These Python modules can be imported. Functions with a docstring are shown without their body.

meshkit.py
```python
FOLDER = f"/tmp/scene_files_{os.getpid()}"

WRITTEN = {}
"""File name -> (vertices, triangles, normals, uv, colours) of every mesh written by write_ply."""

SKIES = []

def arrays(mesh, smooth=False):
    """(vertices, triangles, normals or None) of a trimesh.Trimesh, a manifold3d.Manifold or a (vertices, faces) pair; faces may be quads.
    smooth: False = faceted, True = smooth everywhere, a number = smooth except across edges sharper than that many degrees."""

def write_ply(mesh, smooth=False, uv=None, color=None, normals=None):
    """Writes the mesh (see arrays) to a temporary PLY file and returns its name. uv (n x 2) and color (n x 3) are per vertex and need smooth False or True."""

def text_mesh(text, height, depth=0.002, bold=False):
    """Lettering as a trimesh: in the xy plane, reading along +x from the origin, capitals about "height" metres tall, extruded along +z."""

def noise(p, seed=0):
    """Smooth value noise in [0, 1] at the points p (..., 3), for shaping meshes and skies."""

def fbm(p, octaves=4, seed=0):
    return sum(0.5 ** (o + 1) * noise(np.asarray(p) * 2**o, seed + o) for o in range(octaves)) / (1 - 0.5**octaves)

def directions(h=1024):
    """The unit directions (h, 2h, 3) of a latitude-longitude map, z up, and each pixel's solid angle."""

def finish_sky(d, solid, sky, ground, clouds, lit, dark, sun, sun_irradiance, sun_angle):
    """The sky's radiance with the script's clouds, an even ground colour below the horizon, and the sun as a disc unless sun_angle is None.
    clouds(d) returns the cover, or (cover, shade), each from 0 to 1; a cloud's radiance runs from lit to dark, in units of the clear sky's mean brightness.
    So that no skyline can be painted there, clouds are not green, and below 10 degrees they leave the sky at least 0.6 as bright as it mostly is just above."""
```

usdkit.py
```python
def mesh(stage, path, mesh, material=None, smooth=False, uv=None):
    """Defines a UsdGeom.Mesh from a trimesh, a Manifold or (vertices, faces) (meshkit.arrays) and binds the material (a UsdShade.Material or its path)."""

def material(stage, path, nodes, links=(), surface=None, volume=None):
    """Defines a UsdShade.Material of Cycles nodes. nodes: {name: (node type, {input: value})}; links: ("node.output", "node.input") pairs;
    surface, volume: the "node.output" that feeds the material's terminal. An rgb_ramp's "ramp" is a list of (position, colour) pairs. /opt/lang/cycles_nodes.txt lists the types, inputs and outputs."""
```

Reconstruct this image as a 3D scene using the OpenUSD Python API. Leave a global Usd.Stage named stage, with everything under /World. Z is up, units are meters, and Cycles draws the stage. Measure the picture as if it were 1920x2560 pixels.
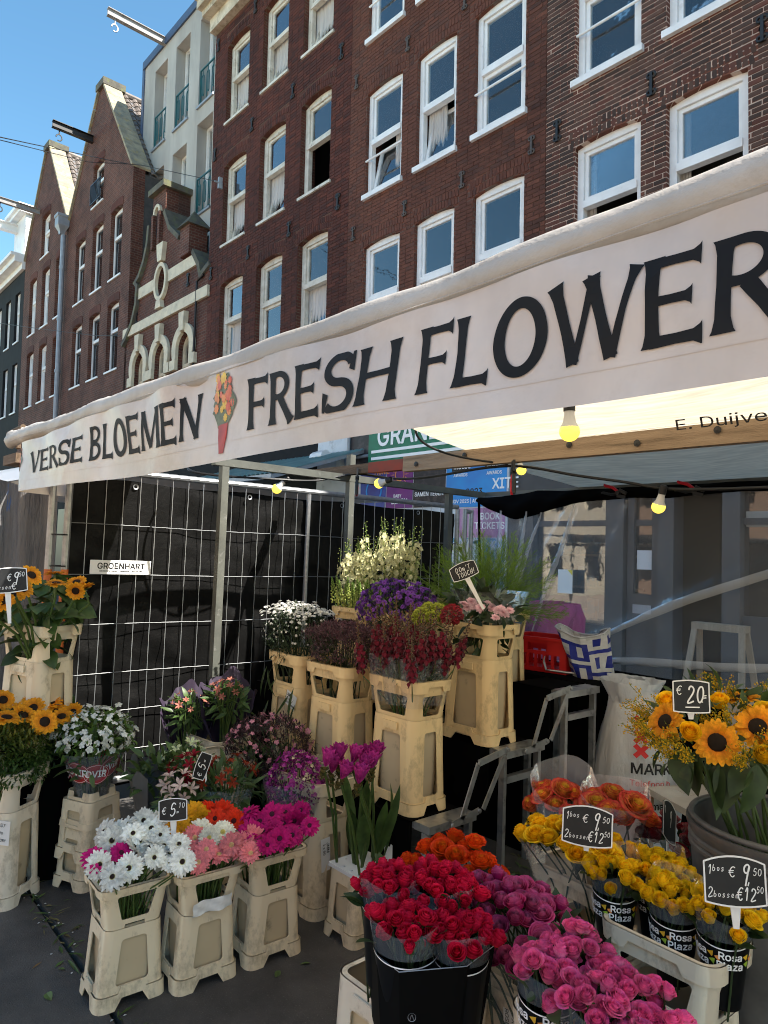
import math, random
import numpy as np, trimesh, usdkit, meshkit
from shapely.geometry import Polygon, LineString, box as sbox, Point
from shapely import affinity
from shapely.ops import unary_union
from pxr import Usd, UsdGeom, UsdLux, UsdShade, Sdf, Gf, Vt

random.seed(7)
RNG = np.random.default_rng(7)
PI = math.pi
stage = Usd.Stage.CreateInMemory()
UsdGeom.SetStageUpAxis(stage, 'Z')
UsdGeom.Xform.Define(stage, '/World')
UsdGeom.Scope.Define(stage, '/World/Looks')

# ------------------------------------------------------------------ camera
PITCH, YAW, ROLL, FPX, CH = math.radians(3.517), math.radians(41.47), math.radians(2.075), 1778.0, 1.55
FW = np.array([-math.cos(YAW) * math.cos(PITCH), math.sin(YAW) * math.cos(PITCH), math.sin(PITCH)])
_r = np.cross(FW, [0, 0, 1.0]); _r /= np.linalg.norm(_r)
_u = np.cross(_r, FW)
RT = math.cos(ROLL) * _r + math.sin(ROLL) * _u
UP = math.cos(ROLL) * _u - math.sin(ROLL) * _r
EYE = np.array([0.0, 0.0, CH])
cam = UsdGeom.Camera.Define(stage, '/World/camera')
cam.CreateHorizontalApertureAttr(36.0)
cam.CreateFocalLengthAttr(36.0 * FPX / 1920.0)
cam.CreateClippingRangeAttr(Gf.Vec2f(0.05, 2000.0))
cam.CreateExposureAttr(1.58)
_m = np.eye(4); _m[0, :3] = RT; _m[1, :3] = UP; _m[2, :3] = -FW; _m[3, :3] = EYE
UsdGeom.Xformable(cam).AddTransformOp().Set(Gf.Matrix4d(*_m.ravel().tolist()))

# ------------------------------------------------------------------ sky and sun
SUN_EL, SUN_AZ = math.radians(50.0), math.radians(29.0)          # azimuth from +x towards +y
SUN = np.array([math.cos(SUN_EL) * math.cos(SUN_AZ), math.cos(SUN_EL) * math.sin(SUN_AZ), math.sin(SUN_EL)])
usdkit.material(stage, '/World/Looks/sky', {
    'sky': ('sky_texture', {'sky_type': 'single_scattering', 'sun_disc': False, 'sun_elevation': SUN_EL,
                            'sun_rotation': math.atan2(SUN[0], SUN[1]), 'air_density': 1.0, 'aerosol_density': 0.5, 'ozone_density': 2.0}),
    'hs': ('hsv', {'saturation': 1.22, 'value': 0.84}), 'tn': ('mix', {'mix_type': 'multiply', 'fac': 1.0, 'color2': (1.0, 0.96, 0.77)}), 'bg': ('background_shader', {'strength': 0.15})}, [('sky.color', 'hs.color'), ('hs.color', 'tn.color1'), ('tn.color', 'bg.color')], surface='bg.background')
dome = UsdLux.DomeLight.Define(stage, '/World/sky')
dome.GetPrim().SetCustomDataByKey('kind', 'structure')
UsdShade.MaterialBindingAPI.Apply(dome.GetPrim()).Bind(UsdShade.Material.Get(stage, '/World/Looks/sky'))
sun = UsdLux.DistantLight.Define(stage, '/World/sun')
sun.CreateNormalizeAttr(True); sun.CreateIntensityAttr(1.25); sun.CreateAngleAttr(0.53); sun.CreateColorAttr(Gf.Vec3f(1.0, 0.94, 0.85))
_z = SUN; _x = np.cross([0, 0, 1.0], _z); _x /= np.linalg.norm(_x); _y = np.cross(_z, _x)
_m = np.eye(4); _m[0, :3] = _x; _m[1, :3] = _y; _m[2, :3] = _z
UsdGeom.Xformable(sun).AddTransformOp().Set(Gf.Matrix4d(*_m.ravel().tolist()))

# ------------------------------------------------------------------ pixel -> point (photograph pixels)
def ray(px, py): return FW + RT * (px - 960) / FPX + UP * (1280 - py) / FPX
def onz(px, py, z=0.0): d = ray(px, py); return EYE + d * (z - CH) / d[2]
def ony(px, py, y): d = ray(px, py); return EYE + d * y / d[1]
def onx(px, py, x): d = ray(px, py); return EYE + d * x / d[0]
def ath(px, py, h): d = ray(px, py); return EYE + d * (h / math.hypot(d[0], d[1]))     # at horizontal distance h

# ------------------------------------------------------------------ scene helpers
_taken = {}
def numbered(parent, name):
    k = (parent, name); n = _taken.get(k, 0); _taken[k] = n + 1
    return f'{parent}/{name}' if n == 0 else f'{parent}/{name}_{n:03d}'
def pth(parent):
    if parent is None: return '/World'
    return parent if isinstance(parent, str) else str(parent.GetPath())
def tag(p, label=None, cat=None, group=None, kind=None):
    for k, v in (('label', label), ('category', cat), ('group', group), ('kind', kind)):
        if v: p.SetCustomDataByKey(k, v)
    return p
def mat4(loc=(0, 0, 0), R=None, s=1.0):
    m = np.eye(4)
    R = np.eye(3) if R is None else np.asarray(R)
    m[:3, :3] = (R * s).T
    m[3, :3] = loc
    return Gf.Matrix4d(*m.ravel().tolist())
def rotz(a): c, s = math.cos(a), math.sin(a); return np.array([[c, -s, 0], [s, c, 0], [0, 0, 1.0]])
def rotx(a): c, s = math.cos(a), math.sin(a); return np.array([[1.0, 0, 0], [0, c, -s], [0, s, c]])
def roty(a): c, s = math.cos(a), math.sin(a); return np.array([[c, 0, s], [0, 1.0, 0], [-s, 0, c]])
def align(n, spin=0.0):
    """rotation taking +z to n"""
    n = np.asarray(n, float); n = n / np.linalg.norm(n)
    a = np.array([1.0, 0, 0]) if abs(n[0]) < 0.9 else np.array([0, 1.0, 0])
    x = np.cross(a, n); x /= np.linalg.norm(x); y = np.cross(n, x)
    return np.stack([x, y, n], 1) @ rotz(spin)
def thing(name, label, cat, loc=(0, 0, 0), R=None, s=1.0, group=None, kind=None):
    x = UsdGeom.Xform.Define(stage, numbered('/World', name))
    x.AddTransformOp().Set(mat4(loc, R, s))
    return tag(x.GetPrim(), label, cat, group, kind)
def copy_of(root, loc, R=None, s=1.0, label=None, group=None):
    was = root.GetCustomData(); name = root.GetName()
    base = name.rsplit('_', 1)[0] if name[-3:].isdigit() else name
    x = UsdGeom.Xform.Define(stage, numbered('/World', base))
    p = x.GetPrim()
    p.GetReferences().AddInternalReference(root.GetPath()); p.SetInstanceable(True)
    x.ClearXformOpOrder()
    op = x.GetOrderedXformOps()
    x.MakeMatrixXform().Set(mat4(loc, R, s))
    return tag(p, label or was.get('label'), was.get('category'), group or was.get('group'))
_cm = {}
def proto(V, F, smooth=False, col=None):
    """arrays that many prims share"""
    if col is not None or smooth is True or smooth is False:
        v, f, n = meshkit.arrays((V, F), smooth)
    else:
        v, f, n = meshkit.arrays((V, F), smooth)
    d = dict(p=Vt.Vec3fArray.FromNumpy(np.ascontiguousarray(v, np.float32)), c=Vt.IntArray.FromNumpy(np.full(len(f), 3, np.int32)),
             i=Vt.IntArray.FromNumpy(np.ascontiguousarray(f, np.int32).ravel()),
             n=None if n is None else Vt.Vec3fArray.FromNumpy(np.ascontiguousarray(n, np.float32)),
             col=None if col is None else Vt.Vec3fArray.FromNumpy(np.ascontiguousarray(col, np.float32)))
    return d
def put(name, P, m, parent=None, M=None, label=None, cat=None, group=None, kind=None):
    g = UsdGeom.Mesh.Define(stage, numbered(pth(parent), name))
    g.CreatePointsAttr(P['p']); g.CreateFaceVertexCountsAttr(P['c']); g.CreateFaceVertexIndicesAttr(P['i'])
    g.CreateSubdivisionSchemeAttr('none')
    if P['n'] is not None:
        g.CreateNormalsAttr(P['n']); g.SetNormalsInterpolation('vertex')
    if P['col'] is not None:
        UsdGeom.PrimvarsAPI(g).CreatePrimvar('col', Sdf.ValueTypeNames.Color3fArray, 'vertex').Set(P['col'])
    if M is not None: g.AddTransformOp().Set(M)
    if m is not None: UsdShade.MaterialBindingAPI.Apply(g.GetPrim()).Bind(m)
    return tag(g.GetPrim(), label, cat, group, kind)

class MB:
    """collects shapes into one mesh"""
    def __init__(s): s.V, s.F, s.C, s.n = [], [], [], 0
    def add(s, V, F, col=None):
        V = np.asarray(V, float); F = np.asarray(F, int)
        if F.shape[1] == 4: F = np.vstack([F[:, [0, 1, 2]], F[:, [0, 2, 3]]])
        s.V.append(V); s.F.append(F + s.n); s.n += len(V)
        if col is not None: s.C.append(np.broadcast_to(np.asarray(col, float), (len(V), 3)))
        return s
    def box(s, lo, hi, R=None, o=None, col=None):
        lo, hi = np.asarray(lo, float), np.asarray(hi, float)
        V = np.array([[x, y, z] for x in (lo[0], hi[0]) for y in (lo[1], hi[1]) for z in (lo[2], hi[2])])
        if R is not None: V = V @ np.asarray(R).T
        if o is not None: V = V + np.asarray(o)
        return s.add(V, [[0, 1, 3, 2], [4, 6, 7, 5], [0, 4, 5, 1], [2, 3, 7, 6], [0, 2, 6, 4], [1, 5, 7, 3]], col)
    def bar(s, a, b, w, h, up=(0, 0, 1), col=None):
        a, b = np.asarray(a, float), np.asarray(b, float); t = b - a; L = np.linalg.norm(t); t /= L
        x = np.cross(up, t); x /= np.linalg.norm(x); y = np.cross(t, x)
        return s.box((-w / 2, -h / 2, 0), (w / 2, h / 2, L), np.stack([x, y, t], 1), a, col)
    def tube(s, pts, rad, n=8, cap=True, col=None):
        p = np.asarray(pts, float); rad = np.broadcast_to(np.asarray(rad, float), (len(p),))
        t = np.gradient(p, axis=0); t /= np.linalg.norm(t, axis=1, keepdims=True) + 1e-12
        a = np.cross(t, np.where(np.abs(t[:, 2:]) < 0.9, [0, 0, 1.0], [1.0, 0, 0])); a /= np.linalg.norm(a, axis=1, keepdims=True) + 1e-12
        for i in range(1, len(a)):
            q = a[i - 1] - t[i] * (a[i - 1] @ t[i]); a[i] = q / (np.linalg.norm(q) + 1e-12)
        b = np.cross(t, a); g = np.arange(n) * 2 * PI / n
        V = (p[:, None] + rad[:, None, None] * (np.cos(g)[None, :, None] * a[:, None] + np.sin(g)[None, :, None] * b[:, None])).reshape(-1, 3)
        i, j = np.meshgrid(np.arange(len(p) - 1), np.arange(n), indexing='ij')
        Q = np.stack([i * n + j, i * n + (j + 1) % n, (i + 1) * n + (j + 1) % n, (i + 1) * n + j], -1).reshape(-1, 4)
        F = np.vstack([Q[:, [0, 1, 2]], Q[:, [0, 2, 3]]])
        if cap:
            k = np.arange(1, n - 1); e = (len(p) - 1) * n
            F = np.vstack([F, np.stack([0 * k, k + 1, k], 1), np.stack([e + 0 * k, e + k, e + k + 1], 1)])
        return s.add(V, F, col)
    def lathe(s, prof, n=16, o=(0, 0, 0), R=None, col=None):
        p = np.asarray(prof, float); g = np.arange(n) * 2 * PI / n
        V = np.stack([p[:, None, 0] * np.cos(g), p[:, None, 0] * np.sin(g), np.broadcast_to(p[:, None, 1], (len(p), n))], -1).reshape(-1, 3)
        if R is not None: V = V @ np.asarray(R).T
        V = V + np.asarray(o)
        i, j = np.meshgrid(np.arange(len(p) - 1), np.arange(n), indexing='ij')
        return s.add(V, np.stack([i * n + j, i * n + (j + 1) % n, (i + 1) * n + (j + 1) % n, (i + 1) * n + j], -1).reshape(-1, 4), col)
    def grid(s, G, col=None, flip=False):
        G = np.asarray(G, float); a, b = G.shape[:2]
        i, j = np.meshgrid(np.arange(a - 1), np.arange(b - 1), indexing='ij')
        Q = np.stack([i * b + j, i * b + j + 1, (i + 1) * b + j + 1, (i + 1) * b + j], -1).reshape(-1, 4)
        if flip: Q = Q[:, ::-1]
        return s.add(G.reshape(-1, 3), Q, None if col is None else np.asarray(col, float).reshape(-1, 3))
    def poly(s, shape, d0, d1, f, col=None):
        """a shapely shape extruded from d0 to d1; f maps (u, v, d) arrays to points"""
        for g in getattr(shape, 'geoms', [shape]):
            if g.is_empty or g.area < 1e-9: continue
            m = trimesh.creation.extrude_polygon(g, 1.0, engine='earcut')
            v = np.asarray(m.vertices)
            s.add(f(v[:, 0], v[:, 1], d0 + (d1 - d0) * v[:, 2]), m.faces, col)
        return s
    def map(s, f): s.V = [f(v) for v in s.V]; return s
    def arrays(s): return np.vstack(s.V), np.vstack(s.F)
    def P(s, smooth=False):
        V, F = s.arrays()
        return proto(V, F, smooth, np.vstack(s.C) if s.C else None)
    def build(s, name, m, parent=None, smooth=False, **k):
        return put(name, s.P(smooth), m, parent, **k)
XZ = lambda u, v, d: np.stack([u, -d, v], -1)       # a shape drawn in the x-z plane, thickness towards -y

# ------------------------------------------------------------------ materials
LOOK = {}
def mat(name, c1, c2=None, scale=6.0, rough=0.6, bump=0.0, bscale=40.0, spec=0.4, metal=0.0, translucent=0.0, detail=4.0, ramp=(0.35, 0.65), rrough=None, dirt=None, emit=0.0, sheen=0.0, coat=0.0, stretch=None, obj=False, attr=False, var=0.0, alpha=None, isl=0.0, stain=None):
    N, L = {}, []
    N['p'] = ('principled_bsdf', {'roughness': rough, 'specular_ior_level': spec, 'metallic': metal, 'base_color': c1, 'sheen_weight': sheen, 'coat_weight': coat})
    N['geo'] = ('texture_coordinate', {}) if obj else ('geometry', {})
    pos = 'geo.object' if obj else 'geo.position'
    if stretch:
        N['mp'] = ('mapping', {'scale': stretch}); L.append((pos, 'mp.vector')); pos = 'mp.vector'
    last = None
    if attr:
        N['at'] = ('attribute', {'attribute': 'col'}); last = 'at.color'
    if c2 is not None:
        N['n'] = ('noise_texture', {'scale': scale, 'detail': detail, 'roughness': 0.6}); L.append((pos, 'n.vector'))
        if attr:
            N['r'] = ('rgb_ramp', {'ramp': [(ramp[0], c1), (ramp[1], c2)]}); L.append(('n.fac', 'r.fac'))
            N['mx'] = ('mix', {'mix_type': 'multiply', 'fac': 1.0}); L += [(last, 'mx.color1'), ('r.color', 'mx.color2')]; last = 'mx.color'
        else:
            N['r'] = ('rgb_ramp', {'ramp': [(ramp[0], c1), (ramp[1], c2)]}); L.append(('n.fac', 'r.fac')); last = 'r.color'
    if dirt:
        dc, dscale, d0, d1 = dirt
        N['dn'] = ('noise_texture', {'scale': dscale, 'detail': 8.0, 'roughness': 0.72}); L.append((pos, 'dn.vector'))
        N['dr'] = ('map_range', {'from_min': d0, 'from_max': d1, 'to_min': 0.0, 'to_max': 0.85, 'clamp': True}); L.append(('dn.fac', 'dr.value'))
        N['dm'] = ('mix', {'mix_type': 'mix', 'color2': dc}); L.append(('dr.result', 'dm.fac'))
        if last: L.append((last, 'dm.color1'))
        else: N['dm'][1]['color1'] = c1
        last = 'dm.color'
    if var:
        N['oi'] = ('object_info', {}); N['vr'] = ('map_range', {'to_min': 1.0 - var, 'to_max': 1.0 + var}); L.append(('oi.random', 'vr.value'))
        N['hs'] = ('hsv', {}); L.append(('vr.result', 'hs.value'))
        if last: L.append((last, 'hs.color'))
        else: N['hs'][1]['color'] = c1
        last = 'hs.color'
    if isl:
        N['ig'] = ('geometry', {}); N['ir'] = ('map_range', {'to_min': 1.0 - isl, 'to_max': 1.0 + isl}); N['ih'] = ('hsv', {}); L += [('ig.random_per_island', 'ir.value'), ('ir.result', 'ih.value'), (last, 'ih.color')]; last = 'ih.color'
    if stain:
        N['sg'] = ('geometry', {}); N['sm'] = ('mapping', {'scale': (1, 1, 0.45)}); N['sn'] = ('noise_texture', {'scale': stain[0], 'detail': 7.0, 'roughness': 0.65}); N['sr'] = ('rgb_ramp', {'ramp': [(0.3, stain[1]), (0.68, stain[2])]}); N['sx'] = ('mix', {'mix_type': 'multiply', 'fac': 1.0})
        L += [('sg.position', 'sm.vector'), ('sm.vector', 'sn.vector'), ('sn.fac', 'sr.fac'), (last, 'sx.color1'), ('sr.color', 'sx.color2')]; last = 'sx.color'
    if last: L.append((last, 'p.base_color'))
    if bump:
        N['bn'] = ('noise_texture', {'scale': bscale, 'detail': 5.0, 'roughness': 0.65}); L.append((pos, 'bn.vector'))
        N['b'] = ('bump', {'strength': 1.0, 'distance': bump}); L += [('bn.fac', 'b.height'), ('b.normal', 'p.normal')]
    if rrough:
        N['rn'] = ('noise_texture', {'scale': scale * 1.7, 'detail': 5.0}); L.append((pos, 'rn.vector'))
        N['rr'] = ('map_range', {'from_min': 0.3, 'from_max': 0.7, 'to_min': rrough[0], 'to_max': rrough[1], 'clamp': True}); L += [('rn.fac', 'rr.value'), ('rr.result', 'p.roughness')]
    if emit:
        N['p'][1]['emission_strength'] = emit; N['p'][1]['emission_color'] = c1
    out = 'p.BSDF'
    if translucent:
        N['t'] = ('translucent_bsdf', {'color': c1}); N['mc'] = ('mix_closure', {'fac': translucent}); L += [('p.BSDF', 'mc.closure1'), ('t.BSDF', 'mc.closure2')]
        if last: L.append((last, 't.color'))
        out = 'mc.closure'
    if alpha is not None:
        N['tr'] = ('transparent_bsdf', {}); N['ma'] = ('mix_closure', {'fac': alpha}); L += [('tr.BSDF', 'ma.closure1'), (out, 'ma.closure2')]
        out = 'ma.closure'
    LOOK[name] = usdkit.material(stage, f'/World/Looks/{name}', N, L, surface=out)
    return LOOK[name]
def clear_film(name, tint=(0.95, 0.96, 0.97), rough=0.12, milk=0.1, bump=0.004, bscale=14.0, gloss=0.5, stretch=(1, 1, 1)):
    """clear plastic film or glass: mostly transparent, with a glossy and a milky share"""
    N = {'geo': ('geometry', {}), 'mp': ('mapping', {'scale': stretch}), 'n': ('noise_texture', {'scale': bscale, 'detail': 4.0}), 'b': ('bump', {'distance': bump}),
         't': ('transparent_bsdf', {'color': tint}), 'g': ('glossy_bsdf', {'color': (1, 1, 1), 'roughness': rough}), 'd': ('diffuse_bsdf', {'color': (0.75, 0.76, 0.78)}),
         'f': ('fresnel', {'IOR': 1.45}), 'fm': ('math', {'math_type': 'multiply', 'value2': gloss * 2}),
         'm1': ('mix_closure', {'fac': milk}), 'm2': ('mix_closure', {})}
    L = [('geo.position', 'mp.vector'), ('mp.vector', 'n.vector'), ('n.fac', 'b.height'), ('b.normal', 'g.normal'), ('f.fac', 'fm.value1'),
         ('t.BSDF', 'm1.closure1'), ('d.BSDF', 'm1.closure2'), ('fm.value', 'm2.fac'), ('m1.closure', 'm2.closure1'), ('g.BSDF', 'm2.closure2')]
    LOOK[name] = usdkit.material(stage, f'/World/Looks/{name}', N, L, surface='m2.closure')
    return LOOK[name]
def brick_look(name, c1, c2, mortar, bw=0.215, rh=0.062, ms=0.008):
    """brickwork by material, for walls too far away to tell the bricks apart and for the reveals"""
    N = {'geo': ('geometry', {}), 's': ('separate_xyz', {}), 'a': ('math', {'math_type': 'add'}), 'c': ('combine_xyz', {}),
         'b': ('brick_texture', {'color1': c1, 'color2': c2, 'mortar': mortar, 'scale': 1.0, 'mortar_size': ms, 'mortar_smooth': 0.3, 'brick_width': bw, 'row_height': rh, 'bias': 0.0}),
         'n': ('noise_texture', {'scale': 1.3, 'detail': 6.0, 'roughness': 0.7}), 'r': ('rgb_ramp', {'ramp': [(0.3, (0.55, 0.5, 0.5)), (0.7, (1.25, 1.15, 1.1))]}),
         'm': ('mix', {'mix_type': 'multiply', 'fac': 1.0}), 'bp': ('bump', {'distance': 0.006, 'invert': True}), 'p': ('principled_bsdf', {'roughness': 0.85, 'specular_ior_level': 0.2})}
    L = [('geo.position', 's.vector'), ('s.x', 'a.value1'), ('s.y', 'a.value2'), ('a.value', 'c.x'), ('s.z', 'c.y'), ('c.vector', 'b.vector'), ('geo.position', 'n.vector'), ('n.fac', 'r.fac'),
         ('b.color', 'm.color1'), ('r.color', 'm.color2'), ('m.color', 'p.base_color'), ('b.fac', 'bp.height'), ('bp.normal', 'p.normal')]
    LOOK[name] = usdkit.material(stage, f'/World/Looks/{name}', N, L, surface='p.BSDF')
    return LOOK[name]
# ------------------------------------------------------------------ looks of the street
brick_look('brick_dark_red', (0.11, 0.04, 0.027), (0.08, 0.032, 0.024), (0.12, 0.09, 0.07))
brick_look('brick_brown_red', (0.15, 0.058, 0.038), (0.11, 0.045, 0.032), (0.13, 0.1, 0.085))
brick_look('brick_brown', (0.15, 0.062, 0.042), (0.115, 0.05, 0.036), (0.52, 0.43, 0.36))
brick_look('brick_gable', (0.125, 0.05, 0.035), (0.085, 0.038, 0.03), (0.15, 0.115, 0.095), bw=0.2, rh=0.07)
brick_look('brick_gable_old', (0.10, 0.052, 0.04), (0.07, 0.038, 0.032), (0.1, 0.08, 0.07), bw=0.2, rh=0.07)
for i, (a, b) in enumerate([((0.105, 0.03, 0.02), (0.075, 0.024, 0.018)), ((0.13, 0.036, 0.022), (0.1, 0.03, 0.02)), ((0.085, 0.028, 0.021), (0.06, 0.022, 0.018))]):
    mat(f'brick_red_{i}', a, b, scale=9, rough=0.82, bump=0.003, bscale=60, spec=0.25, isl=0.3, var=0.22, stain=(0.7, (0.62, 0.6, 0.6), (1.25, 1.2, 1.15)))
for i, (a, b) in enumerate([((0.15, 0.056, 0.036), (0.11, 0.042, 0.03)), ((0.175, 0.066, 0.042), (0.13, 0.05, 0.034)), ((0.115, 0.05, 0.036), (0.085, 0.038, 0.03))]):
    mat(f'brick_tan_{i}', a, b, scale=9, rough=0.85, bump=0.003, bscale=60, spec=0.25, isl=0.3, var=0.22, stain=(0.7, (0.62, 0.6, 0.6), (1.25, 1.2, 1.15)))
for i, (a, b) in enumerate([((0.115, 0.066, 0.05), (0.085, 0.052, 0.042)), ((0.095, 0.062, 0.05), (0.072, 0.05, 0.042)), ((0.16, 0.066, 0.048), (0.125, 0.055, 0.042))]):
    mat(f'brick_fox_{i}', a, b, scale=9, rough=0.85, bump=0.003, bscale=60, spec=0.25, isl=0.3, var=0.22, stain=(0.7, (0.62, 0.6, 0.6), (1.25, 1.2, 1.15)))
mat('old_paint', (0.66, 0.64, 0.57), (0.5, 0.47, 0.4), scale=5, rough=0.55, bump=0.002, bscale=50, dirt=((0.22, 0.19, 0.15), 9, 0.58, 0.66))
mat('white_paint', (0.78, 0.79, 0.79), (0.68, 0.69, 0.69), scale=3, rough=0.4, dirt=((0.4, 0.4, 0.38), 6, 0.6, 0.85))
mat('cream_stone', (0.64, 0.57, 0.42), (0.5, 0.45, 0.34), scale=4, rough=0.75, bump=0.003, dirt=((0.3, 0.27, 0.2), 5, 0.56, 0.75))
mat('cornice_stone', (0.62, 0.57, 0.47), (0.42, 0.37, 0.28), scale=3, rough=0.8, bump=0.008, bscale=14, dirt=((0.18, 0.15, 0.1), 4, 0.5, 0.68))
mat('plaster_grey', (0.42, 0.41, 0.385), (0.33, 0.32, 0.30), scale=1.2, rough=0.9, bump=0.003, bscale=30, dirt=((0.26, 0.26, 0.25), 1.1, 0.52, 0.8), stretch=(1, 1, 0.35))
mat('black_paint', (0.012, 0.013, 0.015), (0.018, 0.019, 0.021), scale=4, rough=0.8, spec=0.12)
mat('slate_blue', (0.06, 0.09, 0.16), (0.05, 0.075, 0.13), rough=0.5)
mat('lichen_stone', (0.36, 0.31, 0.21), (0.2, 0.18, 0.14), scale=4, rough=0.9, bump=0.012, bscale=16, dirt=((0.36, 0.27, 0.1), 5, 0.54, 0.66))
mat('mossy_stone', (0.12, 0.11, 0.085), (0.07, 0.065, 0.055), scale=4, rough=0.9, bump=0.01, bscale=16, dirt=((0.13, 0.14, 0.06), 5, 0.5, 0.66))
mat('roof_tile', (0.19, 0.155, 0.13), (0.12, 0.1, 0.088), scale=3, rough=0.6, bump=0.003, dirt=((0.07, 0.065, 0.055), 4, 0.52, 0.75), var=0.25)
mat('iron_black', (0.01, 0.009, 0.009), (0.016, 0.014, 0.013), scale=20, rough=0.5, spec=0.5)
mat('iron_weathered', (0.09, 0.07, 0.06), (0.05, 0.042, 0.04), scale=20, rough=0.6)
mat('teal_iron', (0.015, 0.11, 0.12), (0.012, 0.085, 0.1), rough=0.4)
mat('zinc_pipe', (0.33, 0.35, 0.38), (0.26, 0.28, 0.31), scale=6, rough=0.45, metal=0.4)
mat('black_frame', (0.02, 0.02, 0.022), rough=0.35)
mat('room_dark', (0.07, 0.068, 0.065), (0.05, 0.05, 0.05), rough=0.9)
mat('room_light', (0.3, 0.29, 0.26), (0.24, 0.23, 0.21), scale=1, rough=0.9)
mat('curtain', (0.86, 0.86, 0.84), (0.72, 0.73, 0.73), scale=8, rough=0.9, stretch=(6, 6, 0.3), translucent=0.35)
mat('raw_wood', (0.42, 0.3, 0.2), (0.33, 0.23, 0.15), scale=5, rough=0.7, stretch=(8, 8, 0.8))
clear_film('window_glass', tint=(0.86, 0.9, 0.92), rough=0.01, milk=0.01, bump=0.0015, bscale=2.5, gloss=1.4)
mat('old_flashing', (0.12, 0.125, 0.13), (0.09, 0.09, 0.1), rough=0.6)

clear_film('window_glass_wavy', tint=(0.8, 0.85, 0.86), rough=0.015, milk=0.02, bump=0.006, bscale=1.6, gloss=1.2)
clear_film('window_glass_dark', tint=(0.62, 0.68, 0.72), rough=0.01, milk=0.008, bump=0.002, bscale=3.0, gloss=1.7)
_np = [0]
def glass_look():
    _np[0] += 1; return LOOK[('window_glass', 'window_glass_wavy', 'window_glass_dark', 'window_glass_wavy', 'window_glass')[(_np[0] * 7) % 5]]
Y0, LEAN = 7.6, 0.02
def fy(z): return Y0 - LEAN * (np.asarray(z, float) - 5.0)
def FAC(v): v = np.array(v, float); v[:, 1] += fy(v[:, 2]); return v
GL = []
def arch(x0, x1, z0, z1, rise, n=9):
    """opening with a segmental top: z1 at the jambs, z1 + rise in the middle"""
    if rise <= 0: return sbox(x0, z0, x1, z1)
    xs = np.linspace(x1, x0, n)
    return Polygon([(x0, z0), (x1, z0)] + [(x, z1 + rise * (1 - ((x - (x0 + x1) / 2) / ((x1 - x0) / 2)) ** 2)) for x in xs])

def front(root, outline, openings, m, thick=0.35, name='wall'):
    b = MB(); b.poly(outline.difference(unary_union(openings)) if openings else outline, -thick, 0.0, XZ); b.map(FAC)
    return b.build(name, m, root)
def body(root, x0, x1, z1, depth=9.0, m='room_dark', z0=3.6):
    """back, side walls, floor and roof slab that close the house behind its front"""
    b = MB()
    b.box((x0, depth - 0.2, z0), (x1, depth, z1)); b.box((x0, 0.36, z0), (x0 + 0.15, depth - 0.2, z1)); b.box((x1 - 0.15, 0.36, z0), (x1, depth - 0.2, z1))
    b.box((x0 + 0.15, 0.36, z1 - 0.25), (x1 - 0.15, depth - 0.2, z1)); b.box((x0 + 0.15, 0.36, z0), (x1 - 0.15, depth - 0.2, z0 + 0.2))
    b.box((x0 + 0.15, 2.6, z0 + 0.2), (x1 - 0.15, 2.75, z1 - 0.25))
    b.map(FAC); return b.build('outer_shell', LOOK[m], root)

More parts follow.
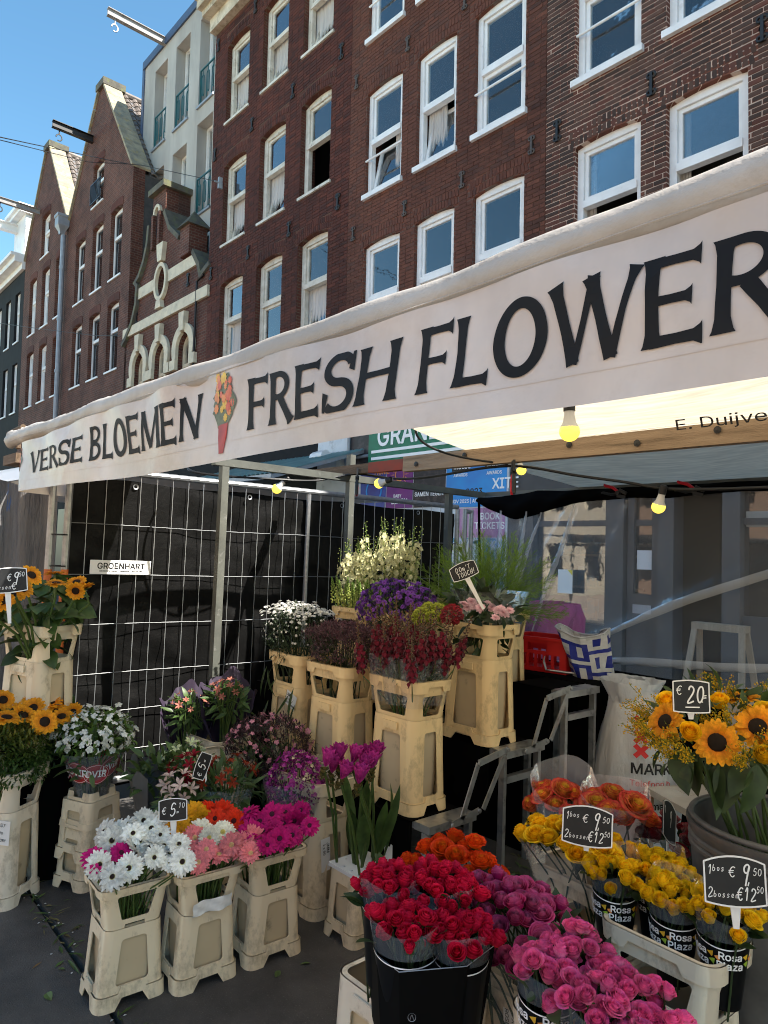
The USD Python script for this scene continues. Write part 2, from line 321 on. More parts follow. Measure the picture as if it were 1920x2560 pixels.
BRK = MB().box((-0.5, -0.5, -0.5), (0.5, 0.5, 0.5)).P()
def bricks(root, x0, x1, z0, z1, wins, looks, seed, proud=0.006, single_from=None, notch=None, arch_h=0.23, trim_=0.0):
    """courses of bricks set proud of the mortar, soldier courses over the openings; wins: (x0, x1, z0, z1, rise)"""
    rg = np.random.default_rng(seed); H, L, J = 0.052, 0.208, 0.010
    out = []                                                       # centre u, z, length, height, tilt, look
    zi = 0; z = z0
    while z + H < z1:
        zm = z + H / 2
        cut = []
        for (a, b, c, d, r) in wins:
            if c - 0.085 < zm < d: cut.append((a - 0.004, b + 0.004))
            if c - 0.085 < zm < c: cut.append((a - 0.1, b + 0.1))
            if d <= zm < d + r + arch_h + 0.02: cut.append((a - 0.10, b + 0.10))
        u = x0 - (L + J) * (0.5 if zi % 2 else 0.0) + 0.004 * rg.standard_normal()
        header = zi % 2 == 1
        while u < x1:
            l = L if (not header or rg.random() < 0.8) else 0.1
            segs = [(max(u, x0), min(u + l, x1))]
            for (a, b) in cut:
                nxt = []
                for (p, q) in segs:
                    if q <= a or p >= b: nxt.append((p, q))
                    else:
                        if p < a: nxt.append((p, a))
                        if q > b: nxt.append((b, q))
                segs = nxt
            for (p, q) in segs:
                if q - p > 0.03 and (notch is None or notch((p + q) / 2, zm)): out.append(((p + q) / 2, zm, q - p, H, 0.0))
            u += l + J
        z += H + J; zi += 1
    for (a, b, c, d, r) in wins:
        if d > z1: continue
        n = max(6, int(round((b - a + 0.14) / 0.064))); w = (b - a + 0.14) / n
        for k in range(n):
            for half in (0, 1):
                t = (k + 0.5) / n * 2 - 1
                u0 = (a + b) / 2 + t * (b - a + 0.14) / 2 * (1 + 0.035 * half)
                zz = d + r * (1 - min(1, t * t)) + arch_h * (0.25 + 0.5 * half) + 0.006
                out.append((u0, zz, w - 0.011, arch_h / 2 - 0.01, -t * 0.16))
    out = np.array(out)
    vis = np.lexsort((out[:, 0] * 0, -(out[:, 0] - 0.35 * np.abs(out[:, 1] - 7.0))))
    tone = rg.choice(len(looks), len(out), p=[0.5, 0.3, 0.2])
    jit = 0.0012 * rg.standard_normal(len(out)); rot = 0.006 * rg.standard_normal(len(out))
    big = {t: MB() for t in range(len(looks))}
    V0 = np.array([[x, y, zz] for x in (-.5, .5) for y in (-.5, .5) for zz in (-.5, .5)])
    for rank, i in enumerate(vis):
        u, zm, l, h, tl = out[i]; l, h = l - trim_, h - trim_
        th = proud + 0.02
        R = roty(tl + rot[i]) @ np.diag([l, th, h])
        c = np.array([u, float(fy(zm)) - proud + th / 2 - jit[i], zm])
        if rank < 300: put('brick', BRK, LOOK[looks[tone[i]]], root, M=mat4(c, R))
        else: big[tone[i]].box((-.5, -.5, -.5), (.5, .5, .5), R, c)
    for t, b in big.items():
        if b.V: b.build('brickwork', LOOK[looks[t]], root, kind='stuff')

def anchor(root, u, z, m, s=1.0, kind=0):
    """ornamental wall anchor: a forged bar with curled ends"""
    b = MB()
    b.box((-0.018 * s, -0.035, -0.15 * s), (0.018 * s, -0.005, 0.15 * s))
    for sg in (-1, 1):
        for e in (-1, 1):
            t = np.linspace(0, 1.5 * PI, 8); r = 0.045 * s * (1 - 0.09 * t)
            P_ = np.stack([sg * (0.02 * s + r * np.sin(t) * 0.9), np.full(8, -0.022), e * (0.14 * s - r * (1 - np.cos(t)) * 0.9)], -1)
            b.tube(P_, 0.016 * s, 5)
    b.lathe([(0, -0.045), (0.035 * s, -0.03), (0.04 * s, 0.0)], 8, (0, -0.02, 0), rotx(PI / 2))
    b.V = [v + np.array([u, 0, z]) for v in b.V]; b.map(FAC)
    return b.build('wall_anchor', LOOK[m], root)

def sash(b, x0, x1, z0, z1, w=0.055, d0=-0.02, d1=0.025, R=None, o=None):
    for lo, hi in (((x0, -d1, z0), (x0 + w, -d0, z1)), ((x1 - w, -d1, z0), (x1, -d0, z1)), ((x0 + w, -d1, z0), (x1 - w, -d0, z0 + w)), ((x0 + w, -d1, z1 - w), (x1 - w, -d0, z1))):
        b.box(lo, hi, R, o)
def pane(root, x0, x1, z0, z1, y, R=None, o=(0, 0, 0), name='pane'):
    b = MB(); b.box((x0, y - 0.004, z0), (x1, y + 0.004, z1))
    if R is not None: b.V = [(v - np.array(o)) @ np.asarray(R).T + np.array(o) for v in b.V]
    b.map(FAC); return b.build(name, glass_look(), root)
def curtain(root, x0, x1, z0, z1, y, seed, m='curtain', amp=0.03, skew=0.0):
    rg = np.random.default_rng(seed); n = 26
    xs = np.linspace(x0, x1, n); w = amp * np.sin(np.arange(n) * 1.9 + rg.random() * 6) + 0.01 * rg.standard_normal(n)
    G = np.stack([np.stack([xs + skew * k * (x1 - xs), y + w * (1 - 0.4 * k), np.full(n, z0 + (z1 - z0) * k)], -1) for k in (0, .33, .66, 1.0)])
    b = MB(); b.grid(G); b.map(FAC); return b.build('curtain', LOOK[m], root, smooth=True)

def window(root, x0, x1, z0, z1, rise=0.06, style='old', lower='tilt', split=0.58, rec=0.1, frame='old_paint', sill='old_paint', rail=False, cur=None, seed=0, dark_sash=None, lw=None):
    """one window of a front: frame > sash, panes, sill, curtain"""
    w = 0.075 if style != 'upvc' else 0.085
    b = MB(); y0, y1 = -(-rec), rec + 0.09
    b.poly(arch(x0, x1, z0, z1, rise).difference(sbox(x0 + (lw or w), z0 + w, x1 - w, z1 - w * 0.6)), -y1, -y0, XZ)
    zt = z0 + (z1 - z0) * split
    b.box((x0 + w, rec - 0.015, zt - 0.045), (x1 - w, y1, zt + 0.045))
    b.map(FAC); fr = b.build('window', LOOK[frame], root)
    b = MB(); b.box((x0 - 0.04, -0.06 if style == 'upvc' else -0.035, z0 - (0.085 if style == 'upvc' else 0.055)), (x1 + 0.04, rec + 0.02, z0 - 0.002)); b.map(FAC); b.build('sill', LOOK[sill], fr)
    xi0, xi1 = x0 + (lw or w), x1 - w
    dm = LOOK[dark_sash or frame]
    b = MB(); sash(b, xi0 + 0.003, xi1 - 0.003, zt + 0.048, z1 - w * 0.6 - 0.003, 0.05, d0=-(rec + 0.075), d1=-(rec + 0.03)); b.map(FAC); b.build('sash', dm, fr)
    pane(fr, xi0 + 0.05, xi1 - 0.05, zt + 0.09, z1 - w * 0.6 - 0.05, rec + 0.055)
    zb = z0 + w
    if lower == 'fixed':
        b = MB(); sash(b, xi0 + 0.003, xi1 - 0.003, zb + 0.003, zt - 0.048, 0.055, d0=-(rec + 0.075), d1=-(rec + 0.03)); b.map(FAC); b.build('sash', dm, fr)
        pane(fr, xi0 + 0.055, xi1 - 0.055, zb + 0.055, zt - 0.1, rec + 0.055)
    elif lower in ('tilt', 'turn', 'hopper'):
        ang = {'tilt': 0.2, 'turn': 0.7, 'hopper': 0.5}[lower]
        o = np.array([xi0, rec + 0.06, zb])
        R = rotx(-ang) if lower == 'tilt' else rotz(ang) if lower == 'turn' else rotx(-ang)
        b = MB(); sash(b, 0.004, xi1 - xi0 - 0.004, 0.004, zt - 0.05 - zb, 0.06, d0=-0.03, d1=0.02, R=R, o=o); b.map(FAC); b.build('sash', dm, fr)
        b = MB(); b.box((0.06, 0.0, 0.06), (xi1 - xi0 - 0.06, 0.006, zt - 0.11 - zb), R, o); b.map(FAC); b.build('pane', LOOK['window_glass'], fr)
    if rail:
        b = MB(); b.tube([(x0 - 0.01, rec - 0.05, z0 + 0.62), (x1 + 0.01, rec - 0.05, z0 + 0.62)], 0.018, 8); b.map(FAC); b.build('safety_bar', LOOK['white_paint'], fr)
    if cur: curtain(fr, x0 + 0.02 + (x1 - x0) * cur[0], x0 - 0.02 + (x1 - x0) * cur[1], z0 + 0.03, z1 - 0.05, rec + 0.14, seed, skew=cur[2] if len(cur) > 2 else 0)
    return fr

# ------------------------------------------------------------------ house of dark red brick (three columns of old windows)
hA = thing('brick_house', 'dark red brick house with weathered cream sash windows and a pale stone cornice', 'house')
wA = [(a, b, c, d, 0.075) for a, b in ((-14.42, -13.44), (-12.87, -11.9), (-11.35, -10.38)) for c, d in ((5.62, 7.52), (8.45, 10.27), (11.32, 13.12))]
oA = sbox(-15.03, 3.5, -9.79, 13.72)
front(hA, oA, [arch(*w) for w in wA], LOOK['brick_dark_red'])
body(hA, -15.0, -9.8, 13.9)
bricks(hA, -15.02, -9.79, 4.6, 13.66, wA, ['brick_red_0', 'brick_red_1', 'brick_red_2'], 11)
lows = {0: ['turn', 'tilt', 'tilt'], 1: ['fixed', 'tilt', 'tilt'], 2: ['tilt', None, 'tilt']}
for k, w in enumerate(wA):
    c, r = divmod(k, 3)
    window(hA, *w[:4], rise=w[4], lower=lows[c][r], split=0.56, rec=0.11, seed=k, cur=None if lows[c][r] is None else (0.05, 0.95), lw=0.12)
    GL.append(w)
for u in (-14.87, -13.22, -11.66, -10.09):
    for z in (7.93, 10.75): anchor(hA, u, z, 'iron_black')
anchor(hA, -14.87, 13.4, 'iron_black'); anchor(hA, -13.22, 13.4, 'iron_black')
b = MB()
b.box((-15.06, -0.16, 13.73), (-9.8, 0.2, 14.05)); b.box((-15.12, -0.34, 14.05), (-9.8, 0.2, 14.2)); b.box((-15.16, -0.46, 14.2), (-9.8, 0.2, 14.42))
b.box((-15.2, -0.6, 14.42), (-9.8, 0.2, 14.5))
b.map(FAC); b.build('cornice', LOOK['cornice_stone'], hA)

# ------------------------------------------------------------------ house of brown-red brick with white windows
hB = thing('brick_house', 'brown red brick house with three columns of white framed windows and white sills', 'house')
wB = [(a, b, c, d, 0.05) for a, b in ((-9.33, -8.42), (-8.06, -7.21), (-6.83, -5.91)) for c, d in ((5.0, 6.84), (7.76, 9.56), (10.55, 12.35))]
front(hB, sbox(-9.785, 3.5, -5.56, 15.2), [arch(*w) for w in wB], LOOK['brick_brown_red'])
body(hB, -9.78, -5.57, 15.2)
bricks(hB, -9.785, -5.56, 4.4, 12.7, wB, ['brick_tan_0', 'brick_tan_1', 'brick_tan_2'], 12)
lB = [('fixed', False, (0.02, 0.3)), ('tilt', True, (0.6, 0.97)), ('fixed', True, (0.03, 0.7)), ('fixed', False, None), ('tilt', False, (0.03, 0.6, 0.2)), ('fixed', False, (0.05, 0.9)), ('fixed', False, (0.7, 0.97)), ('fixed', True, (0.0, 0.97)), ('fixed', False, (0.1, 0.8))]
for k, w in enumerate(wB):
    lo, rl, cu = lB[k]
    window(hB, *w[:4], rise=w[4], style='upvc', lower=lo, split=0.52 if k % 3 else 0.5, rec=0.06, frame='white_paint', sill='white_paint', rail=rl, cur=cu, seed=20 + k)
for z in (7.18, 9.94):
    for u in (-9.62, -8.3, -7.05, -5.78): anchor(hB, u, z, 'iron_weathered', 0.85)

# ------------------------------------------------------------------ house of brown brick with pale joints, nearest
hC = thing('brick_house', 'brown brick house with pale mortar joints and wide white windows at the right', 'house')
cols = ((-5.11, -4.2), (-3.88, -2.98), (-2.66, -1.75))
wC = [(a, b, c, d, 0.045) for a, b in cols for c, d in ((5.0, 6.86), (7.74, 9.55))]
front(hC, sbox(-5.555, 3.5, -1.2, 15.0), [arch(*w) for w in wC], LOOK['brick_brown'])
body(hC, -5.55, -1.2, 15.0)
bricks(hC, -5.555, -2.0, 4.6, 9.9, wC, ['brick_fox_0', 'brick_fox_1', 'brick_fox_2'], 13, trim_=0.006, proud=0.0025)
for k, w in enumerate(wC):
    top = k % 2
    window(hC, *w[:4], rise=w[4], style='upvc', lower='fixed' if top else 'hopper', split=0.62 if top else 0.6, rec=0.075, frame='white_paint', sill='white_paint', rail=bool(top) and k < 3, cur=(0.03, 0.97) if top else (0.02, 0.22), seed=40 + k)
for z in (7.2, 9.93):
    for u in (-5.37, -4.06, -2.83): anchor(hC, u, z, 'iron_black', 0.95)

# ------------------------------------------------------------------ small house with a curved gable, and the grey block above it
hG = thing('gabled_house', 'small brick house with a curved stepped gable, cream bands and three arched windows', 'house')
mid = -17.55
left = [(-19.95, 7.25), (-19.7, 7.4), (-19.3, 7.75), (-19.06, 8.2), (-19.02, 8.72), (-19.16, 8.84), (-18.9, 8.98), (-18.62, 9.3), (-18.42, 9.75), (-18.36, 10.2), (-18.32, 10.97)]
right = [(-17.54, 10.97), (-17.54, 10.3), (-17.2, 9.75), (-16.62, 9.3), (-16.36, 9.34), (-15.84, 9.34), (-15.84, 8.72), (-15.5, 8.3), (-15.38, 8.0), (-14.95, 8.16)]
og = Polygon([(-19.95, 3.5)] + left + right + [(-14.95, 3.5)])
arcs = []
for cx in (-18.82, -17.5, -16.12):
    arcs.append(Polygon([(cx - 0.36, 4.6), (cx + 0.36, 4.6)] + [(cx + 0.36 * math.cos(t), 6.45 + 0.36 * math.sin(t)) for t in np.linspace(0, PI, 13)]))
ocu = affinity.scale(Point(mid, 8.45).buffer(0.33, 12), 0.85, 1.2)
nx_ = -17.93
niche = Polygon([(nx_ - 0.13, 9.75), (nx_ + 0.13, 9.75)] + [(nx_ + 0.13 * math.cos(t), 10.42 + 0.13 * math.sin(t)) for t in np.linspace(0, PI, 9)])
front(hG, og, arcs + [ocu], LOOK['brick_gable'])
b = MB(); b.box((-19.9, 0.36, 3.6), (-15.0, 0.5, 7.2)); b.map(FAC); b.build('outer_shell', LOOK['room_dark'], hG)
def trim(shape, d, m='cream_stone', name='stone_band', d0=0.002):
    b = MB(); b.poly(shape, d0, d, XZ); b.map(FAC); return b.build(name, LOOK[m], hG)
trim(sbox(-19.97, 7.42, -14.93, 7.68), 0.07); 
inside = og.buffer(-0.02)
band = sbox(-19.5, 8.34, -15.4, 8.64).intersection(inside).difference(affinity.scale(ocu, 1.0, 1.0).buffer(0.14)); trim(band, 0.05)
trim(ocu.buffer(0.10).difference(ocu), 0.09, name='oculus_surround')
trim(Polygon([(mid - 0.12, 8.98), (mid + 0.12, 8.98), (mid + 0.2, 9.45), (mid - 0.2, 9.45)]), 0.12, name='keystone'); trim(Polygon([(mid - 0.11, 7.95), (mid + 0.11, 7.95), (mid + 0.17, 7.74), (mid - 0.17, 7.74)]), 0.12, name='keystone')
for k, cx in enumerate((-18.82, -17.5, -16.12)):
    A = arcs[k]; ring = Point(cx, 6.45).buffer(0.58, 16).intersection(sbox(cx - 2, 6.2, cx + 2, 8)).difference(A)
    trim(ring.difference(sbox(cx - 0.10, 6.7, cx + 0.10, 7.5)), 0.08, name='arch_stone')
    trim(Polygon([(cx - 0.1, 6.84), (cx + 0.1, 6.84), (cx + 0.15, 7.3), (cx - 0.15, 7.3)]), 0.13, name='keystone')
    trim(sbox(cx - 0.66, 5.95, cx - 0.37, 6.2), 0.09, name='impost'); trim(sbox(cx + 0.37, 5.95, cx + 0.66, 6.2), 0.09, name='impost')
    b = MB(); b.poly(A.difference(A.buffer(-0.07)).union(sbox(cx - 0.3, 6.02, cx + 0.3, 6.1)).union(sbox(cx - 0.03, 4.6, cx + 0.03, 6.05)), -0.2, -0.12, XZ); b.map(FAC); fr = b.build('window', LOOK['cream_stone'], hG)
    b = MB(); b.poly(A.buffer(-0.06), -0.17, -0.16, XZ); b.map(FAC); b.build('pane', LOOK['window_glass'], fr)
b = MB(); b.poly(ocu.buffer(0.005), -0.17, -0.15, XZ); b.map(FAC); b.build('pane', LOOK['window_glass'], hG)
# coping along the gable
def coping(pts, m='mossy_stone', w=0.16, d=0.14, root=hG, dep=0.42, name='coping'):
    line = LineString(pts).buffer(w / 2, cap_style=2, join_style=2)
    b = MB(); b.poly(line, -dep, d, XZ); b.map(FAC); return b.build(name, LOOK[m], root)
coping([(x - 0.03, z) for x, z in left[:-1]], w=0.12, d=0.1); coping([(x + 0.02, z + 0.03) for x, z in right[1:4]], w=0.12, d=0.06, dep=0.6); coping([(x + 0.02, z + 0.03) for x, z in right[6:]], w=0.12, d=0.06, dep=0.6)
b = MB(); b.box((-18.42, -0.12, 10.98), (-17.44, 0.85, 11.14)); b.map(FAC); b.build('coping', LOOK['mossy_stone'], hG)
b = MB(); b.box((-18.31, 0.351, 10.0), (-17.55, 0.75, 10.975)); b.map(FAC); b.build('chimney_block', LOOK['brick_gable_old'], hG)
trim(Point(nx_, 10.42).buffer(0.21).intersection(sbox(-20, 10.38, -10, 12)).difference(niche), 0.08, name='arch_stone')
b = MB(); b.poly(niche, 0.001, 0.004, XZ); b.map(FAC); b.build('niche', LOOK['black_frame'], hG)
for q in (-1, 1): b = MB(); b.box((nx_ + q * 0.2 - 0.06, -0.1, 9.45), (nx_ + q * 0.2 + 0.06, -0.002, 10.38)); b.map(FAC); b.build('pilaster', LOOK['brick_gable'], hG)
b = MB(); x = -16.1; b.box((x - 0.25, -0.12, 8.7), (x + 0.25, 0.36, 9.42)); b.map(FAC); pn = b.build('pinnacle', LOOK['brick_gable'], hG)
b = MB(); b.add([(x - 0.32, -0.2, 9.42), (x + 0.32, -0.2, 9.42), (x + 0.32, 0.44, 9.42), (x - 0.32, 0.44, 9.42), (x, 0.12, 9.88)], [[0, 1, 4], [1, 2, 4], [2, 3, 4], [3, 0, 4], [0, 2, 1], [0, 3, 2]]); b.map(FAC); b.build('pinnacle_cap', LOOK['mossy_stone'], pn)
b = MB(); b.tube([(-15.55, -0.05, 5.5), (-15.5, -0.05, 7.9), (-15.2, -0.04, 8.0)], 0.03, 6); b.map(FAC); b.build('conduit', LOOK['iron_black'], hG)
for u, z in ((-17.86, 9.35), (-16.05, 8.1), (-19.15, 7.85)): anchor(hG, u, z, 'iron_black', 1.1)

OFF = 0.7
hS = thing('plaster_house', 'pale grey plastered block with teal French balconies rising behind the curved gable', 'house')
K = (Y0 + OFF) / Y0
def GZ(z): return CH + (z - CH) * K
gx = lambda x: x * K
wS = []
for a, b_, rows in ((-18.5, -17.72, ((12.35, 14.57), (9.4, 11.65))), (-17.2, -16.4, ((12.34, 14.57), (9.4, 11.7))), (-15.85, -15.05, ((12.34, 14.57), (9.6, 11.9), (7.0, 8.9)))):
    for c, d in rows: wS.append((gx(a), gx(b_), GZ(c), GZ(d)))
oS = sbox(gx(-19.28), 5.0, gx(-15.0), GZ(15.0)).union(sbox(gx(-19.9), 5.0, gx(-19.0), GZ(11.95)))
b = MB(); b.poly(oS.difference(unary_union([sbox(*(w[0], w[2], w[1], w[3])) for w in wS])), -OFF - 0.5, -OFF, XZ); b.map(FAC); b.build('wall', LOOK['plaster_grey'], hS)
b = MB(); b.box((gx(-19.3), OFF - 0.05, GZ(15.0)), (gx(-15.0), OFF + 0.5, GZ(15.22))); b.box((gx(-19.3) - 0.05, OFF - 0.03, GZ(12.0)), (gx(-19.3) + 0.1, OFF + 0.6, GZ(15.22)))
b.map(FAC); b.build('parapet_flashing', LOOK['slate_blue'], hS)
b = MB(); b.box((gx(-19.9), OFF + 0.52, 5), (gx(-15.0), OFF + 8, GZ(11.9))); b.box((gx(-19.28), OFF + 1.9, GZ(11.9)), (gx(-15.0), OFF + 8, GZ(15.0))); b.box((gx(-19.28), OFF + 0.52, GZ(14.8)), (gx(-15.0), OFF + 1.9, GZ(15.0)));  b.box((gx(-19.28), OFF + 0.52, GZ(11.9)), (gx(-19.2), OFF + 1.9, GZ(14.8)))
b.map(FAC); b.build('outer_shell', LOOK['plaster_grey'], hS)
for k, (a, c_, z0, z1) in enumerate(wS):
    y = OFF + 0.28
    b = MB(); sash(b, a, c_, z0, z1, 0.07, d0=-(y + 0.1), d1=-y); b.map(FAC); fr = b.build('window', LOOK['white_paint'], hS)
    pane(fr, a + 0.07, c_ - 0.07, z0 + 0.07, z1 - 0.07, y + 0.06)
    curtain(fr, a + 0.3, c_ - 0.02, z0 + 0.1, z1 - 0.1, y + 0.2, k)
    b = MB(); b.box((a - 0.03, OFF - 0.05, z0 - 0.06), (c_ + 0.03, y, z0)); b.map(FAC); b.build('sill', LOOK['zinc_pipe'], fr)
    if k == 6: continue
    b = MB(); h = 1.0; yy = OFF + 0.03
    for zz in (z0 + 0.06, z0 + h): b.box((a, yy, zz), (c_, yy + 0.03, zz + 0.035))
    for x in np.linspace(a + 0.015, c_ - 0.015, 2): b.box((x - 0.015, yy, z0), (x + 0.015, yy + 0.03, z0 + h))
    for j in range(3):
        x0 = a + (c_ - a) * (j + 0.5) / 3; t = np.linspace(0, PI, 9)
        b.tube([(x0 - 0.07, yy + .015, z0 + 0.08)] + [(x0 - 0.07 * math.cos(q), yy + .015, z0 + h - 0.22 + 0.07 * math.sin(q)) for q in t] + [(x0 + 0.07, yy + .015, z0 + 0.35)] + [(x0 + 0.03 + 0.04 * math.cos(q), yy + .015, z0 + 0.32 - 0.05 * math.sin(q)) for q in t], 0.013, 5)
        b.tube([(x0 - 0.0, yy + .015, z0 + 0.3), (x0, yy + .015, z0 + h)], 0.011, 5)
    b.map(FAC); b.build('balcony_railing', LOOK['teal_iron'], hS)
mat('steel_beam', (0.3, 0.29, 0.28), (0.2, 0.19, 0.19), scale=8, rough=0.6)
def hoist(u0, y0, z0, L, m, label, w=0.16, h=0.2, hook='iron_black', o2=None):
    """a hoisting beam sticking out of a gable, with its hook"""
    t = thing('hoist_beam', label, 'hoisting beam')
    yb = float(fy(z0)) + y0
    b = MB()
    b.box((u0 - w / 2, yb - L, z0 + h * 0.42), (u0 + w / 2, yb, z0 + h / 2)); b.box((u0 - w / 2, yb - L, z0 - h / 2), (u0 + w / 2, yb, z0 - h * 0.42)); b.box((u0 - w * 0.14, yb - L, z0 - h * 0.42), (u0 + w * 0.14, yb, z0 + h * 0.42))
    b.build('beam', LOOK[m], t)
    b = MB(); q = np.linspace(-0.5 * PI, 1.15 * PI, 12); yh = yb - L + 0.22
    b.tube([(u0, yh, z0 - h / 2), (u0, yh, z0 - h / 2 - 0.14)], 0.02, 6); b.tube([(u0, yh + 0.09 * math.sin(a) * 1.0 - 0.0, z0 - h / 2 - 0.26 - 0.1 * math.cos(a + PI)) for a in q], 0.02, 6)
    b.build('hook', LOOK[hook], t)
    return t
hoist(gx(-17.9), OFF, GZ(15.1), 1.7, 'steel_beam', 'long white steel hoisting beam on the roof edge of the grey plastered block', 0.14, 0.22, 'zinc_pipe')

# ------------------------------------------------------------------ the two spout-gabled houses
def tile_field(root, o, ex, ey, n, m, su, sv, look):
    """pantiles: n columns along ex and m courses up ey, each tile a curved sheet of its own"""
    ex, ey = np.asarray(ex, float), np.asarray(ey, float); nn = np.cross(ex, ey); nn /= np.linalg.norm(nn)
    s = np.linspace(0, 1, 7); prof = 0.045 * np.sin(s * 2 * PI) + 0.01
    G = []
    for v, lift in ((0, 0.035), (1.0, 0.0)):
        G.append([ex * su * a * 1.04 + ey * sv * 1.15 * v + nn * (p + lift) for a, p in zip(s, prof)])
    G = [np.array(G[0]) - nn * 0.03] + G
    P_ = MB().grid(np.array(G)).P()
    for i in range(n):
        for j in range(m): put('roof_tile', P_, look, root, M=mat4(np.asarray(o) + ex * su * i + ey * sv * j))
def spout_gable(name, label, xl, xr, xm, ze, zp, wins, attic, frame, dark, shade):
    t = thing(name, label, 'house')
    o = Polygon([(xl, 3.5), (xr, 3.5), (xr, ze), (xm + 0.16, zp), (xm - 0.16, zp), (xl, ze)])
    ops = [arch(*w, 0.07) for w in wins + [attic]]
    front(t, o, ops, LOOK[shade])
    body(t, xl + 0.02, xr - 0.02, ze - 0.1)
    for k, w in enumerate(wins + [attic]):
        window(t, *w, rise=0.07, lower='fixed', split=0.62, rec=0.12, frame=frame, sill='white_paint', seed=60 + k, dark_sash=dark, cur=(0.02, 0.5) if k % 2 else (0.5, 0.98))
        b = MB(); nb = 14
        for q in range(nb):
            x = w[0] - 0.05 + (w[1] - w[0] + 0.1) * (q + 0.5) / nb; tt = (q + 0.5) / nb * 2 - 1
            zz = w[3] + 0.07 * (1 - tt * tt)
            b.box((-0.032, -0.012, 0.0), (0.032, 0.02, 0.24), roty(-tt * 0.14), (x, 0, zz + 0.01))
        b.map(FAC); b.build('brick_lintel', LOOK['brick_red_1'], t)
    b = MB(); b.box((xm - 0.34, -0.1, zp - 0.1), (xm + 0.34, 0.62, zp + 0.12)); b.map(FAC); b.build('coping', LOOK['mossy_stone'], t)
    for sg, xe in ((1, xr), (-1, xl)):
        a = np.array([xm + sg * 0.17, 0, zp - 0.02]); c = np.array([xe, 0, ze + 0.0]); d = c - a; L = np.linalg.norm(d); d /= L
        nrm = np.array([-d[2], 0, d[0]]) * -sg; nrm = nrm if nrm[2] > 0 else -nrm
        n = 7
        for q in range(n):
            p0, p1 = a + d * (L * q / n + 0.006), a + d * (L * (q + 1) / n - 0.006)
            b = MB(); V = []
            for p in (p0, p1):
                for yy in (-0.07, 0.5): 
                    for k in (0.0, 0.07): V.append(p + nrm * k + np.array([0, yy, 0]))
            V = np.array(V); b.add(V, [[0, 1, 3, 2], [4, 6, 7, 5], [0, 4, 5, 1], [2, 3, 7, 6], [0, 2, 6, 4], [1, 5, 7, 3]]); b.map(FAC)
            b.build('coping_stone', LOOK['lichen_stone'], t)
        # roof slope behind the gable
        b = MB(); dep = 9.0; lo = 0.1
        V = np.array([a + (0, 0.5, -lo), c + (0, 0.5, -lo), c + (0, dep, -lo), a + (0, dep, -lo)]); V2 = V - nrm * 0.1
        b.add(np.vstack([V, V2]), [[0, 1, 2, 3], [7, 6, 5, 4], [0, 4, 5, 1], [1, 5, 6, 2], [2, 6, 7, 3], [3, 7, 4, 0]]); b.map(FAC); rf = b.build('roof', LOOK['old_flashing'], t)
        if sg > 0:
            org = FAC(np.array([c + (0, 0.52, -lo + 0.02)]))[0]
            tile_field(rf, org, (0, 1, 0), -d, 18, 17, 0.3, L / 17.0, LOOK['roof_tile'])
            b = MB(); b.tube([FAC(np.array([a + (0, 0.5 + q, -lo + 0.05)]))[0] for q in np.linspace(0, 8, 12)], 0.1, 8); b.build('ridge', LOOK['roof_tile'], rf)
    return t
hG2 = spout_gable('gable_house', 'taller spout gabled brown brick house with black sashes, right of the drainpipe', -25.5, -19.82, -22.66, 12.45, 16.2,
    [(a, b_, c, d) for a, b_ in ((-24.57, -23.65), (-22.98, -22.06), (-21.42, -20.52)) for c, d in ((6.72, 8.7), (9.52, 11.56))], (-23.15, -22.2, 12.35, 13.66), 'white_paint', 'black_frame', 'brick_gable')
hG1 = spout_gable('gable_house', 'shorter looking spout gabled brick house with white windows, left of the drainpipe', -30.7, -25.52, -28.2, 12.8, 16.5,
    [(a, b_, c, d) for a, b_ in ((-29.88, -29.0), (-28.3, -27.4), (-26.68, -25.78)) for c, d in ((6.76, 8.8), (9.58, 11.68))], (-28.62, -27.62, 12.3, 13.85), 'white_paint', None, 'brick_gable')
hoist(-23.35, 0, 14.72, 1.25, 'iron_black', 'black hoisting beam on the taller spout gabled house', 0.16, 0.22)
hoist(-29.0, 0, 14.25, 1.6, 'steel_beam', 'pale steel hoisting beam on the spout gable left of the drainpipe', 0.14, 0.2)
t = thing('drainpipe', 'grey zinc drainpipe with a square hopper between the two spout gabled houses', 'drainpipe')
b = MB(); b.tube([(-25.51, -0.14, 3.6), (-25.51, -0.14, 12.2)], 0.085, 10); b.map(FAC); b.build('pipe', LOOK['zinc_pipe'], t)
b = MB(); b.lathe([(0.1, 0), (0.13, 0.1), (0.26, 0.28), (0.26, 0.55), (0.3, 0.57), (0.3, 0.66)], 4, (-25.51, -0.2, 12.2), rotz(PI / 4)); b.map(FAC); b.build('hopper', LOOK['zinc_pipe'], t)
for z in (5.5, 7.4, 9.2, 11.0):
    b = MB(); b.lathe([(0.1, 0), (0.1, 0.1)], 10, (-25.51, -0.14, z)); b.map(FAC); b.build('bracket', LOOK['zinc_pipe'], t)
b = MB(); b.box((-23.12, -0.1, 12.4), (-22.22, -0.07, 12.43)); b.box((-23.12, -0.1, 13.02), (-22.22, -0.07, 13.05))
for x in np.linspace(-23.1, -22.25, 9): b.box((x - 0.012, -0.1, 12.4), (x + 0.012, -0.075, 13.04))
b.map(FAC); b.build('balcony_railing', LOOK['black_frame'], hG2)

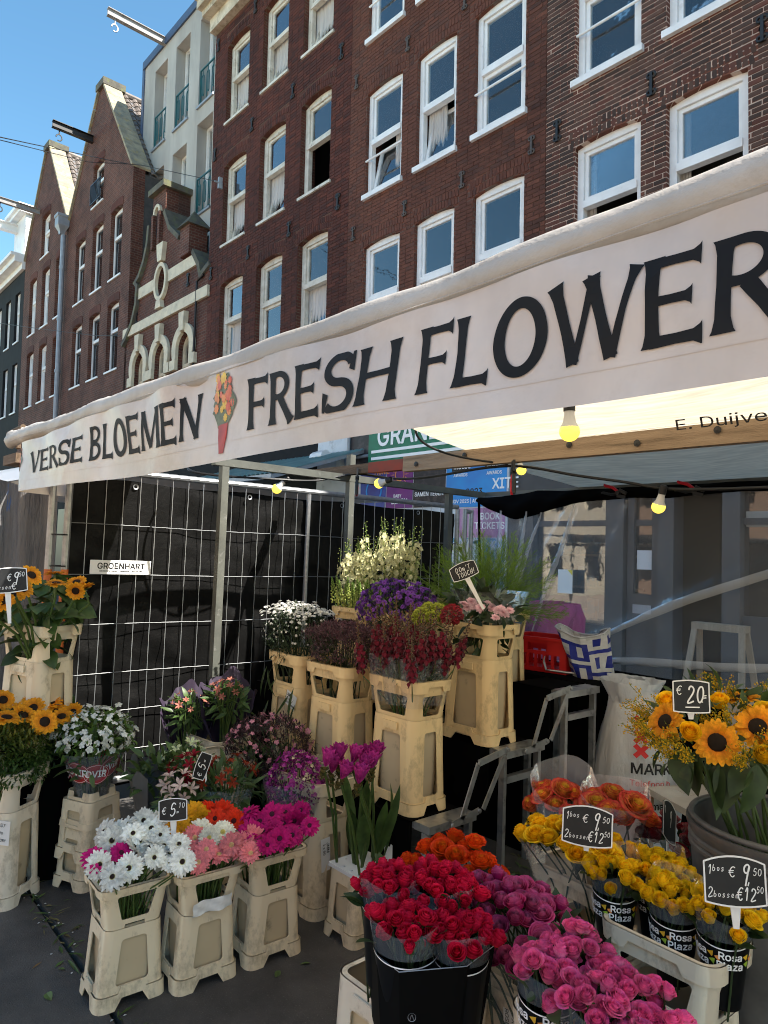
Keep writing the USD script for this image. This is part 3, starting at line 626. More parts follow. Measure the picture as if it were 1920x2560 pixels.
# ------------------------------------------------------------------ black painted house at the far left
hD = thing('black_house', 'black painted house with white cornice and white dormer at the far left', 'house')
wD = [(a, b_, c, d) for a, b_ in ((-31.98, -31.24), (-33.42, -32.68), (-34.9, -34.15), (-36.4, -35.6)) for c, d in ((6.8, 8.82), (9.72, 11.76))]
front(hD, sbox(-37.5, 3.5, -30.72, 12.5), [arch(*w, 0.0) for w in wD], LOOK['black_paint'])
body(hD, -37.4, -30.75, 12.5)
for k, w in enumerate(wD): window(hD, *w, rise=0, lower='fixed', split=0.6, rec=0.1, frame='white_paint', sill='white_paint', seed=90 + k, cur=(0.02, 0.6))
b = MB(); b.box((-37.5, -0.12, 12.5), (-30.72, 0.3, 12.75)); b.box((-37.5, -0.4, 12.75), (-30.72, 0.3, 12.98)); b.box((-37.5, -0.55, 12.98), (-30.72, 0.3, 13.1)); b.map(FAC); b.build('cornice', LOOK['white_paint'], hD)
b = MB(); b.add([(-37.5, 0.3, 13.1), (-30.75, 0.3, 13.1), (-31.6, 3.5, 15.4), (-37.5, 3.5, 15.4), (-30.75, 9, 13.1), (-37.5, 9, 13.1)], [[0, 1, 2], [0, 2, 3], [1, 4, 2], [3, 2, 4], [3, 4, 5]]); b.map(FAC); b.build('roof', LOOK['old_flashing'], hD)
b = MB(); b.box((-32.6, 0.0, 13.12), (-31.0, 2.6, 14.9)); b.map(FAC); dm = b.build('dormer', LOOK['white_paint'], hD)
b = MB()
for k in range(9): b.box((-30.995, 0.02, 13.15 + 0.19 * k), (-30.97, 2.5, 13.15 + 0.19 * k + 0.17))
b.map(FAC); b.build('plank', LOOK['white_paint'], dm)
b = MB(); b.box((-32.75, -0.25, 14.9), (-30.85, 2.7, 15.05)); b.box((-32.85, -0.35, 15.05), (-30.75, 2.7, 15.2)); b.map(FAC); b.build('dormer_cornice', LOOK['white_paint'], dm)
hoist(-32.2, 0, 14.6, 1.9, 'white_paint', 'white hoisting beam on the dormer of the black house', 0.3, 0.34)
# ------------------------------------------------------------------ houses that close the street to the right, outside the frame
hE = thing('brick_house', 'brown brick house front farther right along the street', 'house')
front(hE, sbox(-1.195, 3.5, 30.0, 12.6), [arch(a, a + 1.0, c, c + 1.85, 0.05) for a in np.arange(0.2, 28, 1.7) for c in (5.0, 7.75, 10.5)], LOOK['brick_brown'])
body(hE, -1.19, 30.0, 12.6)

# the other side of the street, behind the camera: it bounces the sunlight and shows in the panes
mat('brick_warm_far', (0.4, 0.26, 0.17), (0.34, 0.21, 0.14), scale=2, rough=0.85)
mat('plaster_cream', (0.75, 0.64, 0.47), (0.68, 0.57, 0.42), scale=1, rough=0.85)
ORDN = 'first second third fourth fifth sixth seventh eighth ninth tenth eleventh'.split()
for k in range(11):
    x0 = -46 + k * 7.0; h = (10.5, 11.4, 9.8, 11.0)[k % 4]
    t = thing('row_house', f'{ORDN[k]} house from the left in the terrace across the street, ' + ('brick', 'cream plastered')[k % 2], 'house', group=('brick houses', 'cream houses')[k % 2] + ' across the street')
    y = -15.5
    sh = sbox(x0, 0, x0 + 6.96, h).difference(unary_union([sbox(a, c, a + 1.0, c + 1.7) for a in (x0 + 0.8, x0 + 3.0, x0 + 5.2) for c in (0.8, 4.2, 7.2, 9.6)]))
    b = MB(); b.poly(sh, -0.3, 0, lambda u, v, d: np.stack([u, y + d, v], -1)); b.build('wall', LOOK['brick_warm_far' if k % 2 == 0 else 'plaster_cream'], t)
    b = MB(); b.box((x0, y - 8, 0), (x0 + 6.96, y - 0.45, h)); b.build('outer_shell', LOOK['room_dark'], t)
# ------------------------------------------------------------------ ground
mat('asphalt', (0.115, 0.106, 0.098), (0.06, 0.056, 0.053), scale=3, rough=0.85, bump=0.007, bscale=170, dirt=((0.22, 0.21, 0.2), 150, 0.57, 0.68), spec=0.3, stain=(1.1, (0.7, 0.7, 0.7), (1.25, 1.22, 1.2)))
mat('asphalt_dark', (0.1, 0.093, 0.087), (0.052, 0.049, 0.047), scale=3, rough=0.8, bump=0.007, bscale=170, dirt=((0.19, 0.185, 0.175), 150, 0.57, 0.68), spec=0.3, stain=(1.1, (0.7, 0.7, 0.7), (1.25, 1.22, 1.2)))
mat('joint_soil', (0.03, 0.027, 0.02), (0.05, 0.05, 0.03), scale=60, rough=0.95, bump=0.01, bscale=120)
b = MB(); b.box((-260, -260, -0.3), (260, 260, -0.03)); b.build('ground', LOOK['joint_soil'], kind='structure')
ja, jb = onz(77, 2231), onz(300, 2560)
jd = (jb - ja)[:2] / np.linalg.norm((jb - ja)[:2]); jn = np.array([-jd[1], jd[0]])
def halfplane(sg, gap):
    c = ja[:2] + jn * sg * gap
    return Polygon([c + jd * 60, c - jd * 60, c - jd * 60 + jn * sg * 60, c + jd * 60 + jn * sg * 60])
yard = sbox(-60, -2.2, 40, 7.3)
near = Polygon(ja[:2] + np.array(o) for o in ((-9, -9), (9, -9), (9, 9), (-9, 9)))
flat = lambda u, v, d: np.stack([u, v, d], -1)
for sg, m, nm in ((1, 'asphalt_dark', 'pavement'), (-1, 'asphalt', 'road')):
    b = MB(); b.poly(halfplane(sg, 0.012).intersection(yard), -0.12, 0.0, flat); b.build(nm, LOOK[m], kind='structure')
mat('clinker', (0.36, 0.27, 0.2), (0.28, 0.21, 0.155), scale=8, rough=0.85, bump=0.006, bscale=30)
b = MB(); b.box((-60, -15.4, -0.12), (60, -2.22, -0.01)); b.build('road', LOOK['clinker'], kind='structure')
# ------------------------------------------------------------------ shopfronts below the houses (seen through the stall)
mat('shop_grey', (0.06, 0.062, 0.066), (0.045, 0.047, 0.05), scale=2, rough=0.5)
mat('room_black', (0.02, 0.02, 0.021), rough=0.9)
mat('shop_white', (0.62, 0.66, 0.7), (0.5, 0.54, 0.58), scale=2, rough=0.6, dirt=((0.25, 0.26, 0.27), 5, 0.55, 0.75))
mat('paper', (0.75, 0.75, 0.74), rough=0.8)
mat('poster_blue', (0.03, 0.22, 0.62), (0.02, 0.3, 0.7), scale=2.5, rough=0.45)
mat('poster_violet', (0.06, 0.05, 0.22), (0.05, 0.09, 0.33), scale=3, rough=0.45)
mat('poster_plum', (0.2, 0.03, 0.2), (0.13, 0.03, 0.17), scale=3, rough=0.45)
mat('poster_black', (0.02, 0.018, 0.02), (0.09, 0.07, 0.07), scale=7, rough=0.45, ramp=(0.5, 0.75))
mat('poster_pink', (0.35, 0.1, 0.3), (0.5, 0.3, 0.45), scale=5, rough=0.5)
mat('poster_torn', (0.5, 0.55, 0.6), (0.12, 0.3, 0.5), scale=8, rough=0.6, ramp=(0.45, 0.5))
mat('print_white', (0.85, 0.85, 0.85), rough=0.6)
mat('print_black', (0.012, 0.012, 0.013), rough=0.5)
mat('print_red', (0.6, 0.03, 0.02), rough=0.5)
mat('print_orange', (0.75, 0.3, 0.08), rough=0.5)
mat('sign_green', (0.0, 0.16, 0.085), (0.0, 0.13, 0.07), rough=0.35)
mat('teal_sheet', (0.16, 0.28, 0.27), (0.1, 0.2, 0.2), scale=3, rough=0.4)
mat('white_sheet', (0.78, 0.8, 0.82), rough=0.5)
def text(root, s, h, at, R, m, name='lettering', bold=False, depth=0.0012, width=None):
    tm = meshkit.text_mesh(s, h, depth, bold); V = np.array(tm.vertices)
    if width: V[:, 0] *= width / V[:, 0].max()
    V = V @ np.asarray(R).T + np.asarray(at)
    return put(name, proto(V, np.array(tm.faces)), LOOK[m], root)
FACE = np.stack([[1, 0, 0], [0, 0, 1.0], [0, -1, 0]], 1)           # text standing, facing the street (-y)
YF = 7.55
sf = thing('shopfront', 'grey painted shopfront with glazed doors behind the clear plastic sheet', 'shopfront')
b = MB()
b.box((-6.0, YF, 2.35), (0.6, YF + 0.25, 3.6)); b.build('fascia', LOOK['shop_grey'], sf)
for x0, x1 in ((-6.0, -5.6), (-4.55, -4.32), (-3.9, -3.72), (-3.2, -3.02), (-1.9, -1.7), (-0.4, -0.2)):
    b = MB(); b.box((x0, YF - 0.03, 0), (x1, YF + 0.2, 2.35)); b.build('pilaster', LOOK['shop_grey'], sf)
for x0, x1, zs in ((-5.6, -4.55, 0.75), (-4.32, -3.9, 0.2), (-3.02, -1.9, 1.0), (-1.7, -0.4, 0.3)):
    b = MB(); b.box((x0, YF + 0.05, 0), (x1, YF + 0.12, zs)); b.box((x0, YF + 0.06, 2.0), (x1, YF + 0.12, 2.07)); b.box((x0, YF + 0.04, zs), (x1, YF + 0.13, zs + 0.07)); b.build('stall_riser', LOOK['shop_grey'], sf)
    b = MB(); b.box((x0, YF + 0.085, zs + 0.07), (x1, YF + 0.095, 2.35)); b.build('pane', LOOK['window_glass'], sf)
b = MB(); b.box((-4.3, YF + 0.03, 0.05), (-3.92, YF + 0.084, 1.22)); b.box((-4.3, YF + 0.03, 1.22), (-4.22, YF + 0.08, 2.34)); b.box((-4.0, YF + 0.03, 1.22), (-3.92, YF + 0.08, 2.34)); d_ = b.build('door', LOOK['shop_grey'], sf)
b = MB(); b.box((-4.22, YF + 0.02, 1.0), (-4.0, YF + 0.029, 1.1)); b.build('letter_slot', LOOK['zinc_pipe'], d_)
b = MB(); b.box((-4.2, YF + 0.07, 1.5), (-3.98, YF + 0.075, 1.72)); b.build('notice', LOOK['paper'], sf)
b = MB(); b.box((-3.0, YF + 0.07, 1.98), (-2.2, YF + 0.08, 2.14)); b.build('notice', LOOK['room_light'], sf)
b = MB(); b.box((-6.0, YF + 2.4, 0), (0.6, YF + 2.5, 3.4)); b.box((-6.0, YF + 0.3, 3.3), (0.6, YF + 2.4, 3.45)); b.box((0.55, YF + 0.3, 0), (0.65, YF + 2.4, 3.3)); b.box((-6.05, YF + 0.3, 0), (-5.95, YF + 2.4, 3.3)); b.build('back_wall', LOOK['room_black'], sf)
mat('shop_goods', (0.2, 0.16, 0.12), (0.05, 0.12, 0.16), scale=9, rough=0.7, ramp=(0.45, 0.55))
for k in range(3):
    b = MB(); b.box((-5.7, YF + 0.5 + 0.1 * k, 0.8 + 0.42 * k), (-4.5, YF + 0.8, 0.83 + 0.42 * k)); b.box((-2.9, YF + 0.5, 1.1 + 0.35 * k), (-1.9, YF + 0.8, 1.13 + 0.35 * k)); sh = b.build('shelf', LOOK['raw_wood'], sf)
    b = MB()
    for q in range(16):
        x = (-5.65 if q % 2 else -2.85) + RNG.random() * 0.85; h = 0.08 + 0.18 * RNG.random(); z = (0.83 + 0.42 * k if q % 2 else 1.13 + 0.35 * k); w = 0.05 + 0.08 * RNG.random()
        b.box((x, YF + 0.6, z), (x + w, YF + 0.7, z + h))
    b.build('goods', LOOK['shop_goods'], sh, kind='stuff')
nt = thing('notice', 'white sheet of paper with a yellow corner pinned beside the shop door', 'notice', kind=None)
b = MB(); b.box((-5.19, YF - 0.045, 1.17), (-4.98, YF - 0.04, 1.46)); b.build('sheet', LOOK['paper'], nt)
mat('yellow_print', (0.75, 0.6, 0.05), rough=0.6)
b = MB(); b.add([(-5.05, YF - 0.047, 1.459), (-4.981, YF - 0.047, 1.459), (-4.981, YF - 0.047, 1.39)], [[0, 2, 1]]); b.build('corner_print', LOOK['yellow_print'], nt)

hw = thing('hoarding', 'white hoarding covered with concert posters behind the end of the fence', 'hoarding')
b = MB(); b.box((-9.5, YF - 0.02, 0), (-6.02, YF + 0.2, 3.7)); b.build('board', LOOK['shop_white'], hw)
def poster(x0, x1, z0, z1, m, items):
    b = MB(); b.box((x0, YF - 0.028, z0), (x1, YF - 0.022, z1)); p = b.build('poster', LOOK[m], hw)
    for s, x, z, h, mm in items: text(p, s, h, (x, YF - 0.029, z), FACE, mm, bold=True)
    return p
p = poster(-9.12, -8.49, 2.3, 3.05, 'poster_violet', [('HOME', -8.78, 2.86, 0.09, 'print_orange')])
b = MB(); b.lathe([(0.17, 0), (0.2, 0.002), (0.2, 0.004), (0.17, 0.005)], 20, (-8.78, YF - 0.028, 2.6), rotx(PI / 2)); b.build('motif', LOOK['poster_blue'], p)
p = poster(-8.47, -7.87, 2.3, 3.05, 'poster_plum', [('BABY', -8.3, 2.47, 0.05, 'print_white'), ('BEACH', -8.35, 2.37, 0.08, 'print_white')])
b = MB()
for a in np.arange(0, 2 * PI, PI / 9): b.add([(-8.17 + .13 * math.cos(a - .06), YF - .031, 2.83 + .13 * math.sin(a - .06)), (-8.17 + .13 * math.cos(a + .06), YF - .031, 2.83 + .13 * math.sin(a + .06)), (-8.17 + .22 * math.cos(a), YF - .031, 2.83 + .22 * math.sin(a))], [[0, 1, 2]])
b.lathe([(0.09, 0), (0.11, 0.003)], 20, (-8.17, YF - 0.029, 2.83), rotx(PI / 2)); b.build('sunburst', LOOK['print_orange'], p)
poster(-7.85, -7.18, 2.3, 3.1, 'poster_black', [('SAMEN TEGEN ELKAAR', -7.82, 2.47, 0.062, 'print_white'), ('NATIONALE', -7.7, 2.98, 0.06, 'print_white')])
p = poster(-7.16, -6.05, 2.28, 3.1, 'poster_blue', [('AWARDS', -7.02, 2.72, 0.045, 'print_white'), ('AWARDS', -6.4, 2.72, 0.045, 'print_white'), ('XITE', -6.3, 2.52, 0.14, 'print_white'), ('2023', -6.78, 2.45, 0.09, 'print_black'), ('2 NOV 2023 | AFAS LIVE', -7.12, 2.34, 0.05, 'print_white')])
for x in (-7.05, -6.43):
    b = MB(); b.box((x, YF - 0.032, 2.8), (x + 0.33, YF - 0.029, 2.93)); q = b.build('text_block', LOOK['print_black'], p)
    text(q, 'MUSIC', 0.07, (x + 0.03, YF - 0.033, 2.83), FACE, 'print_white', bold=True)
poster(-6.95, -6.06, 1.85, 2.26, 'poster_pink', [('BOOK', -6.5, 2.1, 0.09, 'print_white'), ('TICKETS', -6.6, 1.97, 0.09, 'print_white')])
poster(-7.3, -6.06, 0.8, 1.84, 'poster_torn', [])
pb = thing('letter_box', 'small white metal letter box with a black slot on the hoarding', 'letter box')
b = MB(); b.box((-6.78, YF - 0.26, 1.4), (-6.5, YF - 0.03, 1.76)); b.add([(-6.8, YF - 0.29, 1.76), (-6.48, YF - 0.29, 1.76), (-6.48, YF - 0.03, 1.83), (-6.8, YF - 0.03, 1.83), (-6.8, YF - .29, 1.75), (-6.48, YF - .29, 1.75)], [[0, 1, 2], [0, 2, 3], [0, 4, 5], [0, 5, 1]]); b.build('body', LOOK['white_paint'], pb)
b = MB(); b.box((-6.74, YF - 0.265, 1.66), (-6.54, YF - 0.258, 1.71)); b.build('slot', LOOK['print_black'], pb)
gs = thing('shop_sign', 'green shop sign with white stripes and lettering above the posters', 'sign')
b = MB(); b.box((-8.8, YF - 0.16, 3.03), (-6.05, YF - 0.03, 3.62)); b.build('board', LOOK['sign_green'], gs)
for z in (3.08, 3.19): b = MB(); b.box((-8.72, YF - 0.166, z), (-6.3, YF - 0.161, z + 0.045)); b.build('stripe', LOOK['print_white'], gs)
text(gs, 'GRAND', 0.3, (-8.6, YF - 0.165, 3.3), FACE, 'print_white', bold=True)
sg = thing('shop_shutter', 'white and pale blue shop wall with a grey window beside the green sign', 'shop wall')
b = MB(); b.box((-10.4, YF - 0.01, 0), (-9.52, YF + 0.2, 3.7)); b.build('wall', LOOK['shop_white'], sg)
b = MB(); b.box((-9.4, YF - 0.06, 3.07), (-8.84, YF - 0.025, 3.6)); b.build('shutter', LOOK['poster_black'], sg)
b = MB(); b.tube([(-9.42, YF - 0.08, 3.18), (-8.82, YF - 0.08, 3.18)], 0.03, 8); b.tube([(-9.42, YF - .08, 2.9), (-9.42, YF - .08, 3.6)], 0.03, 8); b.build('pipe', LOOK['zinc_pipe'], sg)
b = MB(); b.tube([(-10.1, YF - 0.3, 3.2), (-9.75, YF - 0.3, 3.22)], 0.11, 10); b.build('vent_pipe', LOOK['white_paint'], sg)
b = MB(); b.box((-9.72, YF - 0.1, 3.05), (-9.6, YF - 0.02, 3.2)); b.build('junction_box', LOOK['white_paint'], sg)
# the rest of the ground floors to the left
gf = thing('shopfront', 'dark ground floor shopfronts beneath the houses at the left', 'shopfront')
b = MB(); b.box((-37.5, YF + 0.02, 0), (-10.45, YF + 0.3, 3.6)); b.build('wall', LOOK['black_paint'], gf)
for k in range(9):
    x = -36.5 + 2.9 * k; b = MB(); b.box((x, YF - 0.01, 0.6), (x + 2.0, YF + 0.015, 2.7)); b.build('pane', LOOK['black_frame'], gf)
aw = thing('awning', 'teal corrugated sheet awning sticking out under the banner', 'awning')
for k in range(26):
    x0, x1 = -12.4 + k * 0.13, -12.4 + (k + 1) * 0.13; G = []
    for s in np.linspace(0, 1, 5): G.append([(x0 + (x1 - x0) * s, 5.75, 2.72 + 0.025 * math.sin(s * PI)), (x0 + (x1 - x0) * s, 7.5, 3.3 + 0.025 * math.sin(s * PI))])
    b = MB(); b.grid(np.array(G)); b.build('corrugation', LOOK['teal_sheet'], aw)
b = MB(); b.box((-12.4, 5.7, 2.64), (-9.02, 5.76, 2.71)); b.bar((-9.05, 5.75, 2.68), (-9.05, 7.5, 3.27), 0.05, 0.06); b.build('frame', LOOK['zinc_pipe'], aw)

# ------------------------------------------------------------------ the stall: frame, beam, canopy, banner
mat('steel_dull', (0.125, 0.13, 0.115), (0.085, 0.09, 0.08), scale=6, rough=0.5, metal=0.35, dirt=((0.2, 0.2, 0.19), 20, 0.6, 0.7), bump=0.001, bscale=40)
mat('galvanised', (0.4, 0.41, 0.42), (0.3, 0.31, 0.32), scale=30, rough=0.38, metal=0.7, dirt=((0.3, 0.29, 0.27), 8, 0.6, 0.8))
mat('aluminium', (0.5, 0.51, 0.52), (0.4, 0.41, 0.42), scale=12, rough=0.32, metal=0.85, rrough=(0.25, 0.5))
mat('post_orange', (0.62, 0.16, 0.03), (0.5, 0.12, 0.03), scale=20, rough=0.5)
mat('beam_wood', (0.4, 0.29, 0.19), (0.27, 0.19, 0.12), scale=3, rough=0.8, bump=0.004, bscale=30, stretch=(0.6, 9, 9), dirt=((0.12, 0.09, 0.06), 3, 0.56, 0.72))
mat('beam_old', (0.22, 0.15, 0.1), (0.12, 0.08, 0.05), scale=4, rough=0.9, bump=0.008, bscale=40, stretch=(0.6, 9, 9))
mat('tarp_black', (0.0035, 0.0035, 0.0035), (0.006, 0.006, 0.006), scale=3, rough=0.45, bump=0.007, bscale=7, rrough=(0.35, 0.5), spec=0.13)
mat('tarp_silver', (0.16, 0.155, 0.15), (0.1, 0.095, 0.095), scale=5, rough=0.35, bump=0.025, bscale=7, stretch=(4, 4, 0.7), dirt=((0.04, 0.12, 0.3), 2.2, 0.66, 0.7))
mat('cloth_black', (0.0025, 0.0025, 0.0026), rough=0.95, spec=0.04)
mat('canopy', (0.72, 0.64, 0.49), (0.52, 0.46, 0.35), scale=14, rough=0.6, bump=0.004, bscale=25, stretch=(0.35, 2, 3), translucent=0.5, dirt=((0.55, 0.47, 0.33), 5, 0.56, 0.8))
mat('canopy_roll', (0.5, 0.465, 0.42), (0.37, 0.335, 0.29), scale=2.5, rough=0.55, bump=0.006, bscale=14, dirt=((0.3, 0.25, 0.2), 4, 0.55, 0.78))
mat('banner', (0.63, 0.57, 0.53), (0.53, 0.47, 0.43), scale=2, rough=0.36, bump=0.003, bscale=9, dirt=((0.42, 0.34, 0.28), 2.4, 0.5, 0.8), spec=0.5, stain=(1.6, (0.82, 0.8, 0.78), (1.12, 1.1, 1.08)))
mat('banner_ink', (0.01, 0.01, 0.011), (0.016, 0.016, 0.017), scale=5, rough=0.6, spec=0.15)
XF, ZB = -3.7, 2.055
st = thing('stall_frame', 'square steel tube frame of the flower stall with three posts at its left side', 'stall frame')
for y in (2.02, 2.96, 3.92):
    b = MB(); b.box((XF - 0.022, y - 0.022, 0), (XF + 0.022, y + 0.022, ZB + (0.16 if y > 2.5 and y < 3.5 else -0.021))); b.build('post', LOOK['steel_dull'], st)
b = MB(); b.box((XF - 0.024, 1.95, ZB - 0.02), (XF + 0.024, 4.32, ZB + 0.024)); b.build('side_rail', LOOK['steel_dull'], st)
b = MB(); b.box((XF - 0.018, 2.045, 0.48), (XF + 0.018, 2.935, 0.52)); b.build('low_rail', LOOK['steel_dull'], st)
b = MB(); b.box((XF - 0.024, 4.32, ZB - 0.02), (2.6, 4.365, ZB + 0.025)); b.build('back_rail', LOOK['steel_dull'], st)
b = MB(); b.box((2.5, 1.95, 0), (2.545, 2.0, 2.1)); b.box((2.5, 4.28, 0), (2.545, 4.318, ZB - 0.021)); b.box((2.5, 2.001, ZB - 0.02), (2.545, 4.279, ZB + 0.025)); b.build('side_rail', LOOK['steel_dull'], st)
bm = thing('roof_beam', 'worn timber beam across the stall roof with a red stained end', 'beam')
b = MB(); b.bar((-3.12, 2.92, 2.105), (2.7, 2.92, 2.07), 0.09, 0.05, (0, 1, 0)); b.build('beam', LOOK['beam_wood'], bm)
b = MB(); b.bar((-4.05, 2.925, 2.105), (-3.45, 2.925, 2.106), 0.06, 0.045, (0, 1, 0)); b.build('old_end', LOOK['beam_old'], bm)
mat('red_stain', (0.3, 0.05, 0.03), (0.2, 0.06, 0.04), scale=14, rough=0.8)
b = MB(); b.bar((-3.45, 2.925, 2.106), (-3.1, 2.922, 2.105), 0.066, 0.048, (0, 1, 0)); b.build('stained_piece', LOOK['red_stain'], bm)
for x in (-3.0, -2.62, -1.95, -1.6, -1.25): b = MB(); b.lathe([(0, 0), (0.014, 0.002), (0.016, 0.008), (0, 0.012)], 10, (x, 2.895, 2.107 - 0.006 * (x + 3.12) + 0.012 * math.sin(x * 9)), rotx(PI / 2)); b.build('bolt', LOOK['iron_black'], bm)
def cz(y): return np.interp(y, [1.1, 2.94, 4.5], [2.19, 2.155, 2.085])
ca = thing('canopy', 'translucent off white tarpaulin roof of the flower stall, bright with sun', 'canopy')
def sheet(fl, y0, y1, x1=2.7, nx=60, ny=26, thick=0.0):
    G = []
    for y in np.linspace(y0, y1, ny):
        xs = fl(y) + (x1 - fl(y)) * np.linspace(0, 1, nx)
        G.append(np.stack([xs, np.full(nx, y), cz(y) + 0.018 * np.sin(xs * 5.0 + y * 2) * math.sin(max(0, min(1, (y - y0) / (y1 - y0))) * PI) - 0.012 * math.sin((y - y0) / (y1 - y0) * PI)], -1))
    return np.array(G)
b = MB(); b.grid(sheet(lambda y: np.interp(y, [1.15, 1.8, 2.2, 2.94], [-4.25, -4.25, -2.35, -2.66]), 1.15, 2.94)); b.build('front_sheet', LOOK['canopy'], ca, smooth=True)
b = MB(); b.grid(sheet(lambda y: np.interp(y, [2.94, 4.5], [-2.66, -2.9]), 2.945, 4.5)); b.build('back_sheet', LOOK['canopy'], ca, smooth=True)
text(ca, 'E. Duijvelshof', 0.042, onz(1688, 1076, 2.095), np.stack([[1, 0, 0], [0, -0.35, 0.93], [0, -0.93, -0.35]], 1) @ np.diag([1.5, 1, 1]), 'print_black')
# rolled front edge of the tarpaulin
YB = 1.15
def roll_c(x): return np.stack([x, YB - 0.02 + 0.006 * np.sin(x * 3.1), 2.168 - 0.022 * np.clip((x + 4.6) / 2.4, 0, 1) + 0.003 * np.sin(x * 2.3 + 1) + 0.002 * np.sin(x * 7)], -1)
xs = np.linspace(-4.68, 1.6, 150); th = np.linspace(0, 2 * PI, 25)
cc = roll_c(xs); rr = 0.043 + 0.003 * np.sin(xs * 4 + 2) + 0.003 * np.sin(xs * 13)
G = cc[:, None] + np.stack([0 * th[None] + 0 * rr[:, None], rr[:, None] * (1 + 0.05 * np.sin(3 * th + xs[:, None] * 2)) * np.cos(th) * 0.8, rr[:, None] * (1.05 + 0.05 * np.sin(2 * th + xs[:, None] * 3)) * np.sin(th)], -1)
wr = meshkit.noise(np.stack([xs[:, None] * 22 + th[None] * 3, 0 * xs[:, None] + th[None] * 1.2, 0 * xs[:, None] + 0 * th[None]], -1)) - 0.5
fall = np.clip(1 - (xs + 4.68) / 2.8, 0.12, 1)[:, None]
G = G + (wr * 0.016 * fall)[..., None] * np.stack([0 * th, np.cos(th), np.sin(th)], -1)[None]
rl = thing('rolled_tarp', 'rolled grey white tarpaulin edge running along the top of the banner', 'rolled tarpaulin')
b = MB(); b.grid(G); b.add(np.vstack([G[0], cc[:1]]), [[i, i + 1, 25] for i in range(24)]); b.build('roll', LOOK['canopy_roll'], rl, smooth=40)
b = MB(); b.tube([roll_c(np.array(x)) + np.array([0, -0.042 - 0.002 * math.sin(x * 9), -0.026 + 0.002 * math.sin(x * 3)]) for x in np.linspace(-4.6, 1.5, 80)], 0.0022, 5); b.build('seam', LOOK['canopy_roll'], rl)
b = MB(); b.box((-4.95, YB + 0.0, 2.03), (-4.66, YB + 0.09, 2.09)); b.tube([(-4.98, YB + .03, 2.24), (-4.66, YB + .03, 2.25)], 0.017, 8); b.tube([(-4.86, YB + .02, 2.21), (-4.72, YB + .02, 2.215), (-4.7, YB + .02, 2.12)], 0.016, 6); b.build('bracket', LOOK['beam_old'], rl)
# banner: hangs from the roll, wraps round the left corner
BX0, BX1, BZ0, BZ1 = -4.46, 1.5, 1.83, 2.118
def bsurf(x, v):
    """point of the banner's cloth: x along it, v = 0 at the bottom edge, 1 at the top"""
    x, v = np.asarray(x, float), np.asarray(v, float)
    sag = 0.012 * np.sin(x * 2.1 + 0.6) + 0.006 * np.sin(x * 5.3)
    z = BZ0 + 0.004 * np.sin(x * 3) + v * (BZ1 - BZ0 + sag)
    y = YB - 0.062 + 0.022 * (1 - v) * np.sin(x * 1.7) + 0.010 * np.sin(x * 6.1 + v * 2.5) * (0.3 + v * (1 - v) * 2) + 0.006 * np.sin(x * 15 + v * 4) * v * v
    y = y - 0.03 * np.exp(-((x + 2.42) / 0.10) ** 2) * v ** 2 * 0.8 + 0.012 * np.exp(-((x + 2.25) / 0.16) ** 2) * v
    y = y + 0.010 * (meshkit.fbm(np.stack([x * 3.2 + v * 0.9, v * 1.1 + x * 0.3, 0 * (x + v)], -1), 4, 2) - 0.5) + 0.007 * (np.abs(meshkit.noise(np.stack([x * 6 - v * 1.6, v * 0.9, 0 * (x + v) + 3], -1)) - 0.5) - 0.2)
    k = np.clip((BX0 + 0.18 - x) / 0.18, 0, None)                    # turning the corner
    y = y + 0.22 * k ** 1.5
    xx = x + 0.03 * k + np.clip((BX0 + 0.5 - x) / 0.5, 0, 1) ** 2 * (0.12 * (1 - v) - 0.10 * v)
    return np.stack([xx, y, z], -1)
bn = thing('banner', 'long off white banner lettered VERSE BLOEMEN and FRESH FLOWERS along the stall front', 'banner')
xs = np.linspace(BX0 - 0.12, BX1, 260); vs = np.linspace(0, 1, 26)
G = bsurf(xs[:, None] + 0 * vs[None], vs[None] + 0 * xs[:, None]); b = MB(); b.grid(G, flip=True); b.build('cloth', LOOK['banner'], bn, smooth=True)
G = bsurf(xs[:, None] + 0 * vs[None, :2], np.array([0.2, 0.206])[None] + 0 * xs[:, None]) + np.array([0, -0.0012, 0]); b = MB(); b.grid(G, flip=True); b.build('hem', LOOK['banner'], bn, smooth=True)
# ------------------------------------------------------------------ lettering of the banner: flared capitals
def stem(p, q, w, f0=1, f1=1, fl=0.05):
    """a stroke whose ends flare into wedge serifs"""
    p, q = np.array(p, float), np.array(q, float); d = q - p; L = np.linalg.norm(d); d /= L; n = np.array([-d[1], d[0]])
    t = np.array([0, 0.04, 0.16, 0.5, 0.84, 0.96, 1.0]); wd = np.array([w / 2 + fl * f0, w / 2 + fl * 0.55 * f0, w / 2 * 1.0, w / 2 * 0.9, w / 2 * 1.0, w / 2 + fl * 0.55 * f1, w / 2 + fl * f1])
    a = [p + d * L * k + n * g for k, g in zip(t, wd)]; c = [p + d * L * k - n * g for k, g in zip(t, wd)]
    return Polygon(a + c[::-1]).buffer(0)
def ring(cx, cy, rx, ry, w): return affinity.scale(Point(cx, cy).buffer(1, 24), rx, ry).difference(affinity.scale(Point(cx, cy).buffer(1, 24), rx - w, ry - w * 0.72))
W = 0.17
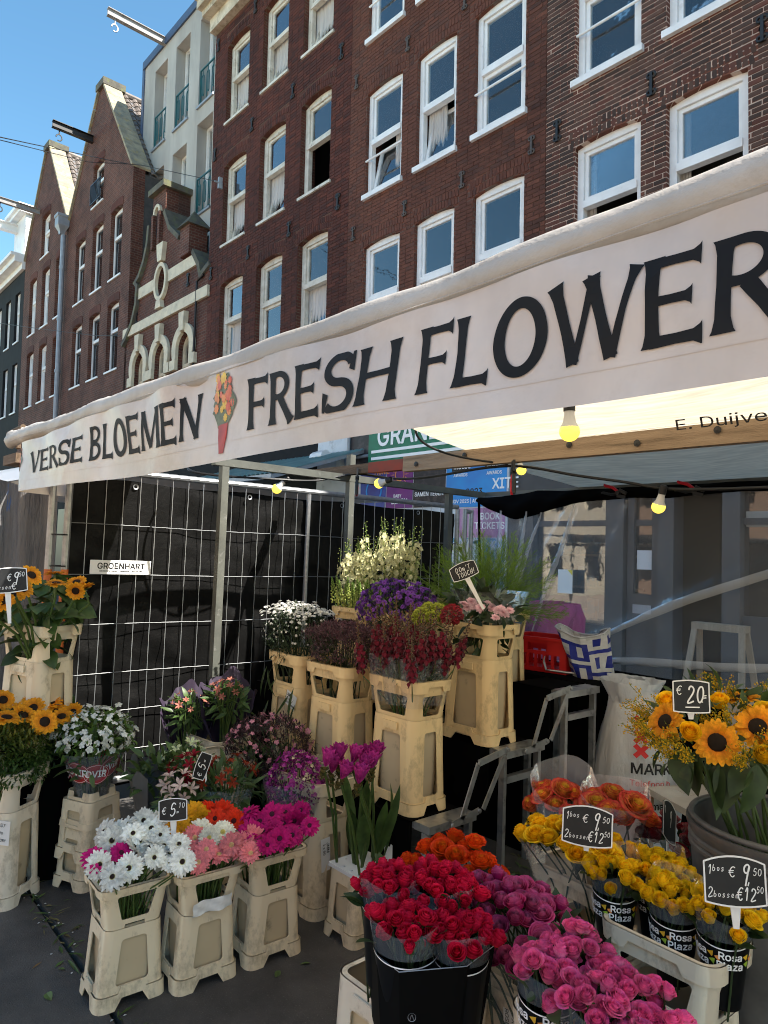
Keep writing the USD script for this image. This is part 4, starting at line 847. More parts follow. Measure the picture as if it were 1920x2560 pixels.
def glyph(c):
    """(shape, advance) for a capital of height 1"""
    U = unary_union
    if c == 'V': return U([stem((0.08, 1), (0.4, 0), W, 1, 0.2), stem((0.72, 1), (0.4, 0), W * 0.6, 1, 0.2)]), 0.82
    if c == 'E': return U([stem((0.13, 0), (0.13, 1), W), stem((0.1, 0.93), (0.66, 0.93), 0.12, 0, 1, 0.07), stem((0.1, 0.5), (0.58, 0.5), 0.11, 0, 1, 0.06), stem((0.1, 0.06), (0.7, 0.06), 0.13, 0, 1, 0.07)]), 0.78
    if c == 'F': return U([stem((0.13, 0), (0.13, 1), W), stem((0.1, 0.93), (0.66, 0.93), 0.12, 0, 1, 0.07), stem((0.1, 0.48), (0.56, 0.48), 0.11, 0, 1, 0.06)]), 0.72
    if c == 'L': return U([stem((0.13, 0), (0.13, 1), W), stem((0.1, 0.06), (0.66, 0.06), 0.13, 0, 1, 0.07)]), 0.72
    if c == 'H': return U([stem((0.13, 0), (0.13, 1), W), stem((0.75, 0), (0.75, 1), W), stem((0.13, 0.5), (0.75, 0.5), 0.11, 0, 0)]), 0.92
    if c == 'N': return U([stem((0.12, 0), (0.12, 1), W * 0.75), stem((0.74, 0), (0.74, 1), W * 0.75), stem((0.1, 0.98), (0.76, 0.02), W, 0.3, 0)]), 0.9
    if c == 'M': return U([stem((0.12, 0), (0.16, 1), W * 0.75), stem((0.98, 0), (0.94, 1), W), stem((0.16, 0.98), (0.55, 0.05), W, 0.2, 0), stem((0.94, 0.98), (0.55, 0.05), W * 0.6, 0, 0)]), 1.12
    if c == 'W': return U([stem((0.08, 1), (0.36, 0), W, 1, 0.2), stem((0.64, 1), (0.36, 0), W * 0.62, 0.8, 0.2), stem((0.60, 1), (0.88, 0), W, 0.8, 0.2), stem((1.18, 1), (0.88, 0), W * 0.62, 1, 0.2)]), 1.26
    if c == 'O': return ring(0.46, 0.5, 0.46, 0.52, 0.2), 0.96
    if c == 'R':
        bowl = ring(0.3, 0.73, 0.36, 0.27, 0.15).intersection(sbox(0.13, 0, 1, 1.1)); return U([stem((0.13, 0), (0.13, 1), W), bowl, sbox(0.13, 0.9, 0.32, 1.0), sbox(0.13, 0.46, 0.32, 0.55), stem((0.36, 0.5), (0.72, 0), W, 0, 1)]), 0.82
    if c == 'B':
        b1 = ring(0.3, 0.75, 0.33, 0.25, 0.14).intersection(sbox(0.13, 0, 1, 1.1)); b2 = ring(0.3, 0.27, 0.4, 0.27, 0.15).intersection(sbox(0.13, -.1, 1, 1.1))
        return U([stem((0.13, 0), (0.13, 1), W), b1, b2, sbox(0.13, 0.9, 0.32, 1.0), sbox(0.13, 0.48, 0.32, 0.57), sbox(0.13, 0.0, 0.32, 0.09)]), 0.8
    if c == 'S':
        t = np.linspace(0.35, 1.5 * PI, 22); up = [(0.36 + 0.26 * math.cos(a), 0.745 + 0.235 * math.sin(a)) for a in t]
        t2 = np.linspace(0.5 * PI, -0.8 * PI, 24); lo = [(0.36 + 0.3 * math.cos(a), 0.255 + 0.255 * math.sin(a)) for a in t2]
        line = LineString(up + lo).buffer(0.078, cap_style=2)
        return U([line, Polygon([(0.56, 0.72), (0.68, 0.66), (0.68, 1.02), (0.62, 1.02)]), Polygon([(0.02, 0.0), (0.08, -0.01), (0.16, 0.3), (0.03, 0.36)])]).intersection(sbox(-0.2, -0.02, 1.2, 1.04)), 0.76
def banner_word(s, x0, x1, v0, v1, hs=None):
    adv = [glyph(c)[1] for c in s]; tot = sum(adv); x = 0
    for i, c in enumerate(s):
        g, a = glyph(c); sx = (x1 - x0) / tot
        k0, k1 = (v0, v1) if hs is None else hs[i]
        sh = affinity.affine_transform(g, [sx, 0, 0, 1, x0 + x * sx, 0]); x += a
        V2, F2 = [], []
        for q in getattr(sh, 'geoms', [sh]):
            # cut into narrow strips so that the print follows the cloth
            for xx in np.arange(math.floor(q.bounds[0] / 0.03) * 0.03, q.bounds[2], 0.03):
                for zz in np.arange(-0.05, 1.05, 0.14):
                    pc = q.intersection(sbox(xx, zz, xx + 0.03, zz + 0.14))
                    for e in getattr(pc, 'geoms', [pc]):
                        if e.geom_type != 'Polygon' or e.area < 1e-7: continue
                        v, f = trimesh.creation.triangulate_polygon(e, engine='earcut')
                        F2.append(np.asarray(f) + sum(len(w) for w in V2)); V2.append(np.asarray(v))
        V2 = np.vstack(V2); F2 = np.vstack(F2)
        Pn = bsurf(V2[:, 0], k0 + (k1 - k0) * V2[:, 1]) + np.array([0, -0.0022, 0])
        put('letter', proto(Pn, F2), LOOK['banner_ink'], bn)
def bx(px, py): return float(ony(px, py, YB - 0.06)[0])
# ends of the words measured on the photograph, as places along the banner
banner_word('VERSE', -4.10, -3.30, 0.33, 0.74)
banner_word('BLOEMEN', -3.235, -2.185, 0.31, 0.82)
banner_word('FRESH', -1.875, -1.175, 0.27, 0.80)
banner_word('FLOWERS', -1.125, -0.245, 0.27, 0.81)
def bouquet_print(xc, w, s=1.0, faded=False):
    """the printed bouquet in its red vase: flat patches of ink"""
    rg = np.random.default_rng(5)
    ink = lambda n, sh: (lambda v, f: put(n[0], proto(bsurf(xc + v[:, 0] * w, v[:, 1]) + np.array([0, -0.0022 - n[2], 0]), f), LOOK[n[1]], bn))(*[np.asarray(a) for a in trimesh.creation.triangulate_polygon(sh, engine='earcut')])
    ink(('vase_print', 'ink_red', 0), Polygon([(-0.2, 0.42), (0.2, 0.42), (0.17, 0.25), (0.1, 0.08), (-0.08, 0.08), (-0.16, 0.25)]))
    pts = [(0.5 * math.cos(a) * (0.75 + 0.35 * rg.random()), 0.65 + 0.3 * math.sin(a) * (0.75 + 0.35 * rg.random())) for a in np.linspace(0, 2 * PI, 40)[:-1]]
    ink(('foliage_print', 'ink_green', 0.0003), Polygon(pts).buffer(0))
    cols = ['ink_yellow'] * 5 + ['ink_orange'] * 3 + ['ink_redder'] * 3
    for k in range(26):
        a, r = rg.random() * 2 * PI, math.sqrt(rg.random()); x, y = 0.42 * r * math.cos(a), 0.7 + 0.25 * r * math.sin(a)
        m = 'ink_redder' if x > 0.12 and y > 0.6 else cols[rg.integers(len(cols))]
        q = 0.07 + 0.06 * rg.random(); n = 9
        ink(('flower_print', m, 0.0006 + 0.00002 * k), Polygon([(x + q * (1 - 0.3 * (j % 2)) * math.cos(j * PI / n), y + 0.55 * q * (1 - 0.3 * (j % 2)) * math.sin(j * PI / n)) for j in range(2 * n)]))
mat('ink_red', (0.45, 0.03, 0.02), (0.3, 0.02, 0.02), scale=20, rough=0.4); mat('ink_green', (0.06, 0.08, 0.035), (0.14, 0.15, 0.08), scale=40, rough=0.4)
mat('ink_yellow', (0.75, 0.5, 0.03), (0.65, 0.35, 0.03), scale=40, rough=0.4); mat('ink_orange', (0.7, 0.22, 0.05), rough=0.4); mat('ink_redder', (0.55, 0.06, 0.03), (0.65, 0.14, 0.06), scale=40, rough=0.4)
bouquet_print(-2.03, 0.165); bouquet_print(-4.33, 0.15)
# ------------------------------------------------------------------ fence with black tarpaulin
XFe = -4.28
mat('wire_dull', (0.16, 0.165, 0.17), (0.11, 0.115, 0.12), rough=0.5, metal=0.3)
def FEN(y): return XFe + 0.017 * (y - 3.0)
fe = thing('wire_fence', 'galvanised wire mesh fence panel hung with black tarpaulin at the stall side', 'fence')
def P3(y, z, dx=0.0): return np.array([FEN(y) + dx, y, z])
b = MB(); b.tube([P3(1.36, 2.0), P3(4.62, 2.0)], 0.021, 10); b.build('top_rail', LOOK['galvanised'], fe)
for y in (1.36, 3.04, 4.62): b = MB(); b.tube([P3(y, 0.08 if y != 3.04 else 0.08), P3(y, 1.98)], 0.021 if y != 3.04 else 0.017, 10); b.build('post', LOOK['galvanised'], fe)
b = MB(); b.tube([P3(1.36, 0.3), P3(1.36, 1.405)], 0.0216, 10); b.build('post_paint', LOOK['post_orange'], fe)
b = MB(); b.tube([P3(1.36, 0.15), P3(4.62, 0.15)], 0.021, 10); b.build('bottom_rail', LOOK['galvanised'], fe)
for y in np.arange(1.36 + 0.105, 4.6, 0.105):
    if abs(y - 3.04) < 0.03: continue
    b = MB(); b.tube([P3(y, 0.15, 0.004), P3(y + 0.004 * math.sin(y * 9), 1.0, 0.004), P3(y, 1.99, 0.004)], 0.0024, 5, cap=False); b.build('wire', LOOK['galvanised'], fe)
for z in (0.32, 0.56, 0.79, 1.08, 1.375, 1.675):
    b = MB(); b.tube([P3(y, z + 0.003 * math.sin(y * 4 + z), 0.009) for y in np.linspace(1.36, 4.62, 14)], 0.0028, 5, cap=False); b.build('wire', LOOK['wire_dull'], fe)
fe2 = thing('wire_fence', 'neighbouring fence panel of which only the end post with orange base shows, beside the first', 'fence')
b = MB(); b.tube([P3(1.27, 0.08), P3(1.27, 2.0)], 0.021, 10); b.build('post', LOOK['galvanised'], fe2)
b = MB(); b.tube([P3(1.27, 0.3), P3(1.27, 1.405)], 0.0216, 10); b.build('post_paint', LOOK['post_orange'], fe2)
for z in (1.42, 1.6):
    b = MB(); b.lathe([(0.05, 0), (0.05, 0.008)], 14, (FEN(1.31) + 0.0, 1.315, z)); b.build('cable_tie', LOOK['print_black'], fe)
fe3 = thing('wire_fence', 'fence panel whose two end posts show at the far end by the posters', 'fence')
for y in (4.72, 4.8): b = MB(); b.tube([P3(y, 0.08), P3(y, 1.99)], 0.021, 10); b.build('post', LOOK['galvanised'], fe3)
b = MB(); b.tube([P3(4.72, 1.97), P3(4.8, 1.97)], 0.02, 8); b.build('top_rail', LOOK['galvanised'], fe3)
tp = thing('tarpaulin', 'black plastic tarpaulin with eyelets tied to the back of the wire fence', 'tarpaulin')
ys = np.linspace(1.38, 4.6, 110); zs = np.linspace(0.1, 1.955, 60)
G = np.zeros((110, 60, 3))
fb = meshkit.fbm(np.stack([ys[:, None] * 2.2 + 0 * zs, 0 * ys[:, None] + zs[None] * 3.2 + ys[:, None] * 0.7, 0 * ys[:, None] + 0 * zs], -1), 4, 3) - 0.5
G[..., 0] = FEN(ys)[:, None] - 0.03 - 0.075 * fb - 0.02 * np.sin(ys[:, None] * 4 + zs[None] * 2); G[..., 0] = np.minimum(G[..., 0], FEN(ys)[:, None] - 0.012); G[..., 1] = ys[:, None]; G[..., 2] = zs[None] * (1 - 0.008 * np.abs(np.sin(ys[:, None] * 3.7)))
b = MB(); b.grid(G, flip=True); b.build('sheet', LOOK['tarp_black'], tp, smooth=True)
for y in np.arange(1.75, 4.6, 0.8): b = MB(); b.lathe([(0.011, 0), (0.018, 0.002), (0.018, 0.004)], 12, P3(y, 1.92, -0.004), roty(PI / 2)); b.build('eyelet', LOOK['galvanised'], tp)
sn = thing('fence_sign', 'small white sign lettered GROENHART fixed to the wire fence', 'sign')
sR = np.stack([[0.017, 1, 0], [0, 0, 1.0], [1, -0.017, 0]], 1)
b = MB(); b.poly(sbox(0, 0, 0.36, 0.075).buffer(0.004), 0, 0.004, lambda u, v, d: np.stack([u, v, d], -1) @ sR.T + P3(1.5, 1.385, 0.015)); b.build('plate', LOOK['print_white'], sn)
text(sn, 'GROENHART', 0.034, P3(1.535, 1.413, 0.0195), sR, 'print_black', bold=True, width=0.29)
text(sn, 'GROENVOORZIENING - AANNEMING - BESTRATING', 0.009, P3(1.55, 1.395, 0.0195), sR, 'print_black', width=0.26)
# ------------------------------------------------------------------ neighbouring stall at the left
ns = thing('tarpaulin', 'crinkled silver grey tarpaulin with blue patches hanging at the far left', 'tarpaulin')
n1, n2 = 90, 50; A0, A1 = onx(-260, 1200, -5.4), onx(150, 1250, -4.6)
G = np.zeros((n1, n2, 3)); s = np.linspace(0, 1, n1); q = np.linspace(0, 1, n2)
base = A0[None, None, :2] * (1 - s)[:, None, None] + A1[None, None, :2] * s[:, None, None]
G[..., :2] = base + 0 * q[None, :, None]; nr = np.array([0.7, -0.7])
fold = 0.06 * (meshkit.fbm(np.stack([s[:, None] * 13 + 0 * q + q[None] * 1.5, 0 * s[:, None] + q[None] * 1.6, 0 * s[:, None] + 0 * q], -1), 4, 8) - 0.5) + 0.03 * np.sin(s[:, None] * 30 + 3 * q[None])
G[..., :2] += fold[..., None] * nr; G[..., 2] = 0.2 + 1.72 * q[None] - 0.03 * np.sin(s[:, None] * 9)
b = MB(); b.grid(G); b.build('sheet', LOOK['tarp_silver'], ns, smooth=True)
nr_ = thing('stall_roof', 'white sheet roof and timber edge of the neighbouring stall at the far left', 'stall roof')
b = MB(); b.add([(-9.5, 1.2, 2.0), (-5.0, 1.35, 1.98), (-5.0, 1.4, 2.08), (-9.5, 1.25, 2.12), (-9.5, 4.2, 2.05), (-5.0, 4.4, 2.05)], [[0, 1, 2], [0, 2, 3], [3, 2, 5], [3, 5, 4]]); b.build('sheet', LOOK['white_sheet'], nr_)
b = MB(); b.bar((-9.5, 1.2, 1.96), (-5.0, 1.34, 1.94), 0.05, 0.05); b.build('edge_beam', LOOK['raw_wood'], nr_)
b = MB(); b.tube([(-5.1, 1.36, 1.9), (-5.1, 1.36, 0)], 0.02, 8); b.tube([(-9.3, 4.2, 2.0), (-9.3, 4.2, 0)], 0.02, 8); b.tube([(-9.3, 1.3, 2.0), (-9.3, 1.3, 0)], 0.02, 8); b.tube([(-5.1, 4.3, 2.0), (-5.1, 4.3, 0)], 0.02, 8); b.build('post', LOOK['steel_dull'], nr_)
nt2 = thing('stall_roof', 'bright white rounded sheet roof showing above the fence rail', 'stall roof')
G = []
for s_ in np.linspace(0, 1, 14): G.append([(-11.5 + 3.0 * q, 4.2 + 2.2 * s_, 2.2 + 0.24 * math.sin(s_ * PI * 0.55)) for q in np.linspace(0, 1, 8)])
b = MB(); b.grid(np.array(G)); b.build('sheet', LOOK['white_sheet'], nt2, smooth=True)
b = MB(); b.tube([(-11.4, 6.4, 2.3), (-11.4, 6.4, 0)], 0.02, 8); b.tube([(-8.6, 6.4, 2.3), (-8.6, 6.4, 0)], 0.02, 8); b.tube([(-11.4, 4.3, 2.2), (-11.4, 4.3, 0)], 0.02, 8); b.tube([(-8.6, 4.3, 2.2), (-8.6, 4.3, 0)], 0.02, 8); b.build('post', LOOK['steel_dull'], nt2)
# ------------------------------------------------------------------ clear plastic back sheet
clear_film('film', tint=(0.9, 0.92, 0.95), rough=0.2, milk=0.085, bump=0.02, bscale=9, gloss=0.14, stretch=(1, 1, 0.6))
ps = thing('plastic_sheet', 'creased clear plastic sheet closing the back of the stall', 'plastic sheet')
xs = np.linspace(-3.66, 1.8, 150); zs = np.linspace(0.72, 2.02, 60)
G = np.zeros((150, 60, 3)); G[..., 0] = xs[:, None]; G[..., 2] = zs[None] + 0.02 * np.sin(xs[:, None] * 3)
fb = meshkit.fbm(np.stack([xs[:, None] * 3.0 + zs[None] * 1.2, zs[None] * 1.1 + 0 * xs[:, None], 0 * xs[:, None] + 0 * zs], -1), 4, 5) - 0.5
dg = np.zeros((150, 60))
for (x0, z0, x1, z1, a, w) in ((-2.9, 0.95, -1.0, 1.8, 0.026, 0.05), (-3.2, 0.8, -0.8, 1.15, 0.02, 0.05), (-2.0, 0.75, -0.6, 1.2, 0.02, 0.04), (-3.2, 1.95, -3.35, 0.9, 0.03, 0.04), (-2.75, 1.95, -3.1, 1.0, 0.022, 0.04), (-2.85, 1.95, -3.3, 1.2, 0.02, 0.03), (-2.4, 1.95, -2.8, 1.1, 0.015, 0.04), (-3.45, 1.95, -3.5, 0.9, 0.03, 0.04)):
    d = np.array([x1 - x0, z1 - z0]); d /= np.linalg.norm(d); dist = (xs[:, None] - x0) * -d[1] + (zs[None] - z0) * d[0]; dg += a * np.exp(-(dist / w) ** 2)
fb2 = np.abs(meshkit.noise(np.stack([xs[:, None] * 9 + zs[None] * 5, zs[None] * 2.2 + 0 * xs[:, None], 0 * xs[:, None] + 0 * zs], -1)) - 0.5)
G[..., 1] = 4.27 - 0.08 * fb - dg - 0.012 * fb2
b = MB(); b.grid(G); b.build('sheet', LOOK['film'], ps, smooth=True)
clear_film('film_fold', tint=(0.85, 0.88, 0.92), rough=0.25, milk=0.34, bump=0.02, bscale=16, gloss=0.3)
for k, (x0, z0, x1, z1, w) in enumerate(((-2.75, 0.98, -1.0, 1.78, 0.03), (-3.0, 0.84, -0.9, 1.12, 0.028), (-2.0, 0.76, -0.7, 1.16, 0.03), (-3.18, 1.93, -3.36, 0.95, 0.022), (-2.78, 1.95, -3.12, 1.02, 0.02), (-3.42, 1.92, -3.47, 0.9, 0.03), (-3.05, 1.9, -3.3, 1.25, 0.015))):
    d = np.array([x1 - x0, z1 - z0]); d /= np.linalg.norm(d); G = []
    for s in np.linspace(0, 1, 40):
        ww = w * math.sin(PI * min(1, 0.08 + s * 0.9)) * (0.6 + 0.8 * float(meshkit.noise(np.array([s * 9.0 + k * 7, 0.5, 0.5])))); c = np.array([x0 + (x1 - x0) * s, z0 + (z1 - z0) * s + 0.03 * math.sin(s * 5 + k) * s * (1 - s) * 4])
        G.append([(c[0] - d[1] * ww * q, 4.2 - 0.012 * (1 - q * q) + 0.004 * math.sin(s * 70 + q * 3), c[1] + d[0] * ww * q) for q in (-1, -0.4, 0.3, 1)])
    b = MB(); b.grid(np.array(G)); b.build('fold', LOOK['film_fold'], ps, smooth=True)
vb = thing('valance', 'gathered black fabric strip clamped along the top of the clear plastic', 'fabric strip')
xs = np.linspace(-3.66, 1.9, 120); zt = np.interp(xs, [-3.66, -3.4, -3.1, -2.9, 0, 1.9], [2.03, 2.03, 2.06, 2.05, 2.05, 2.05]); zb_ = np.interp(xs, [-3.66, -3.55, -3.3, -3.05, -2.8, -2.4, -2.1, -1.8, 1.9], [1.99, 1.93, 1.85, 1.9, 1.96, 1.98, 1.97, 1.99, 1.99])
G = np.stack([np.stack([xs, 4.22 - 0.05 * math.sin(k * PI) + 0.015 * np.sin(xs * 19 + k * 5), zt + (zb_ - zt) * k], -1) for k in np.linspace(0, 1, 8)])
b = MB(); b.grid(G); b.build('strip', LOOK['cloth_black'], vb, smooth=True)
b = MB(); b.bar((-3.66, 4.22, 2.0), (-3.62, 4.24, 0.85), 0.03, 0.012); b.build('side_tape', LOOK['cloth_black'], vb)
mat('clamp_red', (0.45, 0.01, 0.02), rough=0.4)
def clamp(at, R, label):
    t = thing('spring_clamp', label, 'clamp', at, R)
    b = MB(); b.bar((-0.012, 0, 0.06), (-0.02, 0, 0), 0.02, 0.012, (0, 1, 0)); b.bar((0.012, 0, 0.06), (0.02, 0, 0), 0.02, 0.012, (0, 1, 0)); b.lathe([(0, -0.012), (0.014, -0.012), (0.014, 0.012), (0, 0.012)], 10, (0, 0, 0), rotx(PI / 2)); b.build('jaws', LOOK['print_black'], t)
    b = MB(); b.tube([(-0.008, 0, -0.005), (-0.022, 0, -0.05), (-0.018, 0, -0.1), (-0.022, 0, -0.115)], [0.009, 0.011, 0.011, 0.007], 6); b.build('handle', LOOK['clamp_red'], t)
    b = MB(); b.tube([(0.008, 0, -0.005), (0.026, 0, -0.05), (0.03, 0, -0.1), (0.036, 0, -0.115)], [0.009, 0.011, 0.01, 0.007], 6); b.build('handle', LOOK['print_black'], t)
clamp(ony(893, 1195, 2.89), rotz(-0.7), 'red and black spring clamp where the beam meets the left post')
clamp(ony(1283, 1180, 2.88), rotz(-0.7), 'red and black spring clamp under the middle of the beam')
for q in ((1545, 1232), (1735, 1225)): clamp(ony(*q, 4.16), roty(1.9), f'black and red clamp holding the black strip above the plastic, {"left" if q[0] < 1600 else "right"} of the pair')
# ------------------------------------------------------------------ festoon lights
mat('cable_black', (0.012, 0.012, 0.013), rough=0.5); mat('bulb_white', (0.62, 0.62, 0.6), rough=0.4)
usdkit.material(stage, '/World/Looks/bulb_yellow', {'p': ('principled_bsdf', {'base_color': (0.8, 0.62, 0.05), 'roughness': 0.3, 'emission_color': (1.0, 0.72, 0.08), 'emission_strength': 0.75, 'coat_weight': 0.3})}, surface='p.BSDF')
LOOK['bulb_yellow'] = UsdShade.Material.Get(stage, '/World/Looks/bulb_yellow')
def bulb(tip, d, s, label, hide=0):
    R = align(-np.asarray(d, float))
    t = thing('festoon_bulb', label, 'light bulb', tip, R, s)
    b = MB(); a = np.linspace(-PI / 2, 0.42, 12); b.lathe([(0.033 * math.cos(q) if i else 0, 0.033 + 0.033 * math.sin(q)) for i, q in enumerate(a)], 20); b.build('globe', LOOK['bulb_yellow'], t, smooth=True)
    b = MB(); b.lathe([(0.0305, 0.0455), (0.021, 0.062), (0.0165, 0.085), (0.0165, 0.1)], 18); b.build('neck', LOOK['bulb_white'], t, smooth=40)
    b = MB(); b.lathe([(0.019, 0.098), (0.019, 0.135), (0.012, 0.142), (0, 0.142)], 14); b.build('socket', LOOK['cable_black'], t, smooth=40)
    return t
def bl(px, py, y, d, s, label): return bulb(ony(px, py, y), d, s, label)
bulb(ony(1424, 1104, 1.9), (0.0, 0.05, -1), 0.98, 'large yellow bulb hanging just below the banner in front of the bright canopy')
bulb(ony(1642, 1283, 3.3), (-0.32, 0.1, -1), 1.0, 'yellow bulb hanging in front of the plastic sheet')
bulb(ony(938, 1212, 2.9), (-1, -0.2, -0.25), 0.95, 'yellow bulb lying sideways under the beam beside the left clamp')
bulb(ony(683, 1230, 2.4), (-0.5, -0.5, -0.7), 0.95, 'yellow bulb hanging before the fence rail')
bulb(ony(1306, 1187, 3.1), (0.3, 0, -1), 0.8, 'yellow bulb half hidden behind the middle clamp')
fc = thing('festoon_cable', 'black cable of the festoon lights strung below the stall roof', 'cable')
def cable(pts, r=0.006):
    from scipy.interpolate import CubicSpline
    p = np.array(pts); u = np.arange(len(p)); c = CubicSpline(u, p); q = c(np.linspace(0, len(p) - 1, 12 * len(p)))
    b = MB(); b.tube(q, r, 6); return b.build('cable', LOOK['cable_black'], fc)
cable([ony(470, 1172, 2.0), ony(560, 1190, 2.1), ony(705, 1199, 2.4), ony(800, 1200, 2.7), ony(890, 1185, 2.93), ony(980, 1196, 2.95), ony(1110, 1187, 2.95), ony(1270, 1165, 2.95), ony(1420, 1185, 3.15), ony(1560, 1205, 3.25), ony(1650, 1220, 3.3), ony(1780, 1223, 3.3), ony(1990, 1215, 3.2)], 0.0075)
cable([ony(1424, 1050, 1.9) + np.array([0, 0, 0.03]), (-1.6, 1.9, 2.19), (-2.4, 2.3, 2.16), ony(1270, 1160, 2.95)], 0.006)
# overhead street wires
sw = thing('street_wires', 'thin wires strung across the street to a bracket on the dark red house', 'wire')
def wire(pts, r=0.02):
    b = MB(); p = [np.array(q, float) for q in pts]; o = []
    for a, c in zip(p, p[1:]):
        for k in np.linspace(0, 1, 8)[:-1]: o.append(a + (c - a) * k)
    b.tube(o + [p[-1]], r, 5); b.build('wire', LOOK['cable_black'], sw)
br = ony(536, 452, 7.3)
wire([br, ony(355, 413, 6.6), ony(320, 410, 6.3), ony(80, 360, 3.2), ony(-60, 330, 1.6)], 0.008); wire([ony(320, 410, 6.3), ony(220, 405, 5.4), ony(100, 375, 3.4), ony(-60, 335, 1.7)], 0.007)
wire([ony(300, 840, 7.3), ony(230, 838, 7.3), ony(100, 822, 6.8), ony(0, 808, 6.4)], 0.01)
b = MB(); b.box(br + np.array([-0.03, 0.1, -0.13]), br + np.array([0.03, 0.25, 0.13])); b.tube([br + np.array([0, 0.1, 0]), br + np.array([0, 0, 0])], 0.02, 6); b.build('bracket', LOOK['zinc_pipe'], sw)
# ------------------------------------------------------------------ flower buckets
mat('bucket', (0.76, 0.62, 0.4), (0.69, 0.55, 0.35), scale=2.5, rough=0.42, bump=0.0006, bscale=90, dirt=((0.25, 0.2, 0.13), 14, 0.6, 0.74), rrough=(0.35, 0.6), spec=0.4)
mat('bucket_pale', (0.78, 0.66, 0.47), (0.7, 0.58, 0.4), scale=2.5, rough=0.45, bump=0.0006, bscale=90, dirt=((0.3, 0.24, 0.16), 11, 0.52, 0.68), var=0.07, stretch=(1, 1, 0.55), obj=True, rrough=(0.35, 0.6), spec=0.4)
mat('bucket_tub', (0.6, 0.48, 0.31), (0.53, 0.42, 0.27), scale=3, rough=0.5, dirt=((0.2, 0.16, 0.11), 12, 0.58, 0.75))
mat('bucket_yellow', (0.88, 0.66, 0.35), (0.8, 0.58, 0.3), scale=2.5, rough=0.4, bump=0.0006, bscale=90, dirt=((0.45, 0.33, 0.18), 12, 0.52, 0.68), var=0.07, stretch=(1, 1, 0.55), obj=True, rrough=(0.35, 0.6), spec=0.4)
mat('bucket_white', (0.78, 0.69, 0.55), (0.7, 0.61, 0.48), scale=2.5, rough=0.4, bump=0.0006, bscale=90, dirt=((0.33, 0.27, 0.19), 12, 0.52, 0.68), var=0.07, stretch=(1, 1, 0.55), obj=True)
SMALL = dict(b=(0.104, 0.122), w=(0.093, 0.098), r=(0.113, 0.128), hw=0.258, ht=0.40, rad=0.03)
TALL = dict(b=(0.163, 0.120), w=(0.140, 0.103), r=(0.170, 0.125), hw=0.395, ht=0.565, rad=0.045)
def sides(ax, ay, r):
    """for each side: normal, tangent, distance function index, half width function"""
    return [((1, 0), (0, 1), 0), ((0, 1), (-1, 0), 1), ((-1, 0), (0, -1), 0), ((0, -1), (1, 0), 1)]
def wall_piece(b, z0, z1, A0, A1, rad, shape_f, out=0.0, th=0.004):
    """a four sided tapering wall between heights z0 and z1 with rounded corners; shape_f(half0, half1, side) -> polygon in (s, z)"""
    def ext(z): k = (z - z0) / (z1 - z0); return (A0[0] + (A1[0] - A0[0]) * k + out, A0[1] + (A1[1] - A0[1]) * k + out)
    for n, t, i in sides(0, 0, rad):
        h0, h1 = ext(z0)[1 - i] - rad, ext(z1)[1 - i] - rad
        sh = shape_f(h0, h1, i)
        def f(u, v, d, n=n, t=t, i=i):
            k = (v - z0) / (z1 - z0); dist = A0[i] + (A1[i] - A0[i]) * k + out - d
            return np.stack([n[0] * dist + t[0] * u, n[1] * dist + t[1] * u, v], -1)
        b.poly(sh, 0.0, th, f)
    for q in range(4):                                               # rounded corners
        a = np.linspace(0, PI / 2, 6) + q * PI / 2; G, H = [], []
        zs = np.linspace(z0, z1, 4)
        for z in zs:
            ex, ey = ext(z); sx = 1 if q in (0, 3) else -1; sy = 1 if q in (0, 1) else -1
            cx, cy = sx * (ex - rad), sy * (ey - rad)
            G.append(np.stack([cx + rad * np.cos(a), cy + rad * np.sin(a), 0 * a + z], -1)); H.append(np.stack([cx + (rad - th) * np.cos(a), cy + (rad - th) * np.sin(a), 0 * a + z], -1))
        b.grid(np.array(G), flip=True); b.grid(np.array(H))
        b.grid(np.stack([G[-1], H[-1]]), flip=True); b.grid(np.stack([G[0], H[0]]))
def trap(h0, h1, z0, z1): return Polygon([(-h0, z0), (h0, z0), (h1, z1), (-h1, z1)])
def hole(w0, w1, z0, z1, r=0.012): return Polygon([(-w0, z0), (w0, z0), (w1, z1), (-w1, z1)]).buffer(-r).buffer(r, 4)
def ledge(b, z, A, o0, o1, rad):
    """flat rounded-rectangle ring at height z between outsets o0 and o1"""
    def loop(o):
        P_ = []
        for q in range(4):
            sx = 1 if q in (0, 3) else -1; sy = 1 if q in (0, 1) else -1
            for a in np.linspace(0, PI / 2, 6) + q * PI / 2: P_.append((sx * (A[0] - rad) + (rad + o) * math.cos(a), sy * (A[1] - rad) + (rad + o) * math.sin(a), z))
        return np.array(P_ + P_[:1])
    b.grid(np.stack([loop(o0), loop(o1)]))
BP = {}
